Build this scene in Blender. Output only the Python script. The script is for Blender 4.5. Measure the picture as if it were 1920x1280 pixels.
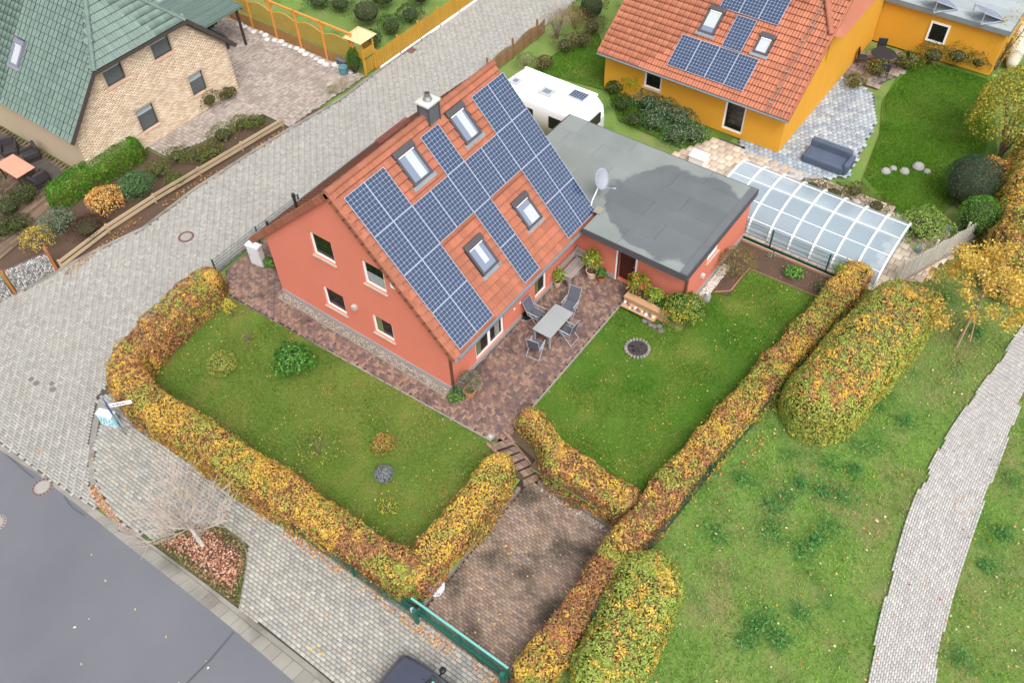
import bpy, bmesh, math, random
import numpy as np
from mathutils import Vector, Matrix
for o in list(bpy.data.objects): bpy.data.objects.remove(o)
random.seed(7); rng = np.random.default_rng(7)
scene = bpy.context.scene; COL = scene.collection
R_ = math.radians

# ------------------------------------------------------------------ camera
FPX, PITCH, YAW, ROLL = 1643.7, 0.868, 0.6585, -0.0393
CAM = np.array([-14.5872, -14.2729, 26.7049])
fwd = np.array([math.cos(PITCH)*math.cos(YAW), math.cos(PITCH)*math.sin(YAW), -math.sin(PITCH)])
rt = np.cross(fwd, [0, 0, 1]); rt /= np.linalg.norm(rt); up_ = np.cross(rt, fwd)
cr, sr = math.cos(ROLL), math.sin(ROLL)
CR = np.array([cr*rt + sr*up_, -sr*rt + cr*up_, fwd])
cd = bpy.data.cameras.new('camera'); cam = bpy.data.objects.new('camera', cd); COL.objects.link(cam)
m3 = Matrix([[CR[0][i], CR[1][i], -CR[2][i]] for i in range(3)])
cam.matrix_world = Matrix.Translation(Vector(CAM)) @ m3.to_4x4()
cd.sensor_width = 36; cd.lens = 36*FPX/1920; cd.clip_start = .1; cd.clip_end = 600
scene.camera = cam

# ------------------------------------------------------------------ sky, sun, exposure (bright overcast day)
SUN_EL, SUN_AZ = R_(56), R_(-125)          # azimuth of the direction TO the sun, from +X
world = bpy.data.worlds.new('World'); scene.world = world; world.use_nodes = True
nt = world.node_tree; bg = nt.nodes['Background']
sky = nt.nodes.new('ShaderNodeTexSky'); sky.sky_type = 'NISHITA'; sky.sun_disc = False
sky.sun_elevation = SUN_EL; sky.sun_rotation = R_(90) - SUN_AZ
sky.air_density = 1.0; sky.dust_density = 4.0; sky.ozone_density = 1.0
hs = nt.nodes.new('ShaderNodeHueSaturation'); hs.inputs['Saturation'].default_value = .22
nt.links.new(sky.outputs[0], hs.inputs['Color']); nt.links.new(hs.outputs[0], bg.inputs[0])
bg.inputs[1].default_value = .15
sd = bpy.data.lights.new('sun', 'SUN'); sd.energy = 1.0; sd.angle = R_(30); sd.color = (1, .965, .92)
sun = bpy.data.objects.new('sun', sd); COL.objects.link(sun)
sv = Vector((math.cos(SUN_EL)*math.cos(SUN_AZ), math.cos(SUN_EL)*math.sin(SUN_AZ), math.sin(SUN_EL)))
sun.rotation_euler = sv.to_track_quat('Z', 'Y').to_euler(); sun.location = (0, -10, 40)
scene.view_settings.view_transform = 'Standard'; scene.view_settings.look = 'None'
scene.view_settings.gamma = 1; scene.view_settings.exposure = 0.85
scene.render.engine = 'CYCLES'; scene.render.resolution_x = 1024; scene.render.resolution_y = 682

# ------------------------------------------------------------------ terrain and pixel helpers
XA, XB, ZL = -7.5, -1.0, -0.9
def h(x, y=0):
    if x >= XB: return 0.0
    if x <= XA: return ZL
    return ZL*(XB - x)/(XB - XA)
def hv(x): return np.clip((XB - np.asarray(x))/(XB - XA), 0, 1)*ZL
def pray(x, y): return CR.T @ np.array([(x-960)/FPX, (640-y)/FPX, 1.])
def pix(x, y, z=0.):
    d = pray(x, y); t = (z - CAM[2])/d[2]; return CAM + t*d
def pixg(x, y, dz=0.):                   # where a pixel's ray meets the ground
    z = 0.
    for _ in range(8):
        p = pix(x, y, z + dz); z = h(p[0])
    return pix(x, y, z + dz)
def poly_px(pts, z=None): return [tuple((pixg(*p) if z is None else pix(*p, z))[:2]) for p in pts]

def lin(r, g, b, k=1.):
    f = lambda c: (c/255/12.92 if c/255 <= .04045 else ((c/255 + .055)/1.055)**2.4)*k
    return (f(r), f(g), f(b))

# ------------------------------------------------------------------ value noise (numpy)
_lat = rng.random((32, 32, 32))
def vnoise(P, s=1., off=0.):
    P = np.asarray(P, float)*s + off + 500.; I = np.floor(P).astype(int); F = P - I; F = F*F*(3 - 2*F); I &= 31; J = (I + 1) & 31
    def L(a, b, c): return _lat[a, b, c]
    x0, y0, z0 = I.T; x1, y1, z1 = J.T; fx, fy, fz = F.T
    a = L(x0, y0, z0)*(1-fx) + L(x1, y0, z0)*fx; b = L(x0, y1, z0)*(1-fx) + L(x1, y1, z0)*fx
    c = L(x0, y0, z1)*(1-fx) + L(x1, y0, z1)*fx; d = L(x0, y1, z1)*(1-fx) + L(x1, y1, z1)*fx
    a = a*(1-fy) + b*fy; c = c*(1-fy) + d*fy
    return a*(1-fz) + c*fz

# ------------------------------------------------------------------ materials
MATS = {}
def mat(name, rgb=(.5, .5, .5), rough=.8, var=.12, scale=2., fine=40., bump=0., metal=0., rand=0., attr=False, spec=.35, stain=None, alpha=None, trans=0., coat=0., emit=None):
    if name in MATS: return MATS[name]
    m = bpy.data.materials.new(name); m.use_nodes = True; n = m.node_tree.nodes; l = m.node_tree.links
    b = n['Principled BSDF']; b.inputs['Roughness'].default_value = rough; b.inputs['Metallic'].default_value = metal
    b.inputs['Specular IOR Level'].default_value = spec
    if coat: b.inputs['Coat Weight'].default_value = coat
    tc = n.new('ShaderNodeNewGeometry'); pos = tc.outputs['Position']
    def noise(sc, det=4.):
        t = n.new('ShaderNodeTexNoise'); t.inputs['Scale'].default_value = sc; t.inputs['Detail'].default_value = det
        l.new(pos, t.inputs['Vector']); return t.outputs['Fac']
    def math_(op, a, bb):
        k = n.new('ShaderNodeMath'); k.operation = op
        for i, v in enumerate((a, bb)):
            if isinstance(v, (int, float)): k.inputs[i].default_value = v
            else: l.new(v, k.inputs[i])
        return k.outputs[0]
    if attr:
        a = n.new('ShaderNodeAttribute'); a.attribute_name = 'Col'; colr = a.outputs['Color']
    else:
        c = n.new('ShaderNodeRGB'); c.outputs[0].default_value = (*rgb, 1); colr = c.outputs[0]
    if var > 0 or rand > 0:
        v = 1.0
        if var > 0:
            f = math_('ADD', math_('MULTIPLY', noise(scale), .6), math_('MULTIPLY', noise(fine, 3.), .4))
            v = math_('ADD', math_('MULTIPLY', math_('SUBTRACT', f, .5), var*4), 1.)
        if rand > 0:
            oi = n.new('ShaderNodeObjectInfo')
            v = math_('MULTIPLY', v, math_('ADD', math_('MULTIPLY', math_('SUBTRACT', oi.outputs['Random'], .5), rand*2), 1.))
        mx = n.new('ShaderNodeVectorMath'); mx.operation = 'SCALE'; l.new(colr, mx.inputs[0])
        l.new(v, mx.inputs['Scale']); colr = mx.outputs[0]
    if stain:
        for (scol, ssc, lo, hi, amt) in (stain if isinstance(stain, list) else [stain]):
            mr = n.new('ShaderNodeMapRange'); mr.inputs[1].default_value = lo; mr.inputs[2].default_value = hi; mr.inputs[4].default_value = amt
            l.new(noise(ssc, 5.), mr.inputs[0])
            mm = n.new('ShaderNodeMix'); mm.data_type = 'RGBA'; l.new(mr.outputs[0], mm.inputs[0]); l.new(colr, mm.inputs[6]); mm.inputs[7].default_value = (*scol, 1)
            colr = mm.outputs[2]
    l.new(colr, b.inputs['Base Color'])
    if bump:
        bp = n.new('ShaderNodeBump'); bp.inputs['Strength'].default_value = bump; bp.inputs['Distance'].default_value = .02
        l.new(noise(fine, 3.), bp.inputs['Height']); l.new(bp.outputs[0], b.inputs['Normal'])
    out = n['Material Output']
    if trans:
        t = n.new('ShaderNodeBsdfTranslucent'); l.new(colr, t.inputs[0]); ms = n.new('ShaderNodeMixShader'); ms.inputs[0].default_value = trans
        l.new(b.outputs[0], ms.inputs[1]); l.new(t.outputs[0], ms.inputs[2]); l.new(ms.outputs[0], out.inputs[0])
    if alpha is not None: b.inputs['Alpha'].default_value = alpha
    MATS[name] = m; return m

# ------------------------------------------------------------------ scene graph helpers
def setp(o, label=None, cat=None, group=None, kind=None):
    if label: o['label'] = label
    if cat: o['category'] = cat
    if group: o['group'] = group
    if kind: o['kind'] = kind
    return o
def thing(name, label, cat, loc=(0, 0, 0), group=None, rz=0.):
    o = bpy.data.objects.new(name, None); COL.objects.link(o); o.location = loc; o.rotation_euler[2] = rz
    o.empty_display_size = .2
    return setp(o, label, cat, group)
def wloc(o):
    v = Vector((0, 0, 0))
    while o is not None: v += o.location; o = o.parent
    return v
def link(name, me, material, parent=None, kind=None):
    o = bpy.data.objects.new(name, me); COL.objects.link(o)
    if material is not None and not me.materials: me.materials.append(material)
    if parent is not None: o.parent = parent
    if kind: o['kind'] = kind
    return o
def copy_tree(o, parent=None):
    c = o.copy(); COL.objects.link(c); c.parent = parent
    for ch in o.children: copy_tree(ch, c)
    return c

class MB:
    def __init__(s): s.v = []; s.f = []; s.c = []; s.col = None
    def add(s, vs, fs):
        k = len(s.v); s.v += [tuple(map(float, p)) for p in vs]; s.f += [tuple(i + k for i in f) for f in fs]
        if s.col is not None: s.c += [s.col]*len(vs)
        return s
    def poly(s, pts): return s.add(pts, [tuple(range(len(pts)))])
    def box(s, c, d, rz=0., M=None):
        x, y, z = d[0]/2, d[1]/2, d[2]/2
        vs = [Vector(p) for p in ((-x, -y, -z), (x, -y, -z), (x, y, -z), (-x, y, -z), (-x, -y, z), (x, -y, z), (x, y, z), (-x, y, z))]
        if rz: vs = [Matrix.Rotation(rz, 3, 'Z') @ v for v in vs]
        if M is not None: vs = [M @ (v + Vector(c)) for v in vs]
        else: vs = [v + Vector(c) for v in vs]
        return s.add(vs, [(0, 3, 2, 1), (4, 5, 6, 7), (0, 1, 5, 4), (1, 2, 6, 5), (2, 3, 7, 6), (3, 0, 4, 7)])
    def b2(s, a, b): return s.box([(a[i] + b[i])/2 for i in range(3)], [abs(b[i] - a[i]) for i in range(3)])
    def bevbox(s, a, b, r=.02, seg=2, M=None):
        bm = bmesh.new(); bmesh.ops.create_cube(bm, size=1)
        for v in bm.verts:
            for i in range(3): v.co[i] = (a[i] + b[i])/2 + v.co[i]*abs(b[i] - a[i])
        bmesh.ops.bevel(bm, geom=bm.edges[:], offset=r, segments=seg, affect='EDGES', profile=.5)
        if M is not None: bm.transform(M)
        bm.verts.index_update()
        s.add([v.co for v in bm.verts], [[v.index for v in f.verts] for f in bm.faces]); bm.free(); return s
    def bar(s, p0, p1, w, t=None, upv=(0, 0, 1)):           # rectangular bar between two points
        p0, p1 = Vector(p0), Vector(p1); t = t or w; d = (p1 - p0).normalized(); u = Vector(upv)
        sd_ = d.cross(u)
        if sd_.length < 1e-4: sd_ = d.cross(Vector((1, 0, 0)))
        sd_.normalize(); u = sd_.cross(d)
        vs = [p + sd_*a*w/2 + u*b_*t/2 for p in (p0, p1) for a, b_ in ((-1, -1), (1, -1), (1, 1), (-1, 1))]
        return s.add(vs, [(0, 1, 2, 3), (7, 6, 5, 4), (0, 4, 5, 1), (1, 5, 6, 2), (2, 6, 7, 3), (3, 7, 4, 0)])
    def cyl(s, p0, p1, r0, r1=None, n=10, cap=True):
        r1 = r0 if r1 is None else r1; p0, p1 = Vector(p0), Vector(p1); d = (p1 - p0).normalized()
        a = d.cross(Vector((0, 0, 1)))
        if a.length < 1e-3: a = Vector((1, 0, 0))
        a.normalize(); b_ = d.cross(a); vs = []
        for p, r in ((p0, r0), (p1, r1)):
            vs += [p + (a*math.cos(2*math.pi*i/n) + b_*math.sin(2*math.pi*i/n))*r for i in range(n)]
        fs = [(i, (i+1) % n, n + (i+1) % n, n + i) for i in range(n)]
        if cap: fs += [tuple(range(n))[::-1], tuple(range(n, 2*n))]
        return s.add(vs, fs)
    def tube(s, path, radii, n=6):
        for i in range(len(path)-1): s.cyl(path[i], path[i+1], radii[i], radii[i+1], n, cap=(i == 0 or i == len(path)-2))
        return s
    def lathe(s, c, prof, n=16):                             # prof: (r, z) from bottom to top
        vs = []
        for r, z in prof: vs += [(c[0] + r*math.cos(2*math.pi*i/n), c[1] + r*math.sin(2*math.pi*i/n), c[2] + z) for i in range(n)]
        fs = [(k*n + i, k*n + (i+1) % n, (k+1)*n + (i+1) % n, (k+1)*n + i) for k in range(len(prof)-1) for i in range(n)]
        fs += [tuple(range(n))[::-1], tuple((len(prof)-1)*n + i for i in range(n))]
        return s.add(vs, fs)
    def loft(s, rings, cap=True):
        n = len(rings[0]); vs = [p for r in rings for p in r]
        fs = [(k*n + i, k*n + (i+1) % n, (k+1)*n + (i+1) % n, (k+1)*n + i) for k in range(len(rings)-1) for i in range(n)]
        if cap: fs += [tuple(range(n))[::-1], tuple((len(rings)-1)*n + i for i in range(n))]
        return s.add(vs, fs)
    def prism(s, pts2, z0, z1):
        n = len(pts2)
        vs = [(p[0], p[1], z0) for p in pts2] + [(p[0], p[1], z1) for p in pts2]
        return s.add(vs, [tuple(range(n))[::-1], tuple(range(n, 2*n))] + [(i, (i+1) % n, n + (i+1) % n, n + i) for i in range(n)])
    def obj(s, name, material, parent=None, kind=None, smooth=False, local=False):
        me = bpy.data.meshes.new(name); off = Vector((0, 0, 0)) if (local or parent is None) else wloc(parent)
        me.from_pydata([Vector(v) - off for v in s.v], [], s.f)
        if s.c:
            a = me.color_attributes.new('Col', 'FLOAT_COLOR', 'POINT')
            a.data.foreach_set('color', np.array([(*c, 1) for c in s.c], np.float32).ravel())
        bm = bmesh.new(); bm.from_mesh(me); bmesh.ops.recalc_face_normals(bm, faces=bm.faces); bm.to_mesh(me); bm.free()
        if smooth: me.polygons.foreach_set('use_smooth', [True]*len(me.polygons))
        return link(name, me, material, parent, kind)

def fast_mesh(name, V, quads=None, tris=None, col=None):
    me = bpy.data.meshes.new(name); F = quads if quads is not None else tris; k = F.shape[1]
    me.vertices.add(len(V)); me.vertices.foreach_set('co', np.asarray(V, np.float32).ravel())
    me.loops.add(F.size); me.loops.foreach_set('vertex_index', F.astype(np.int32).ravel())
    me.polygons.add(len(F)); me.polygons.foreach_set('loop_start', np.arange(0, F.size, k, dtype=np.int32))
    me.update(calc_edges=True)
    if col is not None:
        a = me.color_attributes.new('Col', 'FLOAT_COLOR', 'POINT'); c4 = np.ones((len(V), 4), np.float32); c4[:, :3] = col
        a.data.foreach_set('color', c4.ravel())
    return me

def leaf_mesh(name, P, N, size, col, spread=.8, aspect=.62):
    """one kite-shaped, slightly folded leaf for each point"""
    P = np.asarray(P, float); n = len(P); N = np.asarray(N, float) + rng.normal(0, spread, (n, 3)); N /= np.linalg.norm(N, axis=1)[:, None] + 1e-9
    T = np.cross(N, rng.normal(0, 1, (n, 3))); T /= np.linalg.norm(T, axis=1)[:, None] + 1e-9; B = np.cross(N, T)
    s = (np.asarray(size)*np.ones(n))[:, None]
    V = np.stack([P - T*s*.5, P + B*s*aspect*.5 + N*s*.12 - T*s*.05, P + T*s*.55, P - B*s*aspect*.5 + N*s*.12 - T*s*.05], 1).reshape(-1, 3)
    return fast_mesh(name, V, quads=np.arange(4*n).reshape(-1, 4), col=np.repeat(col, 4, 0))

def pick(pal, w, P=None):
    """colours for leaves: pal (k,3), w (n,k) weights -> sharp random choice plus jitter"""
    pal = np.asarray(pal); w = np.clip(w, 1e-4, None); w = w/w.sum(1)[:, None]; u = rng.random(len(w))[:, None]
    if P is not None: u = np.clip(vnoise(P, 4.2, 71.)*1.5 - .25 + rng.normal(0, .2, len(w)), .001, .999)[:, None]
    i = (np.cumsum(w, 1) < u).sum(1).clip(0, len(pal)-1)
    c = pal[i]*rng.uniform(.78, 1.2, (len(w), 1))*rng.uniform(.93, 1.07, (len(w), 3))
    return c
def inpoly(x, y, poly):
    x = np.asarray(x); y = np.asarray(y); c = np.zeros(x.shape, bool); n = len(poly)
    for i in range(n):
        x0, y0 = poly[i]; x1, y1 = poly[(i+1) % n]
        if y0 == y1: continue
        t = ((y0 > y) != (y1 > y)) & (x < (x1-x0)*(y-y0)/(y1-y0) + x0); c ^= t
    return c
def clip_convex(sub, clip):
    """Sutherland-Hodgman; clip is counter-clockwise convex"""
    out = list(sub)
    for i in range(len(clip)):
        a, b = clip[i], clip[(i+1) % len(clip)]; inp, out = out, []
        if not inp: break
        sd_ = lambda p: (b[0]-a[0])*(p[1]-a[1]) - (b[1]-a[1])*(p[0]-a[0])
        for j in range(len(inp)):
            p, q_ = inp[j], inp[(j+1) % len(inp)]; dp, dq = sd_(p), sd_(q_)
            if dp >= 0: out.append(p)
            if (dp >= 0) != (dq >= 0):
                t = dp/(dp-dq); out.append((p[0] + t*(q_[0]-p[0]), p[1] + t*(q_[1]-p[1])))
    return out

def sheet(name, poly, dz, material, kind='structure', zf=None, parent=None):
    """flat polygon that follows the terrain (bisected at the terrain's two breaks)"""
    bm = bmesh.new(); vs = [bm.verts.new((p[0], p[1], 0)) for p in poly]; f = bm.faces.new(vs)
    if f.normal.z < 0: f.normal_flip()
    f.normal_update()
    if f.normal.z < 0: f.normal_flip()
    bmesh.ops.triangulate(bm, faces=bm.faces[:])
    for xb in (XA, XB):
        bmesh.ops.bisect_plane(bm, geom=bm.verts[:] + bm.edges[:] + bm.faces[:], plane_co=(xb, 0, 0), plane_no=(1, 0, 0), dist=1e-5)
    for v in bm.verts: v.co.z = (h(v.co.x) if zf is None else zf(v.co.x, v.co.y)) + dz
    me = bpy.data.meshes.new(name); bm.to_mesh(me); bm.free()
    return link(name, me, material, parent, kind)

def pavers(name, poly, pattern, L, W, dz, cols, material, gap=.012, rot=0., origin=(0, 0), parent=None, hz=None, singles=0, near=None, th=.045, holes=()):
    """real paving stones inside a polygon: herringbone or running bond, chamfered tops, own colour each"""
    P = np.array(poly); cx, cy = math.cos(rot), math.sin(rot); Q = (P - origin) @ np.array([[cx, -cy], [cy, cx]])
    x0, y0 = Q.min(0) - 1; x1, y1 = Q.max(0) + 1; rc = []
    if pattern == 'herring':
        I, J = np.meshgrid(np.arange(int(x0/W)-2, int(x1/W)+2), np.arange(int(y0/W)-2, int(y1/W)+2)); I, J = I.ravel(), J.ravel(); k = (I - J) % 4
        a = k == 0; b = k == 2
        rc = np.concatenate([np.stack([(I[a]+1)*W, (J[a]+.5)*W, np.full(a.sum(), W), np.full(a.sum(), W/2)], 1), np.stack([(I[b]+.5)*W, J[b]*W, np.full(b.sum(), W/2), np.full(b.sum(), W)], 1)])
    else:
        I, J = np.meshgrid(np.arange(int(x0/W)-2, int(x1/W)+2), np.arange(int(y0/L)-2, int(y1/L)+2)); I, J = I.ravel(), J.ravel()
        rc = np.stack([(I+.5)*W, (J + .5 + .5*(I % 2))*L, np.full(len(I), W/2), np.full(len(I), L/2)], 1)
    A = np.array([[cx, cy], [-cy, cx]]); C2 = rc[:, :2] @ A + origin
    m = inpoly(C2[:, 0], C2[:, 1], poly)
    for hp in holes: m &= ~inpoly(C2[:, 0], C2[:, 1], hp)
    rc = rc[m]; C2 = C2[m]; n = len(rc)
    cw = np.array([[-1, -1], [1, -1], [1, 1], [-1, 1]])
    def ring(g, z):
        xy = (rc[:, None, :2] + cw[None]*(rc[:, None, 2:] - g)) @ A + origin
        zz = (hv(xy[..., 0]) if hz is None else np.full(xy.shape[:2], hz)) + z
        return np.concatenate([xy, zz[..., None]], 2)
    jit = rng.normal(0, .0022, (n, 1))
    V = np.concatenate([ring(gap/2, dz - th + jit*0), ring(gap/2, dz - .006 + jit), ring(gap/2 + .006, dz + jit)], 1)   # n,12,3
    base = np.array([[8, 9, 10, 11]] + [[i, (i+1) % 4, 4+(i+1) % 4, 4+i] for i in range(4)] + [[4+i, 4+(i+1) % 4, 8+(i+1) % 4, 8+i] for i in range(4)])
    ci = rng.integers(0, len(cols), n); c = np.array(cols)[ci]*rng.uniform(.9, 1.1, (n, 1))
    order = np.arange(n)
    if singles:
        d = np.linalg.norm(np.c_[C2, np.zeros(n)] - CAM, axis=1) + (0 if near is None else np.where(near(C2), 0, 1e4)); order = np.argsort(d)
        me0 = {}
        for k in order[:singles]:
            key = (int(rc[k, 2] > rc[k, 3]), random.randrange(4))
            if key not in me0:
                ctr = V[k].mean(0); me = bpy.data.meshes.new('paver'); me.from_pydata([Vector(v - ctr) for v in V[k]], [], [list(map(int, f)) for f in base])
                a = me.color_attributes.new('Col', 'FLOAT_COLOR', 'POINT'); a.data.foreach_set('color', np.array([(*c[k], 1)]*12, np.float32).ravel()); me.materials.append(material); me0[key] = (me, ctr)
            o = bpy.data.objects.new('paver', me0[key][0]); COL.objects.link(o); o.location = Vector(V[k].mean(0)) - (wloc(parent) if parent else Vector()); o.parent = parent
        order = order[singles:]
    V = V[order]; n = len(V)
    F = (base[None] + 12*np.arange(n)[:, None, None]).reshape(-1, 4)
    V = V.reshape(-1, 3) - (np.array(wloc(parent)) if parent else 0)
    me = fast_mesh(name, V, quads=F, col=np.repeat(c[order], 12, 0))
    return link(name, me, material, parent, 'stuff')

# ================================================================== THE SETTING
PARK = (-7.5, -1.05, -8.1, -4.35)          # car park, cut into the slope: x0 x1 y0 y1
STEP = (-1.5, -.45, -4.35, -2.75)
GREENS = [lin(92, 128, 48), lin(66, 108, 34), lin(120, 138, 66), lin(140, 134, 86)]
m_grass = mat('meadow_ground', lin(104, 128, 60), .95, .2, .8, 22., bump=.5, stain=[(lin(132, 124, 84), .7, .52, .68, .65), (lin(50, 92, 40), .9, .55, .7, .6)])
m_lawnR = mat('lawn_ground', lin(72, 104, 28), .95, .18, .9, 30., bump=.4, stain=[(lin(112, 118, 52), .55, .52, .7, .6)])
m_lawnL = mat('side_lawn_ground', lin(88, 108, 40), .95, .2, .9, 30., bump=.4, stain=[(lin(116, 112, 56), .8, .5, .68, .6)])
m_asph = mat('asphalt', lin(104, 105, 111), .88, .06, .35, 180., bump=.25, stain=[(lin(94, 95, 101), .22, .45, .7, .7)])
m_joint = mat('joint_sand', lin(78, 74, 68), .95, .2, 3., 60.)
m_jdark = mat('dark_joint_sand', lin(62, 52, 48), .95, .2, 3., 60.)
m_pav = mat('concrete_paver', rough=.85, var=.07, scale=.5, fine=50., bump=.15, attr=True, stain=[(lin(132, 127, 118), .3, .58, .78, .4)])
m_path = mat('path_paver', rough=.85, var=.05, scale=.5, fine=50., bump=.15, attr=True)
m_pavr = mat('clay_paver', rough=.82, var=.12, scale=.9, fine=60., bump=.2, attr=True, stain=[(lin(58, 48, 48), .95, .54, .68, .6)])
m_pavd = mat('mossy_paver', rough=.85, var=.12, scale=.8, fine=60., bump=.2, attr=True, stain=[(lin(52, 50, 42), .75, .5, .66, .72)])
m_conc = mat('concrete', lin(138, 133, 122), .85, .12, 1.2, 50., bump=.2, rand=.08)
m_concd = mat('weathered_concrete', lin(134, 130, 122), .88, .2, 1.1, 40., bump=.3, rand=.1, stain=[(lin(88, 84, 76), .9, .52, .7, .6)])
m_soil = mat('soil', lin(86, 68, 56), .95, .25, 2., 30., bump=.9)
m_gravel = mat('gravel_bed', lin(120, 112, 102), .9, .3, 30., 90., bump=.9)
m_leafcol = mat('leaf', rough=.55, var=0, attr=True, trans=.3, spec=.2)
m_blade = mat('grass_blade', rough=.6, var=0, attr=True, trans=.25, spec=.2)

# one ground sheet reaching far past the frame, open where the sunken car park and the steps are
mb = MB(); xs = [-160, XA, -1.5, -1.05, XB, -.45, 160]; ys = [-160, PARK[2], PARK[3], STEP[3], 160]
for i in range(6):
    for j in range(4):
        cx_, cy_ = (xs[i]+xs[i+1])/2, (ys[j]+ys[j+1])/2
        if PARK[0] < cx_ < PARK[1] and PARK[2] < cy_ < PARK[3]: continue
        if STEP[0] < cx_ < STEP[1] and STEP[2] < cy_ < STEP[3]: continue
        mb.poly([(x, y, h(x) - .1) for x, y in ((xs[i], ys[j]), (xs[i+1], ys[j]), (xs[i+1], ys[j+1]), (xs[i], ys[j+1]))])
mb.obj('ground', m_grass, kind='structure')

# ---- front road, gutter, kerb
ed = [tuple(pix(*p, -.96)[:2]) for p in [(-60, 803), (10, 850), (64, 884), (150, 950), (220, 1007), (330, 1093), (440, 1181), (551, 1277), (700, 1408)]]
gi = [tuple(pix(*p, -.93)[:2]) for p in [(-40, 800), (27, 850), (100, 903), (181, 954), (269, 1016), (363, 1085), (457, 1162), (571, 1252), (722, 1378)]]
ex = [(ed[-1][0] + .1, -26.)]; ex0 = [(ed[0][0] - .5, 30.)]
sheet('road', [(-70, 30)] + [(-70, -26)] + ex + ed[::-1] + ex0, -.06, m_asph, zf=lambda x, y: -.9)
def resample(pl, step):
    P = np.array(pl); d = np.r_[0, np.cumsum(np.linalg.norm(np.diff(P, axis=0), axis=1))]; n = max(2, int(round(d[-1]/step)) + 1); t = np.linspace(0, d[-1], n)
    return np.stack([np.interp(t, d, P[:, 0]), np.interp(t, d, P[:, 1])], 1)
def strip_stones(root, name, a, b, step, z0, z1, material, gap=.012):
    n = len(resample(a, step)); ia = np.array(resample(a, step)); P = np.array(b); d = np.r_[0, np.cumsum(np.linalg.norm(np.diff(P, axis=0), axis=1))]; t = np.linspace(0, d[-1], n)
    ib = np.stack([np.interp(t, d, P[:, 0]), np.interp(t, d, P[:, 1])], 1)
    for k in range(n-1):
        g = gap/np.linalg.norm(ia[k+1]-ia[k]+1e-9)/2; L_ = lambda p, q_, t_: p + (q_-p)*t_
        q4 = [L_(ia[k], ia[k+1], g), L_(ia[k], ia[k+1], 1-g), L_(ib[k], ib[k+1], 1-g), L_(ib[k], ib[k+1], g)]
        j = random.gauss(0, .002); m_ = MB()
        ctr = sum(q4)/4; q5 = [p + (ctr-p)*(.008/max(.05, np.linalg.norm(ctr-p))) for p in q4]
        zf = (lambda p, z: z) if z0 < -.5 else (lambda p, z: h(p[0]) + z)
        r0 = [(p[0], p[1], zf(p, z0)) for p in q4]; r1 = [(p[0], p[1], zf(p, z1 + j - .008)) for p in q4]; r2 = [(p[0], p[1], zf(p, z1 + j)) for p in q5]
        m_.loft([r0, r1, r2]); m_.obj(name, material, root)
gut = sheet('gutter', ed + gi[::-1], -.085, m_jdark, zf=lambda x, y: -.9)
strip_stones(gut, 'gutter_slab', ed, gi, .5, -1.0, -.95, m_concd)
ke = [tuple(pix(*p, -.86)[:2]) for p in [(262, 1003), (363, 1077), (465, 1154), (580, 1244), (735, 1373), (960, 1580)]]
gk = [tuple(pix(*p, -.93)[:2]) for p in [(256, 1006), (363, 1085), (457, 1162), (571, 1252), (722, 1378), (947, 1585)]]
kerb = MB(); kerb = sheet('kerb', [(p[0]+.004, p[1]) for p in gk] + ke[::-1], -.09, m_concd, zf=lambda x, y: -.9)
strip_stones(kerb, 'kerb_stone', gk, ke, 1.0, -1.0, -.845, m_concd, .008)

# ---- side street in herringbone pavers
arc = [tuple(pix(*p, -.88)[:2]) for p in [(184, 752), (174, 790), (168, 825), (166, 865), (168, 905), (188, 950), (222, 994), (262, 1006)]]
arc_in = [tuple(pix(*p, -.88)[:2]) for p in [(196, 752), (185, 792), (179, 826), (176, 865), (179, 902), (199, 944), (231, 984), (268, 1000)]]
lefte = [tuple(pixg(*p)[:2]) for p in [(-150, 610), (0, 561), (67, 535), (111, 508), (188, 468), (269, 430), (370, 353), (524, 255), (640, 188), (700, 142)]] + [(24, 17.0), (42, 16.8)]
right_ = [(42, 12.0), (19, 12.0), (14, 12.4), (.2, 12.45), (-.9, 12.4)] + [(-4, 12.25), (-6.6, 12.2), (-7.9, 11.9), (-8.5, 11.2)]
street_poly = [p for p in gi[:4]] + arc[5::-1] + right_[::-1] + lefte[::-1]
st = sheet('side_street', street_poly, -.035, m_joint)
greys = [lin(158, 156, 150), lin(153, 151, 145), lin(162, 160, 154), lin(149, 147, 142), lin(157, 152, 144)]
pavers('street_paving', street_poly, 'herring', .2, .105, 0., greys, m_pav, gap=.018, parent=st)
# kerb line on the far side of the street, and edging stones of the corner arc
lk = [(p[0] + .0, p[1] + .16) for p in lefte]
ks = sheet('kerb', lefte + lk[::-1], -.03, m_jdark)
strip_stones(ks, 'kerb_stone', lefte, lk, 1.0, -.1, .03, m_concd, .008)
ar = sheet('edging', arc + arc_in[::-1], -.03, m_jdark, zf=lambda x, y: -.9)
strip_stones(ar, 'edging_stone', arc, arc_in, .25, -1.0, -.872, m_concd, .008)
rk = [(41, 12.15), (19, 12.15), (14, 12.55), (.2, 12.6), (-.8, 12.55)]; rk2 = [(p[0], p[1]-.14) for p in rk]
ks2 = sheet('kerb', rk2 + rk[::-1], -.03, m_jdark); strip_stones(ks2, 'kerb_stone', rk2, rk, 1.0, -.1, .02, m_concd, .008)
# the leafy wedge where the arc meets the gutter
sheet('hedge_bed', [(-8.9, 10.9), (-7.2, 10.9), (-7.0, 12.3), (-8.2, 12.2)], -.045, m_joint)
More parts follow.
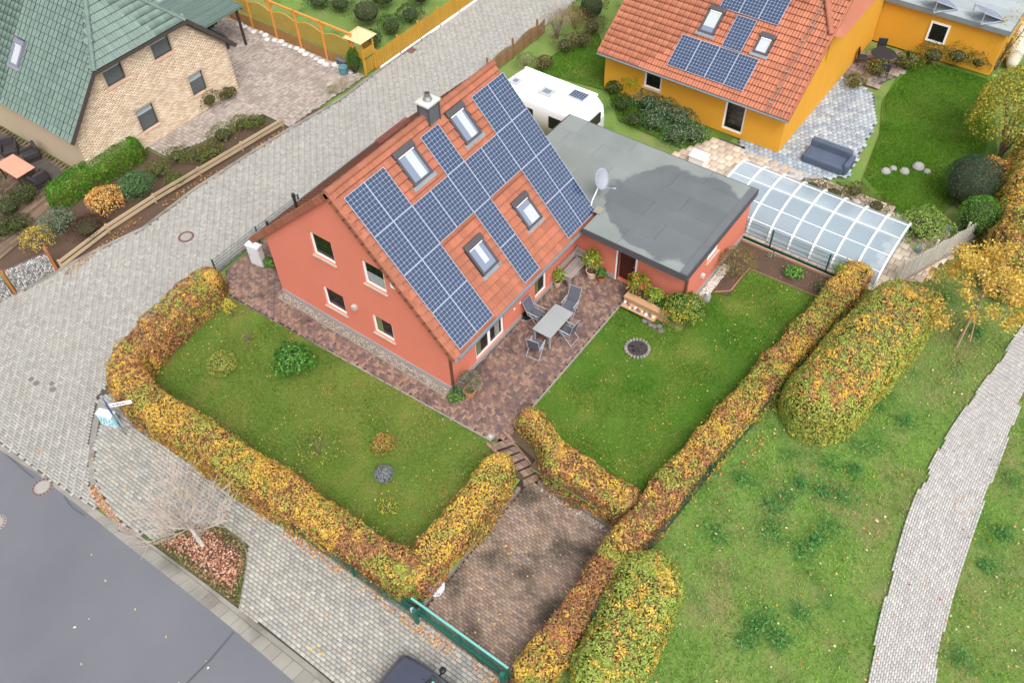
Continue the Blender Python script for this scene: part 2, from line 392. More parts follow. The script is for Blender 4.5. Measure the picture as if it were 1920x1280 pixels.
# ---- front pavement in running bond, with the tree pit left open
pit = [tuple(pix(*p, -.86)[:2]) for p in [(285, 1015), (330, 998), (373, 987), (420, 989), (465, 1021), (463, 1060), (450, 1140), (400, 1105), (340, 1060)]]
side_poly = arc_in + [(p[0]+.01, p[1]) for p in ke[1:]] + [(ke[-1][0]+.1, -14), (-7.42, -14), (-7.42, 2.5), (-7.4, 8.5), (-7.3, 11.6), (-8.3, 11.9)]
sp = sheet('pavement', side_poly, -.05 + .035, m_joint, zf=lambda x, y: -.9)
pavers('pavement_paving', side_poly, 'bond', .215, .13, .045, [lin(158, 156, 148), lin(152, 150, 143), lin(164, 161, 152), lin(155, 149, 139), lin(145, 143, 138)], m_pav, gap=.016, parent=sp, hz=-.9, holes=[pit], singles=300, near=lambda c: (c[:, 1] > -7.8) & (c[:, 1] < 1.5))
tp = sheet('tree_pit', pit, -.05 + .088, m_soil, zf=lambda x, y: -.9)
pe = pit[3:7]; pe2 = [(p[0]-.06, p[1]) for p in pe]
strip_stones(tp, 'edging_stone', pe2, pe, .5, -1.0, -.84, m_conc)

# ---- terrace and walk (herringbone clay pavers), car park (running bond)
clay = [lin(132, 102, 92), lin(122, 97, 89), lin(144, 120, 100), lin(110, 91, 88), lin(146, 117, 104), lin(120, 95, 84), lin(100, 85, 84)]
wl0, wl1 = (-1.42, 10.9), (-.94, -2.6)
terr_poly = [wl0, wl1, (-.45, -3.05), (.9, -2.93), (8.6, -2.93), (8.6, -.02), (-.02, -.02), (-.34, -.02), (-.34, 9.1), (9, 9.1), (9, 12.2), (-.5, 12.2)]
te = sheet('terrace', terr_poly, -.03, m_jdark, zf=lambda x, y: 0)
pavers('terrace_paving', terr_poly, 'herring', .2, .098, .008, clay, m_pavr, gap=.012, parent=te, hz=0.)
edge_t = [(wl0[0]-.05, wl0[1]), (wl1[0]-.05, wl1[1]), ]; edge_t2 = [wl0, wl1]
eg = sheet('edging', edge_t + edge_t2[::-1], -.02, m_jdark, zf=lambda x, y: 0); strip_stones(eg, 'edging_stone', edge_t, edge_t2, 1.0, -.12, .02, m_conc)
eg2 = sheet('edging', [(.9, -2.99), (8.0, -2.99), (8.0, -2.93), (.9, -2.93)], -.02, m_jdark, zf=lambda x, y: 0); strip_stones(eg2, 'edging_stone', [(.9, -2.99), (8., -2.99)], [(.9, -2.93), (8., -2.93)], 1.0, -.12, .02, m_conc)
park_poly = [(-7.5, -8.1), (-1.05, -8.1), (-1.05, -4.35), (-7.5, -4.35)]
pk = sheet('car_park', [(-7.55, -8.15), (-1.0, -8.15), (-1., -4.3), (-7.55, -4.3)], -.03, m_jdark, zf=lambda x, y: -.9)
pavers('car_park_paving', park_poly, 'bond', .21, .105, .008, [lin(140, 120, 106), lin(132, 113, 100), lin(147, 127, 109), lin(124, 108, 98), lin(150, 132, 118)], m_pavd, gap=.013, parent=pk, hz=-.9)
# retaining walls of the sunken car park (concrete edging boards, mostly behind the hedges)
rw = setp(MB().b2((-1.05, -8.1, -.95), (-.93, -4.72, -.7)).b2((-7.4, -4.35, -.95), (-1.42, -4.24, -.72)).b2((-7.5, -8.22, -.95), (-1.0, -8.1, -.72)).obj('retaining_wall', m_concd), 'low weathered concrete retaining edge around the sunken brick parking bay', 'wall')
# ---- garden steps: each a tread row of bricks
gs = thing('garden_steps', 'narrow brown brick garden steps down from terrace to parking bay', 'steps', (-1.1, -3.5, -.9))
m_stepb = mat('step_brick', lin(142, 118, 102), .88, .2, 1.5, 50., bump=.3, rand=.2, stain=[(lin(66, 56, 46), 1.2, .5, .68, .6)])
T0, T1, U0, U1 = np.array((-1.07, -2.62)), np.array((-.47, -3.02)), np.array((-1.42, -4.36)), np.array((-.8, -4.66))
NS = 6
for k in range(NS):
    a, b, c, d = T0 + (U0-T0)*k/NS, T1 + (U1-T1)*k/NS, T1 + (U1-T1)*(k+1.15)/NS, T0 + (U0-T0)*(k+1.15)/NS; zt = -.9*(k+.55)/NS
    m_ = MB(); m_.prism([tuple(a), tuple(b), tuple(c), tuple(d)], zt-.3, zt-.03); m_.obj('step', m_jdark, gs)
    for r in range(2):
        for i in range(3):
            f0, f1 = i/3 + .012, (i+1)/3 - .012; g0, g1 = r/2*.98 + .02, (r+1)/2*.98
            q4 = [(a + (b-a)*f0) + ((d - a)*(1-f0) + (c-b)*f0)*g0, (a + (b-a)*f1) + ((d - a)*(1-f1) + (c-b)*f1)*g0, (a + (b-a)*f1) + ((d - a)*(1-f1) + (c-b)*f1)*g1, (a + (b-a)*f0) + ((d - a)*(1-f0) + (c-b)*f0)*g1]
            MB().prism([tuple(p) for p in q4], zt-.06, zt + random.gauss(0, .004)).obj('brick', m_stepb, gs)
for q4 in ([T1 + (.1, .3), (-.38, -2.7), (-.38, -4.8), U1 + (.1, -.1)], [T0 + (-.02, .15), U0 + (-.02, 0), (-1.6, -4.45), (-1.6, -2.7)]): MB().prism([tuple(p) for p in q4], -1., -.1).obj('bank', m_soil, gs)
# brick-on-edge border beside the steps
for side, (A_, B_) in enumerate((((T1 + (.06, .25)), U1 + (.06, -.1)), (T0 + (-.08, .1), T0 + (-.2, -.5)))):
    n = int(np.linalg.norm(B_-A_)/.085)
    for i in range(n):
        p = A_ + (B_-A_)*(i+.5)/n; t_ = np.clip((p[1] - T1[1])/(U1[1]-T1[1]), 0, 1)
        MB().box((p[0], p[1], -.9*t_ - .05), (.11, .075, .22), rz=.15).obj('border_brick', m_stepb, gs)

# ---- footpath on the meadow
pl = [tuple(pixg(*p)[:2]) for p in [(1600, 1400), (1620, 1280), (1655, 1130), (1690, 1000), (1704, 950), (1757, 840), (1800, 775), (1862, 690), (1920, 604), (2000, 505), (2140, 350)]]
pr = [tuple(pixg(*p)[:2]) for p in [(1740, 1400), (1752, 1280), (1782, 1130), (1826, 1000), (1843, 950), (1878, 860), (1920, 745), (1975, 640), (2040, 540), (2110, 440), (2230, 300)]]
path_poly = pl + pr[::-1]
fp = sheet('footpath', [(a[0]*.84 + b[0]*.16, a[1]*.84 + b[1]*.16) for a, b in zip(pl, pr)] + [(a[0]*.16 + b[0]*.84, a[1]*.16 + b[1]*.84) for a, b in zip(pl, pr)][::-1], -.03, m_joint)
path_in = [(a[0]*.93 + b[0]*.07, a[1]*.93 + b[1]*.07) for a, b in zip(pl, pr)] + [(a[0]*.07 + b[0]*.93, a[1]*.07 + b[1]*.93) for a, b in zip(pl, pr)][::-1]
wob = [(x + .12*math.sin(i*2.3), y + .1*math.sin(i*1.7)) for i, (x, y) in enumerate([tuple(p) for p in resample(pl, .5)])] + [(x + .1*math.sin(i*1.9), y + .1*math.sin(i*2.9)) for i, (x, y) in enumerate([tuple(p) for p in resample(pr, .5)[::-1]])]
def path_pavers(name, L_, R_e, bl, bw, cols, material, parent, gap=.011):
    Lr, Rr = np.array(resample(L_, .25)), None; n = len(Lr); P = np.array(R_e); d = np.r_[0, np.cumsum(np.linalg.norm(np.diff(P, axis=0), axis=1))]; t = np.linspace(0, d[-1], n); Rr = np.stack([np.interp(t, d, P[:, 0]), np.interp(t, d, P[:, 1])], 1)
    for _ in range(30):                                   # relax to a smooth curve
        for A_ in (Lr, Rr): A_[1:-1] = A_[1:-1]*.5 + (A_[:-2] + A_[2:])*.25
    C_ = (Lr+Rr)/2; S = np.r_[0, np.cumsum(np.linalg.norm(np.diff(C_, axis=0), axis=1))]; W_ = np.linalg.norm(Lr-Rr, axis=1).mean(); nrw = int(W_/bw); V, Cc = [], []
    def pt(s, u): i = lambda A_: np.array([np.interp(s, S, A_[:, 0]), np.interp(s, S, A_[:, 1])]); a, b = i(Lr), i(Rr); return a + (b-a)*u
    for r in range(nrw):
        s = (r % 2)*bl/2
        while s < S[-1] - bl:
            edge = min(r, nrw-1-r)
            e_ = vnoise(np.array([[s*1.1, 7.3 if r > nrw/2 else 0., 2.]]), 1.)[0]
            if not (edge == 0 and e_ > .56) and not (edge == 1 and e_ > .84):
                q4 = [pt(s + gap/2, (r+.05)/nrw), pt(s + bl - gap/2, (r+.05)/nrw), pt(s + bl - gap/2, (r+.95)/nrw), pt(s + gap/2, (r+.95)/nrw)]; c_ = sum(q4)/4; j = random.gauss(0, .002)
                for k_, z_ in ((1., -.04), (1., -.002), (.94, .006)): V += [(*(c_ + (p-c_)*k_), h(p[0]) + z_ + j) for p in q4]
                Cc.append(np.array(random.choice(cols))*random.uniform(.92, 1.08))
            s += bl
    V = np.array(V); n = len(V)//12; base = np.array([[8, 9, 10, 11]] + [[i, (i+1) % 4, 4+(i+1) % 4, 4+i] for i in range(4)] + [[4+i, 4+(i+1) % 4, 8+(i+1) % 4, 8+i] for i in range(4)])
    link(name, fast_mesh(name, V, quads=(base[None] + 12*np.arange(n)[:, None, None]).reshape(-1, 4), col=np.repeat(np.array(Cc), 12, 0)), material, parent, 'stuff')
path_pavers('footpath_paving', pl, pr, .2, .105, [lin(176, 172, 168), lin(171, 167, 163), lin(181, 177, 173), lin(167, 163, 160)], m_path, fp)

# ---- lawns and beds
m_edge = mat('turf_edge', lin(70, 62, 40), .95, .2, 3., 40.)
lawnL = [(-1.46, 10.85), (-.99, -2.6), (-1.3, -3.2), (-1.55, -4.2), (-7.0, -3.2), (-7.1, 10.0), (-6.4, 11.3), (-1.6, 11.6)]
sheet('lawn', lawnL, -.03, m_lawnL)
lawnR = [(.86, -2.99), (7.6, -2.99), (7.6, -5.7), (10.35, -5.7), (10.5, -6.35), (12.38, -6.35), (12.5, -10.1), (.2, -9.2), (-.3, -8.9), (.0, -4.75), (.55, -3.05)]
sheet('hedge_bed', [(-.43, -3.06), (.84, -2.96), (.5, -4.8), (.3, -9.), (-1.04, -8.9), (-1.04, -4.37), (-.46, -4.37)], -.045, m_soil, zf=lambda x, y: 0)
sheet('hedge_bed', [(-7.5, -4.4), (-5.8, -4.4), (-5.8, -3.0), (-6.6, -2.0), (-7.5, -2.0)], -.02, m_soil)
sheet('lawn', lawnR, -.03, m_lawnR)
bed = [(8.7, -5.6), (10.3, -5.75), (10.42, -6.25), (12.35, -6.28), (12.48, -10.4), (13.85, -10.6), (13.85, -5.25), (12.0, -5.25), (12., -5.62)]
sheet('flower_bed', bed, -.012, m_soil, zf=lambda x, y: 0)
be = bed[1:5]; b2_ = [(p[0]-.02, p[1]-.06) for p in be]; bd = sheet('edging', be + b2_[::-1], -.01, m_jdark, zf=lambda x, y: 0); strip_stones(bd, 'edging_stone', be, b2_, .8, -.1, .035, mat('clay_edging', lin(150, 112, 88), .9, .15, 2., 40., rand=.12))
sheet('gravel_strip', [(-.34, -.02), (-.02, -.02), (-.02, 9.1), (-.34, 9.1)], -.01, m_gravel, zf=lambda x, y: 0)
sheet('gravel_strip', [(8.55, -5.65), (12., -5.65), (12., -5.2), (8.55, -5.2)], -.005, m_gravel, zf=lambda x, y: 0)
def pebbles(name, poly, n, r, z, cols, parent=None):
    P = np.array(poly); x0, y0 = P.min(0); x1, y1 = P.max(0); pts = rng.uniform((x0, y0), (x1, y1), (n*2, 2)); pts = pts[inpoly(pts[:, 0], pts[:, 1], poly)][:n]; n = len(pts)
    ang = rng.uniform(0, 2*np.pi, n); rr = rng.uniform(.6, 1.3, n)*r
    k = np.array([(1, 0, 0), (.3, .8, .1), (-.8, .5, 0), (-.7, -.6, .1), (.4, -.8, 0), (.05, 0, .75)]); c, s = np.cos(ang)[:, None], np.sin(ang)[:, None]
    V = np.stack([(k[:, 0]*c - k[:, 1]*s)*rr[:, None] + pts[:, :1], (k[:, 0]*s + k[:, 1]*c)*rr[:, None] + pts[:, 1:], k[:, 2]*rr[:, None] + z], 2).reshape(-1, 3)
    F = (np.array([[i, (i+1) % 5, 5] for i in range(5)])[None] + 6*np.arange(n)[:, None, None]).reshape(-1, 3)
    ci = np.array(cols)[rng.integers(0, len(cols), n)]*rng.uniform(.8, 1.2, (n, 1))
    o = link(name, fast_mesh(name, V, tris=F, col=np.repeat(ci, 6, 0)), mat('pebble', rough=.8, var=.1, attr=True), parent, 'stuff'); return o
PEB = [lin(156, 147, 134), lin(128, 117, 106), lin(172, 165, 156), lin(108, 97, 90), lin(136, 112, 96)]
setp(pebbles('gravel', [(-.34, -.02), (-.02, -.02), (-.02, 9.1), (-.34, 9.1)], 3200, .03, .0, PEB), 'mixed beige pebbles in the strip along the gable wall', 'gravel')
setp(pebbles('gravel', [(8.6, -5.65), (12., -5.65), (12., -5.3), (8.6, -5.3)], 1500, .035, .0, [lin(214, 206, 196), lin(186, 176, 164), lin(160, 150, 140)]), 'pale pebbles along the garage side wall', 'gravel')
setp(pebbles('gravel', [(-1.3, -8.0), (-1.03, -8.0), (-1.03, -4.8), (-1.22, -4.8)], 230, .035, -.895, [lin(178, 170, 162), lin(140, 130, 120), lin(110, 96, 84)]), 'white pebbles under the hedge at the head of the parking bay', 'gravel')
# kerb strip of the walk against the gravel
gk2 = sheet('edging', [(-.39, 0), (-.34, 0), (-.34, 9.1), (-.39, 9.1)], -.005, m_jdark, zf=lambda x, y: 0); strip_stones(gk2, 'edging_stone', [(-.39, 0), (-.39, 9.1)], [(-.34, 0), (-.34, 9.1)], 1., -.1, .03, m_concd)

# ---- neighbours' yards
m_sand = mat('sandy_slabs', lin(186, 168, 150), .88, .14, 1.4, 40., bump=.2)
m_blue = mat('pale_blue_slabs', lin(176, 186, 196), .75, .12, .9, 30., stain=[(lin(120, 130, 142), 1.1, .55, .7, .6)])
def slab_yard(name, poly, sx, sy, cols, material, dz=.02, rot=0., holes=()):
    o = sheet(name, poly, dz-.03, m_joint); pavers(name + '_slabs', poly, 'bond', sy, sx, dz, cols, material, gap=.02, rot=rot, parent=o, holes=holes); return o
pool_hole = [(14.75, -10.6), (17.6, -10.6), (17.6, -3.6), (14.75, -3.6)]
slab_yard('pool_deck', [(14.02, -12.0), (18.9, -13.4), (19.4, -10), (19.6, -6.4), (19.8, -1.2), (17, .3), (14.02, .3)], .4, .4, [lin(190, 172, 152), lin(178, 160, 142), lin(200, 184, 166)], mat('deck_slab', rough=.85, var=.1, attr=True, bump=.15), holes=[pool_hole])
slab_yard('yard', [tuple(pix(*p)[:2]) for p in [(1395, 290), (1380, 240), (1480, 235), (1520, 135), (1590, 140), (1640, 180), (1640, 235), (1590, 330), (1500, 340)]], .25, .25, [lin(150, 160, 170), lin(160, 168, 177), lin(138, 148, 158), lin(168, 174, 179)], mat('yard_slab', rough=.7, var=.1, attr=True, stain=[(lin(120, 126, 130), 1.2, .56, .7, .6)]))
slab_yard('patio', [tuple(pix(*p)[:2]) for p in [(1578, 130), (1596, 100), (1690, 95), (1700, 130), (1640, 165), (1590, 150)]], .4, .4, [lin(150, 132, 122), lin(132, 116, 108), lin(110, 100, 96)], mat('patio_slab', rough=.85, var=.12, attr=True))
slab_yard('driveway', [(8.35, 17.3), (14., 17.15), (13.9, 30), (9.3, 30), (9.3, 22.05), (3.2, 22.05), (3.2, 20.6), (8.35, 19.2)], .2, .1, [lin(164, 152, 142), lin(154, 143, 136), lin(172, 160, 150), lin(144, 132, 124)], mat('drive_paver', rough=.85, var=.15, attr=True, stain=[(lin(130, 118, 106), .8, .5, .66, .6)]))
sheet('verge', [(p[0], p[1]-.01) for p in lk[3:9]] + [(8.3, 17.7), (3.2, 17.9), (-4.4, 18.95)], -.03, m_soil)
sheet('flower_bed', [(-4.7, 18.72), (-1.5, 18.0), (3.2, 17.55), (8.3, 17.3), (8.3, 19.1), (3.1, 20.5), (3.1, 22.0), (-.2, 22.), (-6.5, 22.0)], -.04, m_soil)
slab_yard('deck', [(-6.5, 21.8), (-.2, 21.9), (-.2, 30), (-8, 30)], .14, 2.4, [lin(112, 92, 76), lin(98, 80, 68), lin(124, 104, 86)], mat('deck_board', rough=.8, var=.15, attr=True), dz=.03, rot=R_(90))

# ================================================================== BUILDINGS
m_wall = mat('orange_red_render', lin(206, 120, 98), .9, .05, .6, 60., bump=.12)
m_plinth = mat('grey_plinth', lin(150, 148, 146), .9, .1, 2., 50., bump=.1)
m_white = mat('white_frame', lin(238, 238, 236), .45, .03, 3., 30.)
m_tile = mat('terracotta_tile', lin(148, 92, 70), .7, .12, 1.1, 35., bump=.1, rand=.14, stain=[(lin(138, 88, 66), .6, .5, .7, .5)])
m_tileO = mat('orange_tile', lin(160, 100, 78), .7, .1, 1.1, 35., bump=.1, rand=.12)
m_tileG = mat('green_tile', lin(94, 112, 104), .55, .1, 1.1, 35., bump=.1, rand=.1, spec=.5)
m_glass = mat('window_glass', lin(24, 27, 27), .06, 0, spec=.6)
m_skyglass = mat('skylight_glass', lin(112, 122, 142), .05, .05, 1.5, 4., spec=.8, coat=.6)
m_blind = mat('roller_blind', lin(172, 177, 180), .5, .03, 3., 20.)
m_dark = mat('anthracite_metal', lin(74, 72, 76), .5, .1, 3., 30.)
m_zinc = mat('zinc', lin(140, 146, 152), .4, .15, 2., 40., metal=.4)
m_brownm = mat('brown_metal', lin(88, 62, 50), .5, .15, 3., 40.)
m_frame = mat('aluminium_frame', lin(176, 182, 194), .4, .05, 3., 30., metal=.2)
m_back = mat('white_backsheet', lin(164, 174, 200), .25, 0, spec=.6)
m_cell = mat('solar_cell', lin(37, 55, 82), .12, .08, .5, 6., spec=.7, coat=.5)
m_felt_plain = mat('roof_felt_edge', lin(96, 100, 104), .9, .12, 1.5, 60., bump=.3)
m_int = mat('dark_interior', lin(46, 40, 36), .9, .1)

T_RED = (mat('terracotta_tile_piece', rough=.7, var=.12, scale=1.1, fine=35., bump=.1, rand=.14, attr=True, stain=[(lin(138, 88, 66), .6, .5, .7, .4)]), lin(156, 95, 72))
T_ORA = (mat('orange_tile_piece', rough=.7, var=.1, scale=1.1, fine=35., bump=.1, rand=.12, attr=True), lin(170, 106, 80))
T_GRN = (mat('green_tile_piece', rough=.55, var=.1, scale=1.1, fine=35., bump=.1, rand=.1, attr=True, spec=.5), lin(102, 121, 112))
def slopeM(O, X, Y):
    X = Vector(X).normalized(); Y = Vector(Y).normalized(); Z = X.cross(Y)
    return Matrix(((X.x, Y.x, Z.x, O[0]), (X.y, Y.y, Z.y, O[1]), (X.z, Y.z, Z.z, O[2]), (0, 0, 0, 1)))
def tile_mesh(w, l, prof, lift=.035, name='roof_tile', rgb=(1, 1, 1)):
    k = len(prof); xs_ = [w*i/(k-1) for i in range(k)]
    xs_ = [0, .02] + xs_[1:]; prof = [prof[0], prof[0]] + list(prof[1:]); k += 1        # a narrow strip, coloured darker along the side joint
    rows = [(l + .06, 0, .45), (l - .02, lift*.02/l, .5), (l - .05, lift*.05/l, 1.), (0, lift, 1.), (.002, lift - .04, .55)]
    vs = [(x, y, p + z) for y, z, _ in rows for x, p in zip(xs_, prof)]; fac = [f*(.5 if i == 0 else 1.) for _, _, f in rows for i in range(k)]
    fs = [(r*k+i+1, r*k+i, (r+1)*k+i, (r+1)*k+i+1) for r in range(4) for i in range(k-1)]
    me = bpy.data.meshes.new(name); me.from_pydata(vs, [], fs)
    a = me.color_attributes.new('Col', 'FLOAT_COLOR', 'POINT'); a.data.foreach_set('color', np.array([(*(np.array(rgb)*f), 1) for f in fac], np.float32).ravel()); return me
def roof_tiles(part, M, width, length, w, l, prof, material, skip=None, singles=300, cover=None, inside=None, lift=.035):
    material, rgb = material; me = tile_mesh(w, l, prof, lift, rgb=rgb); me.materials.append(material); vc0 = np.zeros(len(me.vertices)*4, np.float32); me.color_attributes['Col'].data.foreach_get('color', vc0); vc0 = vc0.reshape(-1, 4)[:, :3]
    items = []
    nc, nr = int(round(width/w)), int(round(length/l)); w_, l_ = width/nc, length/nr
    sc = Matrix.Diagonal((w_/w*.965, l_/l, 1, 1))
    for r in range(nr):
        for c in range(nc):
            cx_, cy_ = (c+.5)*w_, (r+.5)*l_
            if skip and skip(cx_, cy_): continue
            if inside and not inside(cx_, cy_): continue
            Mt = M @ Matrix.Translation((c*w_, r*l_, random.gauss(0, .003))) @ sc
            wc = Mt @ Vector((w/2, l/2, 0)); d = (wc - Vector(CAM)).length
            p = CR @ (np.array(wc) - CAM); px_, py_ = 960 + FPX*p[0]/p[2], 640 - FPX*p[1]/p[2]
            if cover and cover(cx_, cy_): d += 1000
            if not (-20 < px_ < 1940 and -20 < py_ < 1300): d += 2000
            items.append((d, Mt))
    items.sort(key=lambda t: t[0]); off = wloc(part)
    for d, Mt in items[:singles]:
        o = bpy.data.objects.new('roof_tile', me); COL.objects.link(o); o.parent = part
        T = Mt.copy(); T.translation -= off; o.matrix_local = T
    rest = items[singles:]
    if rest:
        v0 = np.array([v.co[:] for v in me.vertices]); f0 = np.array([list(p.vertices) for p in me.polygons]); n = len(v0)
        Ms = np.array([np.array(t[1]) for t in rest]); V = np.einsum('nij,kj->nki', Ms[:, :3, :3], v0) + Ms[:, None, :3, 3] - np.array(off)
        F = (f0[None] + n*np.arange(len(rest))[:, None, None]).reshape(-1, 4)
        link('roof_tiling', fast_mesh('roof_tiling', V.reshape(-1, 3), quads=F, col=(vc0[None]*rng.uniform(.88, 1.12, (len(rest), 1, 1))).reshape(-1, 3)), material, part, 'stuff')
def obox(mb, O, A, N, a, b, n):
    O, A, N = Vector(O), Vector(A), Vector(N); U = Vector((0, 0, 1)) if abs(A.z) < .01 and abs(N.z) < .01 else N.cross(A)
    vs = [O + A*x + U*y + N*z for z in n for x, y in ((a[0], b[0]), (a[1], b[0]), (a[1], b[1]), (a[0], b[1]))]
    return mb.add(vs, [(0, 1, 2, 3), (7, 6, 5, 4), (0, 4, 5, 1), (1, 5, 6, 2), (2, 6, 7, 3), (3, 7, 4, 0)])
def wall_face(mb, outline, holes, to3, depth=0., inward=None):
    """convex outline cut into cells round rectangular openings, plus their reveals"""
    xs_ = sorted({p[0] for p in outline} | {v for q_ in holes for v in q_[:2]}); ys_ = sorted({p[1] for p in outline} | {v for q_ in holes for v in q_[2:]})
    for i in range(len(xs_)-1):
        for j in range(len(ys_)-1):
            a, b, c, d = xs_[i], xs_[i+1], ys_[j], ys_[j+1]; mx_, my_ = (a+b)/2, (c+d)/2
            if any(q_[0] < mx_ < q_[1] and q_[2] < my_ < q_[3] for q_ in holes): continue
            pg = clip_convex([(a, c), (b, c), (b, d), (a, d)], outline)
            if len(pg) > 2: mb.poly([to3(*p) for p in pg])
    for a, b, c, d in holes:
        for p, q_ in (((a, c), (b, c)), ((b, c), (b, d)), ((b, d), (a, d)), ((a, d), (a, c))):
            P, Q = Vector(to3(*p)), Vector(to3(*q_)); iv = Vector(inward)*depth
            mb.poly([P, Q, Q + iv, P + iv])
def window(parent, O, A, N, w, hh, name='window', recess=.07, fm=None, gm=None, leaves=1, sill=True, fw=.1, sillm=None, curtain=None):
    """casement: frame (with mullions), pane of each leaf and an outside sill; O is the lower corner on the wall face"""
    fm = fm or m_white; A, N = Vector(A), Vector(N); m_ = MB(); n0, n1 = -recess-.06, -recess
    obox(m_, O, A, N, (0, fw), (0, hh), (n0, n1)); obox(m_, O, A, N, (w-fw, w), (0, hh), (n0, n1)); obox(m_, O, A, N, (fw, w-fw), (0, fw), (n0, n1)); obox(m_, O, A, N, (fw, w-fw), (hh-fw, hh), (n0, n1))
    for k in range(1, leaves): obox(m_, O, A, N, (w*k/leaves - fw*.7, w*k/leaves + fw*.7), (fw, hh-fw), (n0, n1 + .003))
    f = m_.obj(name, fm, parent)
    for k in range(leaves):
        p = MB(); obox(p, O, A, N, (w*k/leaves + fw*.6, w*(k+1)/leaves - fw*.6), (fw*.8, hh - fw*.8), (n0 + .02, n0 + .035)); p.obj('pane', gm or m_glass, f)
    if curtain:
        for (a0, a1, b0, b1, cm) in curtain:
            p = MB(); nn = 14
            for i in range(nn):
                x0, x1 = a0 + (a1-a0)*i/nn, a0 + (a1-a0)*(i+1)/nn
                obox(p, O, A, N, (x0 + .004, x1 - .004), (b0, b1), (n0 + .036, n0 + .040 + .004*(i % 2)))
            p.obj('curtain', cm, f)
    if sill:
        s_ = MB(); obox(s_, O, A, N, (-.05, w+.05), (-.05, -.002), (-recess+.01, .07)); s_.obj('sill', sillm or m_sill, f)
    return f
m_sill = mat('stone_sill', lin(176, 160, 142), .8, .15, 3., 40.)
m_curt = mat('net_curtain', lin(150, 152, 150), .9, .1); m_curtg = mat('green_curtain', lin(120, 128, 84), .9, .1)

def solar_panel(parent, M, name='solar_panel', w=.998, l=1.658, nx=6, ny=10, name2=True, cm=None):
    """frame (white aluminium), backsheet and dark cells, lying in M's xy plane, lower-left corner at M's origin"""
    off = wloc(parent) if parent else Vector()
    def put(mb, nm, mt, par): 
        mb.v = [M @ Vector(v) for v in mb.v]; return mb.obj(nm, mt, par)
    f = MB(); e = .009; f.b2((0, 0, -.04), (w, e, .004)).b2((0, l-e, -.04), (w, l, .004)).b2((0, e, -.04), (e, l-e, .004)).b2((w-e, e, -.04), (w, l-e, .004))
    fo = put(f, name, m_frame, parent)
    put(MB().b2((e, e, -.03), (w-e, l-e, -.004)), 'backsheet', m_back, fo)
    c = MB(); px_, py_ = (w - 2*e - .01)/nx, (l - 2*e - .01)/ny; g = .0052; k = .014
    for i in range(nx):
        for j in range(ny):
            x0, x1, y0, y1 = e + .005 + i*px_ + g, e + .005 + (i+1)*px_ - g, e + .005 + j*py_ + g, e + .005 + (j+1)*py_ - g
            c.poly([(x0+k, y0, 0), (x1-k, y0, 0), (x1, y0+k, 0), (x1, y1-k, 0), (x1-k, y1, 0), (x0+k, y1, 0), (x0, y1-k, 0), (x0, y0+k, 0)])
    put(c, 'cells', cm or m_cell, fo); return fo
def skylight(parent, M, w, l, blind=None, framem=None, glass=None):
    """roof window: frame standing proud of the tiles, hood at the top, flashing apron at the foot, pane, blind"""
    def put(mb, nm, mt, par): mb.v = [M @ Vector(v) for v in mb.v]; return mb.obj(nm, mt, par)
    fm = framem or m_dark; f = MB(); t = .1
    f.b2((0, 0, -.05), (t, l, .12)).b2((w-t, 0, -.05), (w, l, .12)).b2((t, 0, -.05), (w-t, t, .10)).b2((t, l-t, -.05), (w-t, l, .12))
    fo = put(f, 'skylight', fm, parent)
    put(MB().bevbox((-.02, l-.2, .0), (w+.02, l+.06, .19), .03, 2), 'hood', fm, fo)
    put(MB().b2((-.1, -.16, -.0), (w+.1, 0.0, .065)), 'flashing', m_zinc, fo)
    put(MB().b2((t, t, .05), (w-t, l-t, .085)), 'pane', glass or m_skyglass, fo)
    put(MB().b2((t, l-.24, .086), (w-t, l-.2, .13)), 'rail', m_white, fo)
    if blind: put(MB().b2((t + blind[0]*(w-2*t), t + blind[2]*(l-2*t), .086), (t + blind[1]*(w-2*t), t + blind[3]*(l-2*t), .0885)), 'blind', m_blind, fo)
    return fo
PROF_H = [.0, .012, .0, .0, .012, .0, .014]                     # low double trough
PROF_O = [0, .03, .05, .03, .0, .0, .03, .05, .03, 0]           # wavy pantile
PROF_O = [0, .045, .01, .0, .045, .01, 0]

# ------------------------------------------------------------------ the orange-red house
TH = 0.8188; YR, ZR = 4.5624, 7.8376 - .12/math.cos(TH); ct, st_ = math.cos(TH), math.sin(TH)
SE = 7.32; OV = .12; XE = 9.25; TL = math.atan2(ZR - 2.66, 10.05 - YR); SL = (10.05 - YR)/math.cos(TL)
house = thing('house', 'orange-red rendered house with steep tiled roof covered in solar panels', 'house', (4.5, 4.5, 0))
def zr_(y): return ZR - (YR-y)*math.tan(TH) if y < YR else ZR - (y-YR)*math.tan(TL)
und = .2
gable = [(0, 0), (9.1, 0), (9.1, zr_(9.1)-und), (YR, ZR-und-.05), (0, zr_(0)-und-.06)]
WIN = [(5.13, 6.27, 3.8, 4.98), (2.62, 3.68, 3.76, 4.96), (5.2, 6.33, .96, 2.08), (2.7, 3.74, 1.0, 2.06)]
w = MB(); wall_face(w, gable, WIN, lambda a, b: (0, a, b), .2, (1, 0, 0))
w.poly([(9.0, a, b) for a, b in gable])
DOORS = [(1.58, 3.4, .2, 2.16), (5.52, 6.36, .2, 2.16)]
wall_face(w, [(0, 0), (9, 0), (9, gable[4][1]), (0, gable[4][1])], DOORS, lambda a, b: (a, 0, b), .2, (0, 1, 0))
w.poly([(0, 9.1, 0), (9, 9.1, 0), (9, 9.1, gable[2][1]), (0, 9.1, gable[2][1])])
w.obj('wall', m_wall, house)
MB().b2((.02, .02, .0), (8.98, 9.08, .02)).b2((.25, .25, 2.42), (8.9, 8.9, 2.5)).b2((2.2, .3, .02), (2.3, 8.8, 2.4)).obj('floor', m_int, house)
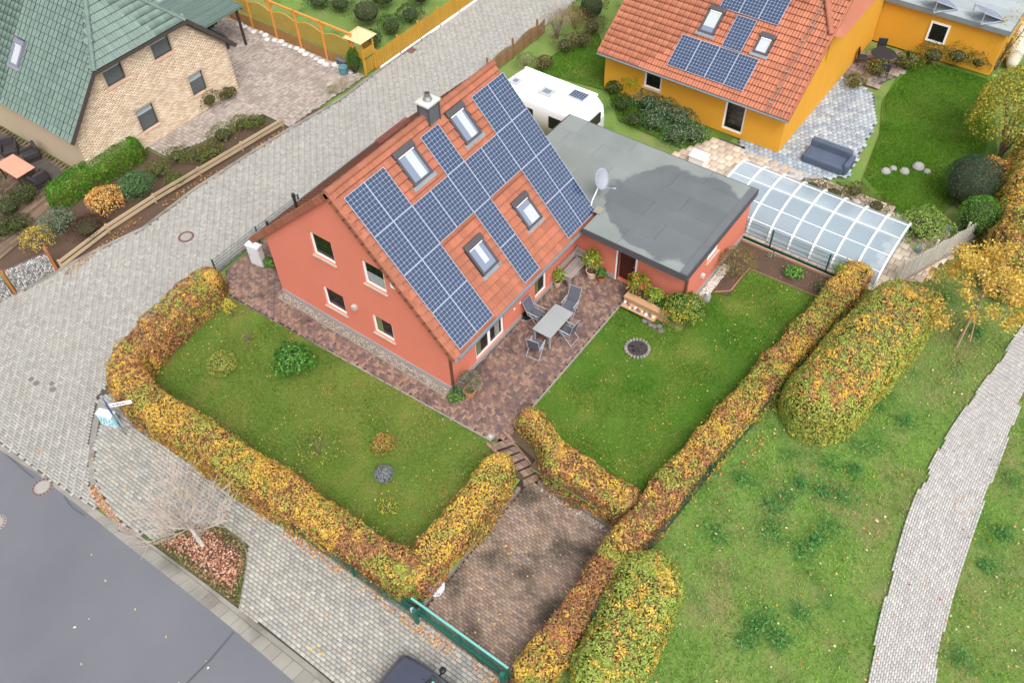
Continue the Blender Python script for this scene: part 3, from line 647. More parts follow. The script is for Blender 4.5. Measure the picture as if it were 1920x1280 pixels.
p = MB(); p.b2((-.025, -.025, -.05), (0, 9.125, .26)); p.b2((0, -.025, -.05), (1.56, 0, .2)).b2((3.42, -.025, -.05), (5.5, 0, .2)).b2((6.38, -.025, -.05), (8.6, 0, .2)).b2((1.56, -.03, -.05), (3.42, .2, .19)).b2((5.5, -.03, -.05), (6.38, .2, .19)); p.obj('plinth', m_plinth, house)
cur = [None, [(.1, .96, .1, .62, m_curt)], None, [(.1, .42, .1, .95, m_curtg)]]
for (a, b, c, d), cu in zip(WIN, cur): window(house, (0, b, c), (0, -1, 0), (-1, 0, 0), b-a, d-c, curtain=cu)
for k, (a, b, c, d) in enumerate(DOORS): window(house, (a, 0, c), (1, 0, 0), (0, -1, 0), b-a, d-c, name='patio_door', leaves=2-k, sill=False, fw=.1, curtain=[[(.15, .4, .1, 1.8, m_curtg), (1.3, 1.6, .1, 1.8, m_curt)], [(.15, .35, .1, 1.8, m_curtg)]][k])
# roof slabs
rf = MB(); tk = .17
def slab(mb, pts, nrm, t): mb.add([Vector(p) for p in pts] + [Vector(p) - Vector(nrm)*t for p in pts], [(0, 1, 2, 3), (7, 6, 5, 4)] + [(i, i+4, (i+1) % 4 + 4, (i+1) % 4) for i in range(4)])
slab(rf, [(-OV, YR, ZR-.01), (XE, YR, ZR-.01), (XE, YR-SE*ct, ZR-SE*st_-.01), (-OV, YR-SE*ct, ZR-SE*st_-.01)], (0, -st_, ct), tk)
slab(rf, [(-OV, YR, ZR-.012), (XE, YR, ZR-.012), (XE, 10.05, 2.65), (-OV, 10.05, 2.65)], (0, math.sin(TL), math.cos(TL)), tk)
m_under = mat('roof_underlay', lin(120, 74, 54), .85, .1, 2., 30.)
roof = rf.obj('roof', m_under, house)
MR = slopeM((-OV, YR-SE*ct, ZR-SE*st_), (1, 0, 0), (0, ct, st_))           # local y = distance up from the eave
ML = slopeM((XE, 10.05, 2.66), (-1, 0, 0), (0, -math.cos(TL), math.sin(TL)))
SKY = [(2.85, 3.87, .40, 1.74), (5.82, 6.76, .42, 1.78), (5.92, 6.84, 4.58, 5.80), (2.96, 3.92, 4.58, 5.86)]   # u0 u1 s0 s1
PVC = [(c, r) for r, cs in enumerate(((0, 1, 4, 7, 8), range(9), (0, 1, 4, 7, 8), (0, 1, 4, 7, 8))) for c in cs]
U0_, S0_, PW_, PH_ = .2445, .4971, 1.006, 1.67
def sk_skip(x, y): u, s = x - OV, SE - y; return any(a-.02 < u < b+.02 and c-.02 < s < d+.02 for a, b, c, d in SKY)
def pv_cover(x, y): u, s = x - OV, SE - y; return any(abs(u - (U0_ + (c+.5)*PW_)) < PW_/2 and abs(s - (S0_ + (r+.5)*PH_)) < PH_/2 for c, r in PVC)
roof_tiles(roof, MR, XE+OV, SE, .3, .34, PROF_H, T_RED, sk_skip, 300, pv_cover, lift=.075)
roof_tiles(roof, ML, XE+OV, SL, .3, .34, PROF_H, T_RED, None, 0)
for k in range(24):
    x = -OV - .02 + k*(XE+OV+.04)/24; r_ = MB(); ring = lambda xx, rr: [(xx, YR + rr*math.cos(a), ZR - .03 + rr*math.sin(a)*.85) for a in [math.pi*i/8 for i in range(9)]]
    r_.loft([ring(x, .15), ring(x+.42, .135)], cap=True).obj('ridge_tile', m_tile, roof)
n = 21
for k in range(n):                                                        # hanging verge tiles at the gable
    for sgn, L_, T_ in ((-1, SE, TH), (1, SL, TL)):
        s0, s1 = L_*k/n, L_*(k+1)/n + .03; m_ = MB(); vs = []
        for s in (s0, s1):
            lift = .05 if s == s1 else .02
            y, z = YR + sgn*s*math.cos(T_), ZR - s*math.sin(T_); nx_, nz_ = sgn*math.sin(T_), math.cos(T_)
            for dx, dn in ((-OV-.05, -.2), (-OV-.01, -.2), (-OV-.01, lift-.01), (-OV+.16, lift-.01), (-OV+.16, lift+.015), (-OV-.05, lift+.015)):
                vs.append((dx, y + nx_*dn, z + nz_*dn))
        m_.add(vs, [(i, (i+1) % 6, 6+(i+1) % 6, 6+i) for i in range(6)] + [tuple(range(6)), tuple(range(11, 5, -1))]).obj('verge_tile', m_tile, roof)
for c, r in PVC:
    s1 = S0_ + (r+1)*PH_ - .01; u = U0_ + c*PW_ + .004
    M = slopeM((u, YR - s1*ct - .12*st_, ZR - s1*st_ + .12*ct), (1, 0, 0), (0, ct, st_))
    solar_panel(house, M)
for (a, b, c, d), bl in zip(SKY, ((.4, .85, 0, 1), (.4, .85, 0, 1), (.3, 1., 0, .62), (.38, .72, .2, 1))):
    skylight(house, slopeM((a, YR - d*ct, ZR - d*st_), (1, 0, 0), (0, ct, st_)), b-a, d-c, bl)
# gutters, downpipe, chimney, vents, roof tread
def gutter(parent, x0, x1, y, z, axis='x', r=.075):
    g = MB(); f = lambda t, a, rr: ((t, y + rr*math.cos(a), z + rr*math.sin(a)) if axis == 'x' else (y + rr*math.cos(a), t, z + rr*math.sin(a)))
    A_ = [math.pi + math.pi*i/8 for i in range(9)]
    g.loft([[f(t, a, r) for a in A_] + [f(t, a, r-.012) for a in A_[::-1]] for t in (x0, x1)]); return g.obj('gutter', m_zinc, parent)
gutter(house, -OV-.03, XE+.03, YR-SE*ct-.085, ZR-SE*st_-.02)
gutter(house, -OV-.03, XE+.03, 10.13, 2.62)
MB().tube([(.06, YR-SE*ct-.08, ZR-SE*st_-.09), (.06, -.3, 2.05), (.02, -.09, 1.85), (.02, -.09, .0)], [.05]*4, 8).obj('downpipe', m_brownm, house)
ch = MB(); cc = pix(802, 190, 8.2); cx_, cy_ = float(cc[0]), float(cc[1])
ch.b2((cx_-.29, cy_-.24, 6.9), (cx_+.29, cy_+.24, 8.16)); chm = ch.obj('chimney', mat('slate_cladding', lin(92, 94, 100), .6, .15, 4., 40.), house)
for sx_ in (-1, 1):
    for sy_ in (-1, 1): MB().b2((cx_+sx_*.3-.02, cy_+sy_*.25-.02, 6.9), (cx_+sx_*.3+.02, cy_+sy_*.25+.02, 8.155)).obj('corner_trim', m_dark, chm)
MB().bevbox((cx_-.37, cy_-.32, 8.16), (cx_+.37, cy_+.32, 8.26), .02).obj('cap', mat('chimney_cap', lin(186, 185, 180), .8, .1, 3., 40.), chm)
MB().lathe((cx_, cy_, 8.25), [(.17, 0), (.17, .05), (.12, .16), (.12, .3), (.095, .3), (.095, .1)], 20).obj('cowl', mat('steel_cowl', lin(170, 170, 172), .3, .05, 3., 20., metal=.8), chm, smooth=False)
def onL(px_, py_):
    d = pray(px_, py_); nrm = np.array([0, math.sin(TL), math.cos(TL)]); t = np.dot(np.array([0, YR, ZR]) - CAM, nrm)/np.dot(d, nrm); return CAM + t*d
vp = np.array([.55, 7.35, zr_(7.35)]); MB().cyl(vp, vp + (0, 0, .62), .055, .055, 10).cyl(vp + (0, 0, .56), vp + (0, 0, .7), .085, .07, 10).obj('vent_pipe', mat('black_plastic', lin(44, 42, 46), .5, .1), house)
vp = np.array([.3, 9.2, zr_(9.2)]); MB().cyl(vp, vp + (0, 0, .28), .05, .05, 8).obj('vent_pipe', MATS['black_plastic'], house)
tr_ = MB(); ty, tz = 5.35, zr_(5.35) + .33
for k in range(4): tr_.bar((3.3, ty-.12+.08*k, tz), (5.0, ty-.12+.08*k, tz), .03, .03)
for k in range(9): tr_.bar((3.3+.2125*k, ty-.14, tz+.004), (3.3+.2125*k, ty+.14, tz+.004), .02, .02)
for x in (3.5, 4.8): tr_.bar((x, ty, tz), (x, ty, zr_(ty)), .03, .03)
tr_.obj('roof_tread', mat('red_brown_metal', lin(128, 74, 66), .6, .1), house)
MB().b2((-.16, 4.47, 1.86), (0, 4.66, 2.03)).obj('wall_lamp', mat('grey_lamp', lin(176, 172, 172), .5, .05), house)
MB().b2((-.09, 2.02, 4.44), (0, 2.26, 4.68)).obj('meter_box', m_white, house)
for x, z in ((4.05, .9), (4.45, .9)): MB().b2((x, -.02, z), (x+.09, 0, z+.09)).obj('socket', m_white, house)

# ------------------------------------------------------------------ flat-roofed garage
garage = thing('garage', 'flat-roofed orange-red garage with grey felt roof beside the house', 'garage', (11, -2, 0))
GX0, GX1, GY0, GY1, GZ = 8.6, 13.95, -5.25, 3.9, 2.36
w = MB(); wall_face(w, [(GY0, 0), (0, 0), (0, GZ), (GY0, GZ)], [(-2.86, -2.02, 0, 1.95)], lambda a, b: (GX0, a, b), .25, (1, 0, 0))
wall_face(w, [(GX0, 0), (GX1, 0), (GX1, GZ), (GX0, GZ)], [(10.1, 11.1, 1.5, 2.0)], lambda a, b: (a, GY0, b), .15, (0, 1, 0))
w.poly([(GX1, GY0, 0), (GX1, GY1, 0), (GX1, GY1, GZ), (GX1, GY0, GZ)]); w.poly([(9.02, GY1, 0), (GX1, GY1, 0), (GX1, GY1, GZ), (9.02, GY1, GZ)]); w.poly([(GX0, GY0, .01), (GX1, GY0, .01), (GX1, GY1, .01), (9.02, GY1, .01), (9.02, -.01, .01), (GX0, -.01, .01)])
w.obj('wall', m_wall, garage)
MB().b2((GX0-.025, GY0-.025, -.05), (GX0, -2.88, .22)).b2((GX0-.025, -2.0, -.05), (GX0, 0, .22)).b2((GX0, GY0-.025, -.05), (GX1, GY0, .25)).obj('plinth', m_plinth, garage)
window(garage, (10.1, GY0, 1.5), (1, 0, 0), (0, -1, 0), 1.0, .5, gm=m_blind, recess=.06)
d_ = MB().b2((GX0+.2, -2.84, .02), (GX0+.25, -2.04, 1.93)).obj('door', mat('dark_red_door', lin(70, 32, 24), .6, .15), garage)
MB().b2((GX0+.12, -2.76, .95), (GX0+.2, -2.70, 1.05)).obj('handle', m_zinc, d_)
MB().b2((GX0-.03, -2.02, 0.), (GX0+.1, -1.95, 1.97)).b2((GX0-.03, -2.93, .0), (GX0+.1, -2.86, 1.97)).obj('door_frame', m_white, garage)
RX0, RX1, RY0, RY1 = 8.0, 14.1, -5.36, 4.05; RZ = 2.62
Lp = [(RX0, RY0), (RX1, RY0), (RX1, RY1), (9.3, RY1), (9.3, -.62), (RX0, -.62)]
MB().prism(Lp, GZ-.02, RZ-.02).obj('roof', m_felt_plain, garage)
fs = MB().b2((RX0-.03, RY0-.03, RZ-.3), (RX0, -.6, RZ+.015)).b2((RX0, RY0-.03, RZ-.3), (RX1+.03, RY0, RZ+.015)).b2((RX1, RY0, RZ-.3), (RX1+.03, RY1, RZ+.015)).b2((9.3, RY1, RZ-.3), (RX1+.03, RY1+.03, RZ+.015)).obj('fascia', mat('slate_fascia', lin(78, 76, 80), .75, .15, 2., 40.), garage)
# roofing felt: overlapping sheets, with a damp patch in the material
mf = bpy.data.materials.new('roofing_felt'); mf.use_nodes = True; MATS['roofing_felt'] = mf
n_, l_ = mf.node_tree.nodes, mf.node_tree.links; b_ = n_['Principled BSDF']; geo = n_.new('ShaderNodeNewGeometry')
def N_(t, **kw):
    k = n_.new(t)
    for a, v in kw.items(): setattr(k, a, v)
    return k
no = N_('ShaderNodeTexNoise'); no.inputs['Scale'].default_value = .9; no.inputs['Detail'].default_value = 3; l_.new(geo.outputs['Position'], no.inputs['Vector'])
sc_ = N_('ShaderNodeVectorMath', operation='SCALE'); sc_.inputs['Scale'].default_value = 1.5; l_.new(no.outputs['Color'], sc_.inputs[0])
ad = N_('ShaderNodeVectorMath', operation='ADD'); l_.new(geo.outputs['Position'], ad.inputs[0]); l_.new(sc_.outputs[0], ad.inputs[1])
su = N_('ShaderNodeVectorMath', operation='SUBTRACT'); su.inputs[1].default_value = (11.75, -2.6, RZ+.75); l_.new(ad.outputs[0], su.inputs[0])
mu = N_('ShaderNodeVectorMath', operation='MULTIPLY'); mu.inputs[1].default_value = (.36, .33, 0); l_.new(su.outputs[0], mu.inputs[0])
le = N_('ShaderNodeVectorMath', operation='LENGTH'); l_.new(mu.outputs[0], le.inputs[0])
mr = N_('ShaderNodeMapRange'); mr.inputs[1].default_value = .97; mr.inputs[2].default_value = 1.02; l_.new(le.outputs['Value'], mr.inputs[0])
n2 = N_('ShaderNodeTexNoise'); n2.inputs['Scale'].default_value = .7; n2.inputs['Detail'].default_value = 6; l_.new(geo.outputs['Position'], n2.inputs['Vector'])
n3 = N_('ShaderNodeTexNoise'); n3.inputs['Scale'].default_value = 90; l_.new(geo.outputs['Position'], n3.inputs['Vector'])
oi = N_('ShaderNodeObjectInfo')
mc = N_('ShaderNodeMix', data_type='RGBA'); mc.inputs[6].default_value = (*lin(94, 99, 100), 1); mc.inputs[7].default_value = (*lin(122, 128, 125), 1); l_.new(mr.outputs[0], mc.inputs[0])
def mth(op, a, b):
    k = N_('ShaderNodeMath', operation=op)
    for i, v in enumerate((a, b)):
        if isinstance(v, (int, float)): k.inputs[i].default_value = v
        else: l_.new(v, k.inputs[i])
    return k.outputs[0]
v_ = mth('ADD', mth('ADD', mth('MULTIPLY', n2.outputs['Fac'], .5), mth('MULTIPLY', n3.outputs['Fac'], .3)), mth('ADD', mth('MULTIPLY', oi.outputs['Random'], .12), .54))
ms = N_('ShaderNodeVectorMath', operation='SCALE'); l_.new(mc.outputs[2], ms.inputs[0]); l_.new(v_, ms.inputs['Scale']); l_.new(ms.outputs[0], b_.inputs['Base Color'])
rr_ = mth('ADD', mth('MULTIPLY', mr.outputs[0], .45), .42); l_.new(rr_, b_.inputs['Roughness'])
nr = 6; k = 0
for i in range(nr):
    x0, x1 = RX0 + (RX1-RX0)*i/nr, RX0 + (RX1-RX0)*(i+1)/nr + .04; yend = -.64 if i == 0 else RY1 - .02
    if x0 < 9.3 < x1: pass
    cuts = [RY0+.01] + [v for v in ((-3.3 if i % 2 else -2.2), (-.64 if i < 2 else (.4 if i % 2 else 1.6)), 3.0 if i % 2 else 3.3) if v < yend - .3] + [yend]
    for a, b in zip(cuts, cuts[1:]):
        if b - a < .05: continue
        xa = max(x0, 9.31) if b > -.6 else x0
        MB().box(((xa+min(x1, RX1-.005))/2, (a+b)/2, RZ - .012 + .003*i), (min(x1, RX1-.005)-xa, b-a-.012, .02)).obj('felt_sheet', mf, garage)
MB().b2((RX0+.01, RY0+.005, RZ+.012), (RX1-.01, RY0+.32, RZ+.03)).obj('felt_edge', m_felt_plain, garage)
MB().tube([(GX0-.12, GY0+.12, RZ-.3), (GX0-.06, GY0+.06, 2.1), (GX0-.06, GY0+.06, .0)], [.045]*3, 8).obj('downpipe', m_brownm, garage)
MB().b2((9.75, GY0-.12, 1.0), (9.9, GY0, 1.16)).obj('wall_lamp', mat('small_lamp', lin(200, 200, 205), .4, .05), garage)
# satellite dish on the garage roof
dp = pix(1140, 335, 3.25); dl = thing('satellite_dish', 'pale grey satellite dish on bent pole above garage roof', 'satellite dish', tuple(pix(1105, 388, RZ)))
base = pix(1107, 390, RZ); dc = Vector((base[0]+.75, base[1]-.02, RZ+1.02)); ax = Vector((-.05, -.95, .42)).normalized(); m_dish = mat('dish_paint', lin(148, 153, 164), .45, .05, 2., 20.)
aa = ax.cross(Vector((0, 0, 1))).normalized(); bb = ax.cross(aa); rings = []
for rr, dd in ((.06, -.075), (.2, -.055), (.33, -.02), (.42, .02), (.425, .01), (.33, -.035), (.2, -.07), (.06, -.09)): rings.append([dc + (aa*math.cos(t)*rr + bb*math.sin(t)*rr*1.08) + ax*dd for t in [2*math.pi*i/24 for i in range(24)]])
MB().loft(rings).obj('reflector', m_dish, dl, smooth=True)
MB().tube([Vector((base[0], base[1], RZ)), Vector((base[0]+.12, base[1], RZ+.32)), Vector((base[0]+.45, base[1], RZ+.62)), dc - ax*.1], [.025]*4, 8).obj('pole', m_white, dl)
lp = dc + ax*.55 + bb*.42*(1 if bb.z < 0 else -1); MB().bar(dc + bb*.42*(1 if bb.z < 0 else -1), lp, .025).cyl(lp - ax*.08, lp + ax*.02, .04, .03, 8).obj('feed_arm', m_frame, dl)
MB().b2((base[0]-.15, base[1]-.55, RZ), (base[0]+.25, base[1]-.2, RZ+.05)).obj('base_slab', m_conc, dl)

# ------------------------------------------------------------------ neighbour: brick house with green half-hipped roof
gh = thing('brick_house', 'cream brick house with green half-hipped tiled roof', 'house', (4.67, 26, 0))
m_brick = mat('cream_brick_joint', lin(184, 164, 140), .92, .06, 2., 40.)
GYF, gx0, gx1, gxc = 22.0, .05, 9.3, 4.67; gze, gzr = 2.55, 7.8; gs_ = (gzr-gze)/(gxc+.32)
gz = lambda x: gze + (x+.32)*gs_ if x < gxc else gze + (9.66-x)*gs_
HZ = 5.02; hx0, hx1 = -.32 + (HZ-gze)/gs_, 9.66 - (HZ-gze)/gs_
outl = [(gx0, 0), (gx1, 0), (gx1, gz(gx1)-.22), (hx1-.1, HZ-.18), (hx0+.1, HZ-.18), (gx0, gz(gx0)-.22)]
GW = [(2.55, 3.58, 3.75, 4.83), (5.27, 6.35, 3.75, 4.83), (3.3, 4.3, .8, 2.0), (6.6, 7.5, 1.0, 2.1)]
w = MB(); wall_face(w, outl, GW, lambda a, b: (a, GYF, b), .2, (0, 1, 0)); w.poly([(gx0, GYF, 0), (gx0, 34, 0), (gx0, 34, gz(gx0)-.2), (gx0, GYF, gz(gx0)-.2)]); w.poly([(gx1, GYF, 0), (gx1, 34, 0), (gx1, 34, gz(gx1)-.2), (gx1, GYF, gz(gx1)-.2)])
gwall = w.obj('wall', m_brick, gh)
# facing bricks on the facade as raised geometry
bw, bh = .24, .083; Vb, Cb = [], []
for r in range(int(5.2/bh)):
    for c in range(-1, int(9.4/bw)+1):
        x0 = gx0 + (c + .5*(r % 2))*bw + .006; x1 = x0 + bw - .012; z0 = r*bh + .005; z1 = z0 + bh - .01
        if x0 < gx0 or x1 > gx1: continue
        cxb, czb = (x0+x1)/2, (z0+z1)/2
        if z1 > min(gz(x0), gz(x1), HZ) - .2: continue
        if any(a-.0 < x1 and b+.0 > x0 and c_-.02 < z1 and d+.02 > z0 for a, b, c_, d in GW): continue
        Vb.append([(x0, GYF-.012, z0), (x1, GYF-.012, z0), (x1, GYF-.012, z1), (x0, GYF-.012, z1), (x0, GYF+.002, z0), (x1, GYF+.002, z0), (x1, GYF+.002, z1), (x0, GYF+.002, z1)])
        Cb.append(np.array(random.choice([lin(222, 202, 176), lin(216, 194, 166), lin(228, 210, 188), lin(208, 182, 154)]))*random.uniform(.92, 1.06))
Vb = np.array(Vb) - np.array(wloc(gwall)); nb = len(Vb); F = (np.array([[0, 1, 2, 3], [0, 4, 5, 1], [1, 5, 6, 2], [2, 6, 7, 3], [3, 7, 4, 0]])[None] + 8*np.arange(nb)[:, None, None]).reshape(-1, 4)
link('brickwork', fast_mesh('brickwork', Vb.reshape(-1, 3), quads=F, col=np.repeat(np.array(Cb), 8, 0)), mat('cream_brick', rough=.9, var=.08, attr=True, bump=.2), gwall, 'stuff')
m_gw = mat('grey_window_frame', lin(62, 66, 70), .5, .05); m_gglass = mat('grey_glass', lin(84, 90, 92), .08, .1, 2., 3., spec=.6); m_sillr = mat('pink_brick_sill', lin(206, 168, 146), .9, .12, 4., 30.)
for a, b, c, d in GW:
    f = window(gh, (a, GYF, c), (1, 0, 0), (0, -1, 0), b-a, d-c, fm=m_gw, gm=m_gglass, recess=.1, fw=.06, sill=False)
    for i in range(8): 
        s_ = MB(); obox(s_, (a, GYF, c), (1, 0, 0), (0, -1, 0), (-.05 + i*(b-a+.1)/8 + .004, -.05 + (i+1)*(b-a+.1)/8 - .004), (-.1, -.003), (-.1, .05)); s_.obj('sill_brick', m_sillr, f)
    s_ = MB(); obox(s_, (a, GYF, c), (1, 0, 0), (0, -1, 0), (.06, b-a-.06), (d-c-.36, d-c-.06), (-.139, -.12)); s_.obj('blind', mat('grey_blind', lin(158, 170, 174), .7, .05), f)
rf = MB(); yo = GYF - .35; ya = 24.3
slab(rf, [(-.32, yo, gze), (-.32, 34, gze), (gxc, 34, gzr), (gxc, yo, gzr)], (-math.sin(math.atan(gs_)), 0, math.cos(math.atan(gs_))), .18) if False else None
sa = math.atan(gs_); ns1 = Vector((-math.sin(sa), 0, math.cos(sa))); ns2 = Vector((math.sin(sa), 0, math.cos(sa)))
def pslab(mb, pts, nrm, t):
    k = len(pts); mb.add([Vector(p) for p in pts] + [Vector(p) - nrm*t for p in pts], [tuple(range(k)), tuple(range(2*k-1, k-1, -1))] + [(i, i+k, (i+1) % k + k, (i+1) % k) for i in range(k)])
pslab(rf, [(-.32, yo, gze), (hx0, yo, HZ), (gxc, ya, gzr), (gxc, 36, gzr), (-.32, 36, gze)], ns1, .16)
pslab(rf, [(9.66, yo, gze), (hx1, yo, HZ), (gxc, ya, gzr), (gxc, 36, gzr), (9.66, 36, gze)], ns2, .16)
hs_ = math.atan2(gzr-HZ, ya-yo); nh = Vector((0, -math.sin(hs_), math.cos(hs_))); pslab(rf, [(hx0, yo, HZ), (hx1, yo, HZ), (gxc, ya, gzr)], nh, .12)
groof = rf.obj('roof', mat('dark_green_under', lin(58, 66, 64), .8, .1), gh)
MGL = slopeM((-.32, 36, gze+.01), (0, -1, 0), (math.cos(sa), 0, math.sin(sa))); Wl = 36 - yo; Ll = (gzr-gze)/math.sin(sa)
def gin(x, y):
    yy = 36 - x; zz = gze + y*math.sin(sa)
    return yy > yo - .05 if zz < HZ else yy > yo + (zz-HZ)/(gzr-HZ)*(ya-yo) - .05
gsk = pix(65, 130, 4.55)
sku0, skv0 = 36 - 27.35, 1.95
def gskip(x, y): return sku0 < x < sku0 + .75 and skv0 - .1 < y < skv0 + 1.25
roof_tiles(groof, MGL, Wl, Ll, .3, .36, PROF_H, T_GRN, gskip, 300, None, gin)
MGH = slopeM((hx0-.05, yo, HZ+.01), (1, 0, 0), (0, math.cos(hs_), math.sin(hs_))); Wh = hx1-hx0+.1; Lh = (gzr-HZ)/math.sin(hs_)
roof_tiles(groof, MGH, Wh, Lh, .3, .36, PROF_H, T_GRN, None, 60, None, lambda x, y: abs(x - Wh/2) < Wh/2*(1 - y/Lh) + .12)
def ridge_line(part, A_, B_, material, nrm=(0, 0, 1), r=.13, step=.4, name='ridge_tile'):
    A_, B_ = Vector(A_), Vector(B_); d = (B_-A_).normalized(); n = max(1, int((B_-A_).length/step)); sd_ = d.cross(Vector((0, 0, 1))).normalized(); u_ = sd_.cross(d)
    for k in range(n):
        p, q_ = A_ + (B_-A_)*k/n, A_ + (B_-A_)*(k+1.06)/n
        MB().loft([[c0 + sd_*rr*math.cos(a) + u_*(rr*math.sin(a)*.8 - .03) for a in [math.pi*i/7 for i in range(8)]] for c0, rr in ((p, r), (q_, r*.88))]).obj(name, material, part)
ridge_line(groof, (hx0, yo-.02, HZ+.03), (gxc, ya, gzr+.03), m_tileG); ridge_line(groof, (hx1, yo-.02, HZ+.03), (gxc, ya, gzr+.03), m_tileG)
MB().bar((-.33, yo-.02, gze-.05), (hx0, yo-.02, HZ-.05), .03, .2).bar((9.67, yo-.02, gze-.05), (hx1, yo-.02, HZ-.05), .03, .2).bar((hx0, yo-.03, HZ-.1), (hx1, yo-.03, HZ-.1), .05, .14).obj('verge_board', mat('dark_verge', lin(70, 62, 58), .7, .1), groof)
skylight(gh, MGL @ Matrix.Translation((sku0+.03, skv0, .02)), .7, 1.2, (0, 1, 0, 1), framem=mat('mauve_frame', lin(120, 116, 134), .5, .05), glass=m_blind)

# ------------------------------------------------------------------ neighbour: ochre house with orange tiled roof
oh = thing('ochre_house', 'ochre yellow house with orange tiled roof and two roof windows', 'house', (24, 1, 0))
OA = R_(35); ox0, oz0, oy0, oy1 = 19.78, 2.2, -4.22, 6.15; OL = 8.2; ca, sa2 = math.cos(OA), math.sin(OA)
m_ochre = mat('ochre_render', lin(212, 152, 46), .9, .06, 1., 40.)
w = MB(); ow0 = ox0 + .45; zt = oz0 + .45*math.tan(OA) - .15; oxr = ox0 + OL*ca; ozr = oz0 + OL*sa2
wall_face(w, [(oy0+.25, 0), (oy1-.25, 0), (oy1-.25, zt), (oy0+.25, zt)], [(-2.0, -.9, .2, 1.9), (2.6, 3.6, .9, 1.9)], lambda a, b: (ow0, a, b), .15, (1, 0, 0))
for yy in (oy0+.25, oy1-.25): w.poly([(ow0, yy, 0), (ow0 + 12, yy, 0), (ow0+12, yy, zt), (oxr, yy, ozr-.2), (ow0, yy, zt)])
w.obj('wall', m_ochre, oh)
window(oh, (ow0, -.9, .2), (0, -1, 0), (-1, 0, 0), 1.1, 1.7, name='door', sill=False); window(oh, (ow0, 3.6, .9), (0, -1, 0), (-1, 0, 0), 1.0, 1.0)
rf = MB(); pslab(rf, [(ox0, oy0, oz0-.01), (oxr, oy0, ozr-.01), (oxr, oy1, ozr-.01), (ox0, oy1, oz0-.01)], Vector((-sa2, 0, ca)), .15); pslab(rf, [(oxr, oy0, ozr-.012), (oxr+6.5, oy0, oz0), (oxr+6.5, oy1, oz0), (oxr, oy1, ozr-.012)], Vector((sa2, 0, ca)), .15)
oroof = rf.obj('roof', m_under, oh)
MO = slopeM((ox0, oy1, oz0), (0, -1, 0), (ca, 0, sa2))
def otl(P): p = MO.inverted() @ Vector(P); return p.x, p.y
osk = [(4.36, 5.16, 2.6, 3.96), (7.28, 8.0, 2.48, 3.46)]
def oskip(x, y): return any(a < x < b and c < y < d for a, b, c, d in osk)
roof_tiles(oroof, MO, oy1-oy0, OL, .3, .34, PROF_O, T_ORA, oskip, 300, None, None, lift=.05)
for k in range(24): MB().bevbox((0, k*OL/24, -.08), (.09, (k+1)*OL/24 + .02, .075), .03, 1, MO @ Matrix.Translation((oy1-oy0-.07, 0, 0))).obj('verge_tile', m_tileO, oroof); 
for k in range(24): MB().bevbox((-.02, k*OL/24, -.08), (.07, (k+1)*OL/24 + .02, .075), .03, 1, MO).obj('verge_tile', m_tileO, oroof)
for a, b, c, d in osk: skylight(oh, MO @ Matrix.Translation((a, c, .03)), b-a, d-c, (0, 1, .22 if a < 5 else 0, .95), glass=m_skyglass)
for k in range(4): solar_panel(oh, MO @ Matrix.Translation((3.75 + k*1.012, .55, .12)))
solar_panel(oh, MO @ Matrix.Translation((5.8, 2.27, .12)))
for k in range(3): solar_panel(oh, MO @ Matrix.Translation((4.78 + k*1.012, 4.02, .12)))
gutter(oh, oy0, oy1, ox0-.07, oz0-.0, 'y')
m_cable = mat('steel_cable', lin(150, 120, 104), .5, .1)
for xx in (9.18, 9.32): MB().bar(MO @ Vector((xx, .05, .09)), MO @ Vector((xx, OL-.2, .09)), .03).obj('lightning_cable', m_cable, oh)
for k in range(9): MB().box((9.25, .5+k*.8, .09), (.22, .07, .05), M=MO).obj('snow_hook', m_cable, oh)
for xx in (9.98,): MB().bar(MO @ Vector((xx, .05, .1)), MO @ Vector((xx, OL-.2, .1)), .03).obj('lightning_cable', m_cable, oh)
# cross gable at the far right of that roof
cg = MB(); A0 = MO @ Vector((9.1, 4.75, .0)); apex = Vector((A0.x + 3., -1.4, A0.z + 2.2))
pe_ = [Vector((23.45, -4.0, 4.62)), Vector((24.6, -3.0, 5.62)), Vector((29, -3.0, 5.62)), Vector((29, -5.7, 3.6)), Vector((24.6, -5.7, 3.6))]
cg.poly([Vector((23.3, -4.15, 4.75)), Vector((25.2, -2.6, 6.2)), Vector((31, -2.6, 6.2)), Vector((31, -4.6, 4.7)), Vector((23.6, -4.6, 4.65))]); cg.obj('dormer_roof', m_tileO, oroof)
MB().poly([(24.0, oy0+.22, 3.), (32, oy0+.22, 3.), (32, oy0+.22, 4.95), (24.0, oy0+.22, 4.95)]).obj('dormer_wall', m_ochre, oh)
ridge_line(oroof, (23.3, -4.12, 4.8), (25.2, -2.6, 6.25), m_tileO)

# ------------------------------------------------------------------ flat-roofed ochre outbuilding with panels on racks
fb = thing('flat_roof_building', 'ochre flat-roofed outbuilding carrying two tilted panels on racks', 'building', (34.5, -7.5, 0))
bp = [tuple(pix(*p, 2.6)[:2]) for p in [(1672, -6), (1893, 66)]]; bx = (bp[0][0]+bp[1][0])/2
MB().b2((bx+.2, bp[1][1]+.15, 0), (bx+6, 2, 2.45)).obj('wall', m_ochre, fb)
MB().b2((bx, bp[1][1], 2.45), (bx+6.3, 3, 2.62)).obj('roof', m_felt_plain, fb)
for k in range(6): MB().b2((bx+.02+k*1.04, bp[1][1]+.02, 2.62), (bx+1.05+k*1.04, 2.9, 2.632+.003*k)).obj('felt_sheet', mat('pale_felt', lin(150, 158, 160), .9, .12, 1.5, 50., rand=.08), fb)
MB().b2((bx-.03, bp[1][1]-.03, 2.4), (bx, 3, 2.66)).b2((bx, bp[1][1]-.03, 2.4), (bx+6.3, bp[1][1], 2.66)).obj('fascia', mat('grey_fascia', lin(120, 128, 134), .6, .1), fb)
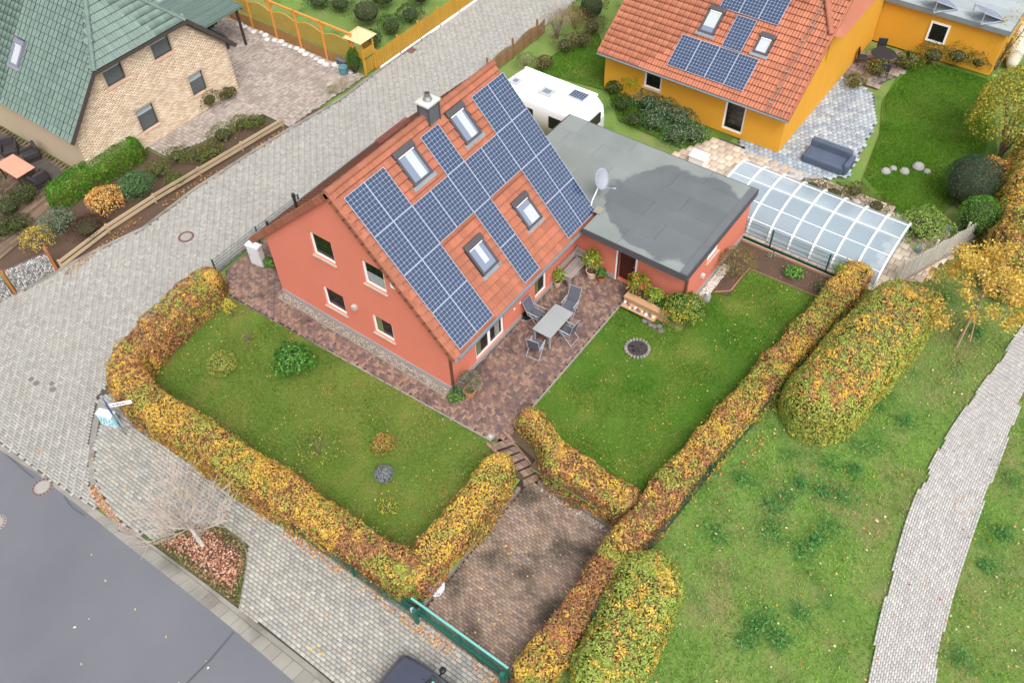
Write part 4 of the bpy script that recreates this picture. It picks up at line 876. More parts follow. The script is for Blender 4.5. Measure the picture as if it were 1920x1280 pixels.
window(fb, (bx+.2, -6.6, .9), (0, -1, 0), (-1, 0, 0), 1.0, 1.1, recess=-.07, sill=False)
for px_, py_ in ((1797, 20), (1886, 42)):
    c0 = pix(px_, py_, 2.66); Mx = Matrix.Translation(Vector((c0[0], c0[1], 2.72))) @ Matrix.Rotation(R_(48), 4, 'Z') @ Matrix.Rotation(R_(24), 4, 'X')
    pn = solar_panel(fb, Mx, w=1.0, l=1.55, cm=mat('pale_cell', lin(104, 112, 150), .15, .1, spec=.8, coat=.6))
    t_ = MB()
    for xx in (.05, .95):
        a = Mx @ Vector((xx, 0, 0)); b = Mx @ Vector((xx, 1.5, 0)); t_.bar(a, (b.x, b.y, a.z-.02), .04).bar(b, (b.x, b.y, a.z-.02), .04)
    t_.obj('rack', m_frame, fb)

# ================================================================== FENCES, POOL, VEHICLES, FURNITURE
m_fgreen = mat('green_steel', lin(26, 92, 78), .5, .08, 3., 30.)
m_fgreenl = mat('light_green_steel', lin(110, 176, 168), .5, .08, 3., 30.)
m_fdark = mat('dark_green_steel', lin(26, 66, 58), .5, .08, 3., 30.)
def rod_fence(root, A_, B_, z0, z1, material, dz=.2, dv=.05, r=.004):
    """double-rod mat: horizontal rods and close vertical rods, one joined mesh"""
    A_, B_ = Vector((*A_, 0)), Vector((*B_, 0)); L_ = (B_-A_).length; m_ = MB(); n = max(2, int(round((z1-z0)/dz)))
    for i in range(n+1):
        z = z0 + (z1-z0)*i/n; m_.bar(A_ + Vector((0, 0, z)), B_ + Vector((0, 0, z)), .012, .012)
    n = int(L_/dv)
    for i in range(n+1):
        p = A_ + (B_-A_)*i/n; m_.bar(p + Vector((0, 0, z0)), p + Vector((0, 0, z1)), .0055, .0055, (1, 0, 0))
    return m_.obj('wire_mesh', material, root)
def post(root, x, y, z0, z1, s=.06, material=None, name='post'):
    return MB().bevbox((x-s/2, y-s/2, z0), (x+s/2, y+s/2, z1), .008, 1).obj(name, material or m_fgreen, root)
ff = thing('mesh_fence', 'low green wire mesh fence before the yellow hedge on the pavement', 'fence', (-7.55, -2, -.9))
rod_fence(ff, (-7.56, 2.6), (-7.56, -4.4), -.85, -.1, m_fgreen)
for y in (2.6, .4, -1.72): post(ff, -7.56, y, -.95, -.05)
MB().b2((-7.6, -4.4, -.9), (-7.52, 2.6, -.84)).obj('kick_board', m_concd, ff)
sg = thing('sliding_gate', 'green steel sliding gate with pale top rail across the parking bay', 'gate', (-7.4, -6.2, -.9))
gxx = -7.3
MB().bevbox((gxx-.05, -8.0, -.84), (gxx+.05, -3.2, -.68), .01, 1).obj('bottom_rail', m_fgreen, sg)
MB().bevbox((gxx-.035, -8.0, .1), (gxx+.035, -4.15, .17), .01, 1).obj('top_rail', m_fgreenl, sg)
for y in (-8.0, -6.1, -4.5): MB().bevbox((gxx-.025, y-.025, -.7), (gxx+.025, y+.025, .11), .006, 1).obj('upright', m_fgreen, sg)
MB().bar((gxx, -4.5, .1), (gxx, -3.2, -.72), .05).obj('counterweight_brace', m_fgreen, sg)
rod_fence(sg, (gxx, -7.97), (gxx, -4.5), -.68, .1, m_fgreen, .13, .05)
for y, s in ((-4.5, .12), (-7.95, .13)):
    gp = thing('gate_post', 'thick green gate post with a white rim beside the mesh fence' if y > -5 else 'thick green gate post under the round yellow hedge end', 'post', (-7.55, y, -.9)); post(gp, -7.55, y, -.95, .12, s, name='shaft'); MB().bevbox((-7.55-s*.55, y-s*.55, .12), (-7.55+s*.55, y+s*.55, .15), .005, 1).obj('cap', m_fgreen, gp)
    if y > -5: post(gp, -7.2, y+.02, -.95, .0, .1, name='guide_post'); MB().lathe((-7.55, -4.4, -.05), [(.07, 0), (.07, .14), (.04, .16)], 12).obj('drive_cover', m_frame, gp)
hf = thing('mesh_fence', 'green mesh fence along parking bay hidden in the meadow hedge', 'fence', (0, -9.8, 0))
for a, b in (((-4.6, -9.25), (2.2, -9.75)), ((2.2, -9.75), (8.6, -10.45))):
    z = h(a[0]); rod_fence(hf, a, b, -.45 if a[0] < 0 else .05, .75, m_fdark); post(hf, a[0], a[1], h(a[0])-.1, .8, .06, m_fdark)
bf = thing('mesh_fence', 'dark green mesh fence between flower bed and pool', 'fence', (13.9, -8, 0))
rod_fence(bf, (13.9, -5.15), (13.95, -10.6), .12, 1.0, m_fdark, .2, .06)
for y in (-5.15, -6.5, -9.05, -10.6): post(bf, 13.9, y, -.05, 1.08, .06, m_fdark)
MB().b2((13.87, -10.6, 0), (13.93, -5.2, .14)).obj('kick_board', m_fdark, bf)
be_ = thing('bed_board', 'pale timber edging board at the foot of the pool fence', 'edging', (13.8, -8, 0)); MB().b2((13.74, -10.5, -.05), (13.8, -6.8, .1)).obj('board', mat('pale_board', lin(170, 140, 116), .9, .15, 2., 40.), be_); MB().b2((13.72, -6.75, -.05), (13.79, -5.3, .1)).obj('board', MATS['pale_board'], be_)
sf = thing('mesh_fence', 'green mesh fence closing the side walk from the paved street', 'fence', (1, 12.2, 0)); rod_fence(sf, (-.9, 12.25), (4.2, 12.25), .05, .85, m_fdark, .16, .05)
for x in (-.9, 1.6, 4.2): post(sf, x, 12.25, -.05, .9, .06, m_fdark)

# white slatted fence at the end of the pool
wf = thing('slat_fence', 'whitewashed wooden slat fence between pool and meadow', 'fence', (17.5, -12.8, 0)); m_wslat = mat('whitewashed_slat', lin(196, 190, 180), .85, .12, 2., 40., rand=.1)
A_, B_ = np.array((15.1, -11.75)), np.array((20.6, -13.95)); dv_ = (B_-A_)/np.linalg.norm(B_-A_); nn_ = np.array((-dv_[1], dv_[0]))
n = 44
for i in range(n):
    p = A_ + (B_-A_)*i/(n-1); hh_ = 1.12 + .04*math.sin(i*.9)
    MB().bar((p[0], p[1], .08), (p[0], p[1], hh_), .085, .03, (*(-nn_), 0)).bar((p[0], p[1], hh_-.01), (p[0], p[1], hh_+.04), .05, .03, (*(-nn_), 0)).obj('slat', m_wslat, wf)
for z in (.3, .85): q0, q1 = A_ + nn_*.035, B_ + nn_*.035; MB().bar((q0[0], q0[1], z), (q1[0], q1[1], z), .03, .08).obj('rail', m_wslat, wf)
for t in (0, .33, .66, 1.): p = A_ + (B_-A_)*t + nn_*.09; post(wf, p[0], p[1], -.05, 1.3, .09, m_wslat)
q0, q1 = A_ - nn_*.08, B_ - nn_*.08; MB().bar((q0[0], q0[1], .03), (q1[0], q1[1], .03), .07, .1).obj('kick_board', m_conc, wf)

# pool under a ribbed enclosure
pw = setp(MB().poly([(14.75, -10.6, -.05), (17.6, -10.6, -.05), (17.6, -3.6, -.05), (14.75, -3.6, -.05)]).obj('pool_water', mat('pool_water', lin(40, 150, 196), .08, .06, .8, 6., bump=.1, spec=.5)), kind='structure')
pc = thing('pool_coping', 'pale stone rim around the swimming pool', 'pool edge', (16.2, -7, 0)); m_cop = mat('coping', lin(206, 200, 190), .8, .1, 2., 30., rand=.06)
for k in range(14): y = -10.6 + k*.5; MB().bevbox((14.5, y+.005, -.06), (14.77, y+.495, .05), .01, 1).obj('coping_stone', m_cop, pc); MB().bevbox((17.58, y+.005, -.06), (17.85, y+.495, .05), .01, 1).obj('coping_stone', m_cop, pc)
pe = thing('pool_enclosure', 'arched translucent pool enclosure with white ribs', 'pool cover', (16.25, -7.2, 0))
m_poly = bpy.data.materials.new('polycarbonate'); m_poly.use_nodes = True; MATS['polycarbonate'] = m_poly; n_, l_ = m_poly.node_tree.nodes, m_poly.node_tree.links
b_ = n_['Principled BSDF']; b_.inputs['Base Color'].default_value = (*lin(186, 204, 216), 1); b_.inputs['Roughness'].default_value = .25; tr = n_.new('ShaderNodeBsdfTransparent'); tr.inputs[0].default_value = (.86, .93, .96, 1); mx = n_.new('ShaderNodeMixShader'); mx.inputs[0].default_value = .48
l_.new(tr.outputs[0], mx.inputs[1]); l_.new(b_.outputs[0], mx.inputs[2]); l_.new(mx.outputs[0], n_['Material Output'].inputs[0])
xc, pa, phh, z0 = 16.25, 1.98, 1.15, .06
def arch(t, o=0.): c, s = math.cos(t), math.sin(t); return (xc - (pa+o)*math.copysign(abs(c)**.85, c), z0 + (phh+o)*abs(s)**.8)
NB = 8; y0p, y1p = -3.35, -11.05; cutsT = [0, .5, 1.05, 1.57, 2.1, math.pi]
for k in range(NB+1):
    y = y0p + (y1p-y0p)*k/NB; m_ = MB(); T = [math.pi*i/22 for i in range(23)]
    m_.loft([[(arch(t, -.02)[0], y-.04, arch(t, -.02)[1]), (arch(t, -.02)[0], y+.04, arch(t, -.02)[1]), (arch(t, .05)[0], y+.04, arch(t, .05)[1]), (arch(t, .05)[0], y-.04, arch(t, .05)[1])] for t in T]); m_.obj('rib', m_white, pe)
for k in range(NB):
    ya_, yb_ = y0p + (y1p-y0p)*k/NB - .04, y0p + (y1p-y0p)*(k+1)/NB + .04
    for j in range(len(cutsT)-1):
        m_ = MB(); T = [cutsT[j] + (cutsT[j+1]-cutsT[j])*i/5 for i in range(6)]
        for i in range(5): a, b = arch(T[i]), arch(T[i+1]); m_.poly([(a[0], ya_, a[1]), (b[0], ya_, b[1]), (b[0], yb_, b[1]), (a[0], yb_, a[1])])
        m_.obj('panel', m_poly, pe, smooth=True)
for t in cutsT[1:-1]: a = arch(t, .012); MB().bar((a[0], y0p, a[1]), (a[0], y1p, a[1]), .035, .02).obj('purlin', m_white, pe)
for y in (y0p, y1p):
    m_ = MB(); T = [math.pi*i/16 for i in range(17)]; m_.poly([(arch(t, -.025)[0], y, arch(t, -.025)[1]) for t in T]); m_.obj('end_panel', m_poly, pe)
for x in (xc-pa, xc+pa): MB().b2((x-.05, y1p, 0), (x+.05, y0p, .09)).obj('track', m_frame, pe)

# ------------------------------------------------------------------ yellow timber: trellis, tower, picket fence
m_yel = mat('yellow_timber', lin(182, 138, 48), .7, .12, 2., 40., rand=.08)
m_oran = mat('orange_timber', lin(208, 140, 62), .7, .1, 2., 40.)
m_lat = mat('brown_lattice', lin(178, 130, 52), .8, .15, 2., 40.)
tf = thing('trellis_fence', 'tall orange-brown lattice trellis fence with curved tops beside driveway', 'fence', (14, 22, 0))
py = [17.75, 19.95, 21.95, 23.9, 25.9, 27.9]
for k, y in enumerate(py): MB().bevbox((13.94, y-.06, -.05), (14.06, y+.06, 2.25), .015, 1).obj('post', m_oran, tf)
for a, b in zip(py, py[1:]):
    MB().bevbox((13.95, a-.05, 2.2), (14.05, b+.05, 2.32), .015, 1).obj('beam', m_oran, tf)
    MB().bar((14, a+.06, 1.95), (14, a+.3, 2.22), .07).bar((14, b-.06, 1.95), (14, b-.3, 2.22), .07).obj('brace', m_oran, tf)
    m_ = MB(); n = int((b-a-.1)*1.0/.085); top = lambda y: 1.55 + .28*math.sin(math.pi*(y-a)/(b-a))
    for s in (-1, 1):
        d = -2.2
        while d < b-a:
            pts = []
            for i in range(25):
                yy = a + d + i*.1; zz = .75 + i*.1 if s > 0 else 2.2 - i*.1
                if a+.06 < yy < b-.06 and .72 < zz < top(yy): pts.append((14 + .012*s, yy, zz))
            if len(pts) > 1: m_.bar(pts[0], pts[-1], .022, .012, (1, 0, 0))
            d += .115
    m_.obj('lattice', m_lat, tf)
    m_ = MB(); [m_.bar((14, a + (b-a)*i/10, top(a+(b-a)*i/10)), (14, a + (b-a)*(i+1)/10, top(a+(b-a)*(i+1)/10)), .05, .04) for i in range(10)]; m_.obj('top_rail', m_oran, tf)
    m_ = MB(); [m_.b2((13.985, a+.06, .05+.09*i), (14.01, b-.06, .1+.09*i)) for i in range(7)]; [m_.b2((13.975, a+.1+.2*i, .05), (13.99, a+.125+.2*i, .68)) for i in range(int((b-a)/.2)-1)]; m_.obj('lower_lattice', mat('brown_slats', lin(150, 104, 62), .85, .15), tf)
# pale stones along the foot of the trellis
for i in range(22):
    y = 18.0 + i*.42; s_ = MB(); r0 = random.uniform(.13, .22); s_.lathe((13.72 + random.gauss(0, .08), y, -.02), [(r0, 0), (r0*1.05, .06), (r0*.7, .11), (r0*.2, .13)], 7)
    setp(s_.obj('stone', mat('pale_stone', lin(196, 194, 190), .85, .15, 3., 30., rand=.15)), 'pale rounded border stone at the foot of the trellis fence', 'stone', 'stones along the trellis')
tw = thing('timber_tower', 'small yellow timber gate tower with pale pyramid roof', 'tower', (14.45, 17.55, 0))
for sx_ in (-.42, .42):
    for sy_ in (-.42, .42): MB().bevbox((14.45+sx_-.045, 17.55+sy_-.045, -.05), (14.45+sx_+.045, 17.55+sy_+.045, 2.0), .01, 1).obj('post', m_yel, tw)
for i in range(5):
    z = 1.0 + i*.1
    MB().b2((14.03, 17.1, z), (14.87, 17.12, z+.075)).obj('slat', m_yel, tw); MB().b2((14.0, 17.13, z), (14.02, 17.97, z+.075)).obj('slat', m_yel, tw); MB().b2((14.88, 17.13, z), (14.9, 17.97, z+.075)).obj('slat', m_yel, tw)
for i in range(7): MB().b2((14.06+i*.115, 17.09, .08), (14.13+i*.115, 17.11, .88)).obj('picket', m_yel, tw)
rr = MB(); ap = Vector((14.45, 17.55, 2.5)); cs = [Vector((14.45+a*.62, 17.55+b*.62, 2.0)) for a, b in ((-1, -1), (1, -1), (1, 1), (-1, 1))]
for i in range(4): rr.poly([cs[i], cs[(i+1) % 4], ap])
rr.poly(cs); twr = rr.obj('roof', mat('pale_shingle', lin(206, 182, 140), .85, .12, 3., 30.), tw)
for i in range(4): MB().bar(cs[i], ap + Vector((0, 0, .02)), .06, .05).obj('hip_batten', MATS['pale_shingle'], twr)
pf = thing('picket_fence', 'yellow painted picket fence on white kerb along the side street', 'fence', (19, 17.05, 0)); xs0, xs1 = 14.95, 25.5
n = int((xs1-xs0)/.125)
for i in range(n):
    x = xs0 + i*.125; hh_ = .95 + .12*abs(math.sin(math.pi*(x-xs0)/1.9))*0
    MB().b2((x, 17.0, .1), (x+.085, 17.022, 1.0)).b2((x+.015, 17.002, .99), (x+.07, 17.02, 1.04)).obj('picket', m_yel, pf)
for z in (.25, .8): MB().b2((xs0, 17.022, z), (xs1, 17.06, z+.08)).obj('rail', m_yel, pf)
for i in range(7): x = xs0 + i*1.75; MB().bevbox((x-.05, 17.02, -.05), (x+.05, 17.12, 1.12), .01, 1).obj('post', m_yel, pf)
for i in range(6): MB().b2((xs0 + i*1.75 + .06, 16.9, -.02), (xs0 + (i+1)*1.75 - .06, 16.98, .09)).obj('kerb_board', m_white, pf)

# wavy brown fence behind the house
wv = thing('wave_fence', 'brown wooden fence with wavy top behind the red roof', 'fence', (20, 11.5, 0)); m_bw = mat('brown_wood', lin(136, 104, 72), .85, .15, 2., 40., rand=.15)
for i in range(48):
    x = 17.6 + i*.11; hh_ = .78 + .2*abs(math.sin((x-17.6)*1.35)); MB().b2((x, 11.48, .06), (x+.07, 11.5, hh_)).obj('slat', m_bw, wv)
for z in (.2, .62): MB().b2((17.6, 11.5, z), (22.9, 11.54, z+.07)).obj('rail', m_bw, wv)
for x in (17.6, 19.9, 22.2): MB().bevbox((x-.05, 11.5, -.05), (x+.05, 11.6, 1.15), .01, 1).obj('post', m_bw, wv)

# low plank fence and gabion wall across the street
pk_ = thing('plank_fence', 'low weathered two-plank fence along the paved street', 'fence', (2, 17.9, 0)); m_pl = mat('weathered_plank', lin(168, 148, 120), .88, .18, 1.5, 40., rand=.1)
A_, B_ = np.array((-4.35, 18.72)), np.array((8.25, 17.55)); npn = 5
for k in range(npn):
    a, b = A_ + (B_-A_)*k/npn, A_ + (B_-A_)*(k+1)/npn
    for off, z in ((0., .42), (.0, .18)):
        dz = random.gauss(0, .01); MB().bar((a[0], a[1], h(a[0])+z+dz), (b[0]-.02, b[1], h(b[0])+z+dz), .05, .14).obj('plank', m_pl, pk_)
    MB().box((a[0], a[1]+.06, h(a[0])+.22), (.09, .08, .56)).obj('post', m_pl, pk_)
MB().box((B_[0], B_[1]+.06, .25), (.1, .1, .6)).obj('post', m_pl, pk_)
m_bask = mat('gabion_wire', lin(150, 150, 152), .5, .1, metal=.5); m_rust = mat('rusty_post', lin(150, 96, 54), .8, .2, 4., 40.)
gA, gB = np.array((-8.3, 20.05)), np.array((-4.55, 18.85)); gdir = (gB-gA)/np.linalg.norm(gB-gA); gn = np.array((-gdir[1], gdir[0])); gL = np.linalg.norm(gB-gA)
STC = [lin(206, 206, 204), lin(164, 166, 170), lin(222, 218, 212), lin(124, 126, 132), lin(190, 178, 164)]
for k, (t0, t1) in enumerate(((.02, .47), (.53, .98))):
    gb = thing('gabion', 'stone-filled gabion basket next to the low plank fence' if k else 'stone-filled gabion basket farther from the plank fence, past the rusty post', 'gabion', (*(gA + (gB-gA)*(t0+t1)/2), -.7))
    Ln = gL*(t1-t0); Vs, Fs, Cs = [], [], []; P0 = gA + gdir*gL*t0; zb = h(P0[0]) - .02; HG = 1.15; DG = .36
    ico = np.array([(1, 0, 0), (-1, 0, 0), (0, 1, 0), (0, -1, 0), (0, 0, 1), (0, 0, -1)]); fo = np.array([(0, 2, 4), (2, 1, 4), (1, 3, 4), (3, 0, 4), (2, 0, 5), (1, 2, 5), (3, 1, 5), (0, 3, 5)]); cnt = 0
    for z in np.arange(.04, HG, .075):
        for s in np.arange(.04, Ln, .085):
            for d in np.arange(.04, DG, .085):
                if .1 < d < DG-.1 and z < HG-.12 and .1 < s < Ln-.1: continue
                r = rng.uniform(.042, .062, 3); Q, _ = np.linalg.qr(rng.normal(size=(3, 3))); v = (ico*r) @ Q; c = P0 + gdir*(s + rng.normal(0, .012)) + gn*(d + rng.normal(0, .01)); Vs.append(v + [c[0], c[1], zb + z + rng.normal(0, .01)]); Fs.append(fo + 6*cnt); Cs.append(np.repeat([np.array(random.choice(STC))*random.uniform(.75, 1.15)], 6, 0)); cnt += 1
    link('stone_fill', fast_mesh('stone_fill', np.concatenate(Vs) - np.array(wloc(gb)), tris=np.concatenate(Fs), col=np.concatenate(Cs)), mat('gabion_stone', rough=.85, var=.15, attr=True), gb, 'stuff')
    m_ = MB(); 
    for i in range(12):
        z = zb + HG*i/11
        for dd in (0, DG): a = P0 + gn*dd; b = a + gdir*Ln; m_.bar((a[0], a[1], z), (b[0], b[1], z), .007)
    for i in range(int(Ln/.1)+1):
        p = P0 + gdir*Ln*i/int(Ln/.1); m_.bar((p[0], p[1], zb), (p[0], p[1], zb+HG), .007); q_ = p + gn*DG; m_.bar((p[0], p[1], zb+HG), (q_[0], q_[1], zb+HG), .007)
    m_.obj('basket', m_bask, gb)
for t in (.5, .995):
    p = gA + gdir*gL*t + gn*.18; setp(MB().box((p[0], p[1], h(p[0])+.55), (.12, .42, 1.25), rz=math.atan2(gdir[1], gdir[0])).obj('gabion_post', m_rust), 'rusty brown post between the two gabion baskets' if t < .9 else 'rusty brown post closing the gabion beside the plank fence', 'post')

# ------------------------------------------------------------------ caravan
cv = thing('caravan', 'white caravan with roof hatches parked behind the garage', 'caravan', (15.25, 6.0, 0)); m_cw = mat('caravan_white', lin(240, 240, 240), .35, .02, 1., 10., spec=.5)
x0, x1, ya_, yb_ = 14.2, 16.35, 3.45, 8.6
def cring(y, ins, zt, zb): 
    xa, xb = x0+ins, x1-ins; r = .22; pts = [(xa, zb), (xa, zt-r)] + [(xa + r - r*math.cos(a), zt - r + r*math.sin(a)*.7) for a in (.5, 1.0)] + [(xa+r, zt-.05), ((xa+xb)/2, zt), (xb-r, zt-.05)] + [(xb - r + r*math.cos(a), zt - r + r*math.sin(a)*.7) for a in (1.0, .5)] + [(xb, zt-r), (xb, zb)]
    return [(px_, y, pz_) for px_, pz_ in pts]
MB().loft([cring(ya_, .12, 1.7, .75), cring(ya_+.12, .05, 2.2, .5), cring(ya_+.45, .0, 2.48, .45), cring(ya_+.9, 0, 2.53, .45), cring(yb_-.9, 0, 2.53, .45), cring(yb_-.45, .0, 2.48, .45), cring(yb_-.12, .05, 2.2, .5), cring(yb_, .12, 1.7, .75)]).obj('body', m_cw, cv, smooth=True)
m_hat = mat('hatch_grey', lin(176, 176, 174), .3, .08, 4., 20., spec=.6)
for (hx_, hy_, a, b) in ((15.0, 7.75, .4, .4), (15.1, 6.0, .5, .65)):
    f = MB().bevbox((hx_-a/2-.05, hy_-b/2-.05, 2.48), (hx_+a/2+.05, hy_+b/2+.05, 2.58), .03, 2).obj('roof_hatch', m_hat, cv); MB().bevbox((hx_-a*.3, hy_-b*.3, 2.575), (hx_+a*.3, hy_+b*.3, 2.605), .012, 1).obj('dome', m_skyglass, f)
pn = MB().b2((15.35, 4.15, 2.55), (15.95, 5.0, 2.6)).obj('solar_panel', m_frame, cv); cm_ = MB(); [cm_.b2((15.39+i*.135, 4.19+j*.13, 2.6), (15.39+i*.135+.12, 4.19+j*.13+.115, 2.603)) for i in range(4) for j in range(6)]; cm_.obj('cells', m_cell, pn)
for ya2, yb2 in ((4.3, 5.3), (6.2, 7.2)): MB().bevbox((x0-.025, ya2, 1.35), (x0+.02, yb2, 2.0), .015, 1).obj('window', m_glass, cv)
MB().bevbox((14.6, ya_-.01, 1.4), (15.9, ya_+.14, 1.95), .02, 1).obj('window', m_glass, cv)
MB().b2((16.33, 4.0, 2.3), (16.46, 8.2, 2.42)).obj('awning_case', m_white, cv); MB().b2((x0-.004, ya_+.5, .8), (x0+.01, yb_-.5, .86)).obj('stripe', m_dark, cv)
for x in (x0+.12, x1-.12):
    wl = MB(); wl.cyl((x-.1, 6.0, .33), (x+.1, 6.0, .33), .33, .33, 20); wo = wl.obj('wheel', mat('tyre_rubber', lin(38, 38, 40), .85, .1), cv); MB().cyl((x-.105, 6.0, .33), (x+.105, 6.0, .33), .19, .19, 16).obj('rim', m_zinc, wo)
MB().bar((15.1, ya_+.1, .5), (15.3, ya_-.9, .5), .08).bar((15.5, ya_+.1, .5), (15.3, ya_-.9, .5), .08).cyl((15.3, ya_-.9, .0), (15.3, ya_-.9, .6), .04, .04).obj('drawbar', m_zinc, cv)

# ------------------------------------------------------------------ cars
m_tyre = mat('tyre_rubber'); m_cglass = mat('car_glass', lin(20, 24, 26), .05, 0, spec=.8, coat=.5)
def make_car(name, label, loc, rz, paint):
    c = thing(name, label, 'car', loc, rz=rz)      # nose towards local +y, 4.2 m long
    def sec(y, wb, zb, w1, z1, w2, z2, w3, z3): return [(-wb, y, zb), (-w1, y, zb+.12), (-w1, y, z1-.12), (-w2, y, z1), (-w3, y, z2), (-w3*.5, y, z3), (w3*.5, y, z3), (w3, y, z2), (w2, y, z1), (w1, y, z1-.12), (w1, y, zb+.12), (wb, y, zb)]
    S = [(2.1, .45, .32, .62, .55, .6, .56, .45, .57), (2.03, .62, .22, .78, .66, .72, .68, .6, .7), (1.85, .72, .2, .84, .76, .76, .79, .66, .82), (1.5, .78, .2, .87, .84, .8, .88, .7, .91), (1.1, .8, .2, .885, .88, .82, .935, .72, .97), (.72, .8, .2, .89, .9, .84, .97, .74, 1.01), (0, .8, .2, .89, .92, .86, .97, .78, .98), (-1.0, .8, .2, .89, .93, .86, .98, .78, .99), (-1.7, .78, .22, .88, .94, .84, .98, .74, 1.0), (-2.0, .7, .3, .82, .9, .76, .96, .66, .98), (-2.1, .6, .36, .74, .82, .68, .88, .56, .9)]
    b = MB().loft([sec(*s) for s in S]).obj('body', paint, c, smooth=True, local=True)
    try: b.data.set_sharp_from_angle(angle=R_(38))
    except Exception: pass
    gl = MB(); gl.loft([[(-.72, .78, .98), (.72, .78, .98), (.72, .74, .96), (-.72, .74, .96)], [(-.6, .02, 1.4), (.6, .02, 1.4), (.6, -.04, 1.38), (-.6, -.04, 1.38)]]).obj('windscreen', m_cglass, c, local=True)
    MB().loft([[(-.6, 0, 1.4), (.6, 0, 1.4), (.56, 0, 1.36), (-.56, 0, 1.36)], [(-.62, -.6, 1.46), (.62, -.6, 1.46), (.58, -.6, 1.38), (-.58, -.6, 1.38)], [(-.6, -1.25, 1.42), (.6, -1.25, 1.42), (.56, -1.25, 1.34), (-.56, -1.25, 1.34)]]).obj('roof', paint, c, local=True)
    MB().loft([[(-.6, -1.25, 1.41), (.6, -1.25, 1.41), (.6, -1.2, 1.36), (-.6, -1.2, 1.36)], [(-.7, -1.88, .98), (.7, -1.88, .98), (.7, -1.8, .95), (-.7, -1.8, .95)]]).obj('rear_window', m_cglass, c, local=True)
    for s in (-1, 1):
        MB().poly([(s*.8, .7, .97), (s*.615, .0, 1.39), (s*.625, -.6, 1.44), (s*.61, -1.22, 1.4), (s*.78, -1.75, .98)]).obj('side_window', m_cglass, c, local=True)
        for q_ in (((s*.78, .76, .97), (s*.6, .0, 1.41)), ((s*.62, 0, 1.41), (s*.62, -1.25, 1.42)), ((s*.6, -1.25, 1.41), (s*.74, -1.85, .98))): MB().bar(*q_, .07, .05).obj('pillar', paint, c, local=True)
        mr_ = MB().bevbox((s*.9 if s > 0 else -1.1, .5, .93), (s*1.1 if s > 0 else -.9, .68, 1.08), .05, 2).obj('mirror', mat('black_gloss', lin(22, 22, 25), .2, 0, spec=.6), c, smooth=True, local=True); MB().bar((s*.82, .58, .96), (s*.95, .58, .97), .05).obj('arm', MATS['black_gloss'], mr_, local=True)
        MB().loft([[(s*.5, 2.04, .56), (s*.76, 1.84, .58), (s*.77, 1.83, .68), (s*.52, 2.02, .66)], [(s*.5, 1.95, .66), (s*.78, 1.7, .72), (s*.79, 1.68, .775), (s*.52, 1.92, .745)]]).obj('headlight', mat('headlight', lin(190, 196, 200), .1, .05, spec=.8), c, local=True)
        for y in (1.35, -1.3):
            wl = MB().cyl((s*.7, y, .31), (s*.9, y, .31), .31, .31, 20).obj('wheel', m_tyre, c, local=True); MB().cyl((s*.71, y, .31), (s*.91, y, .31), .2, .19, 14).obj('rim', m_zinc, wl, local=True)
        MB().bar((s*.32, 1.95, .835 - .12), (s*.46, .85, 1.0), .012, .012).obj('bonnet_crease', MATS['black_gloss'], b, local=True)
    MB().bevbox((-.45, 2.02, .35), (.45, 2.1, .5), .02, 1).obj('grille', MATS['black_gloss'], c, local=True)
    for s in (-.35, .3): MB().bar((s-.3, .86, 1.01), (s+.3, .72, 1.05), .025, .015).obj('wiper', MATS['black_gloss'], c, local=True)
    MB().b2((.42, .52, 1.115), (.55, .6, 1.125)).obj('parking_disc', m_fgreenl, c, local=True)
    return c
m_paint = mat('dark_blue_black_paint', lin(58, 62, 78), .3, .02, spec=.6, coat=.5)
make_car('parked_car', 'dark blue-black car with mirror, parked on the paved pavement by the gate', (-9.5, -7.02, -.86), 0, m_paint)
make_car('parked_car', 'black car standing under the small carport beside the brick house', (11.15, 27.3, .0), R_(174), mat('black_paint', lin(30, 28, 34), .3, .02, spec=.6, coat=.5))
# carport
cp = thing('carport', 'small carport with green ribbed lean-to roof on dark posts', 'carport', (11.3, 26.5, 0)); m_cpw = mat('dark_carport_wood', lin(60, 48, 42), .8, .15)
for x, y in ((12.5, 24.9), (12.5, 28.5), (9.9, 26.0), (9.9, 28.5)): MB().bevbox((x-.06, y-.06, -.05), (x+.06, y+.06, 2.3), .01, 1).obj('post', m_cpw, cp)
for k in range(12): y = 24.75 + k*.33; MB().b2((10.1, y, 2.3), (12.75, y+.3, 2.34)).b2((10.1, y+.12, 2.34), (12.75, y+.18, 2.37)).obj('roof_sheet', m_tileG, cp)
MB().b2((10.1, 24.7, 2.2), (12.75, 24.75, 2.36)).b2((12.75, 24.7, 2.05), (12.8, 28.8, 2.38)).obj('fascia', m_tileG, cp)
gr_ = thing('flat_roof_shed', 'grey flat-roofed shed behind the carport', 'shed', (11.5, 31.2, 0)); MB().b2((10.2, 29, 0), (13.2, 34, 2.2)).obj('wall', m_brick, gr_); MB().b2((10.0, 28.8, 2.2), (13.4, 34.2, 2.35)).obj('roof', MATS['pale_felt'], gr_)

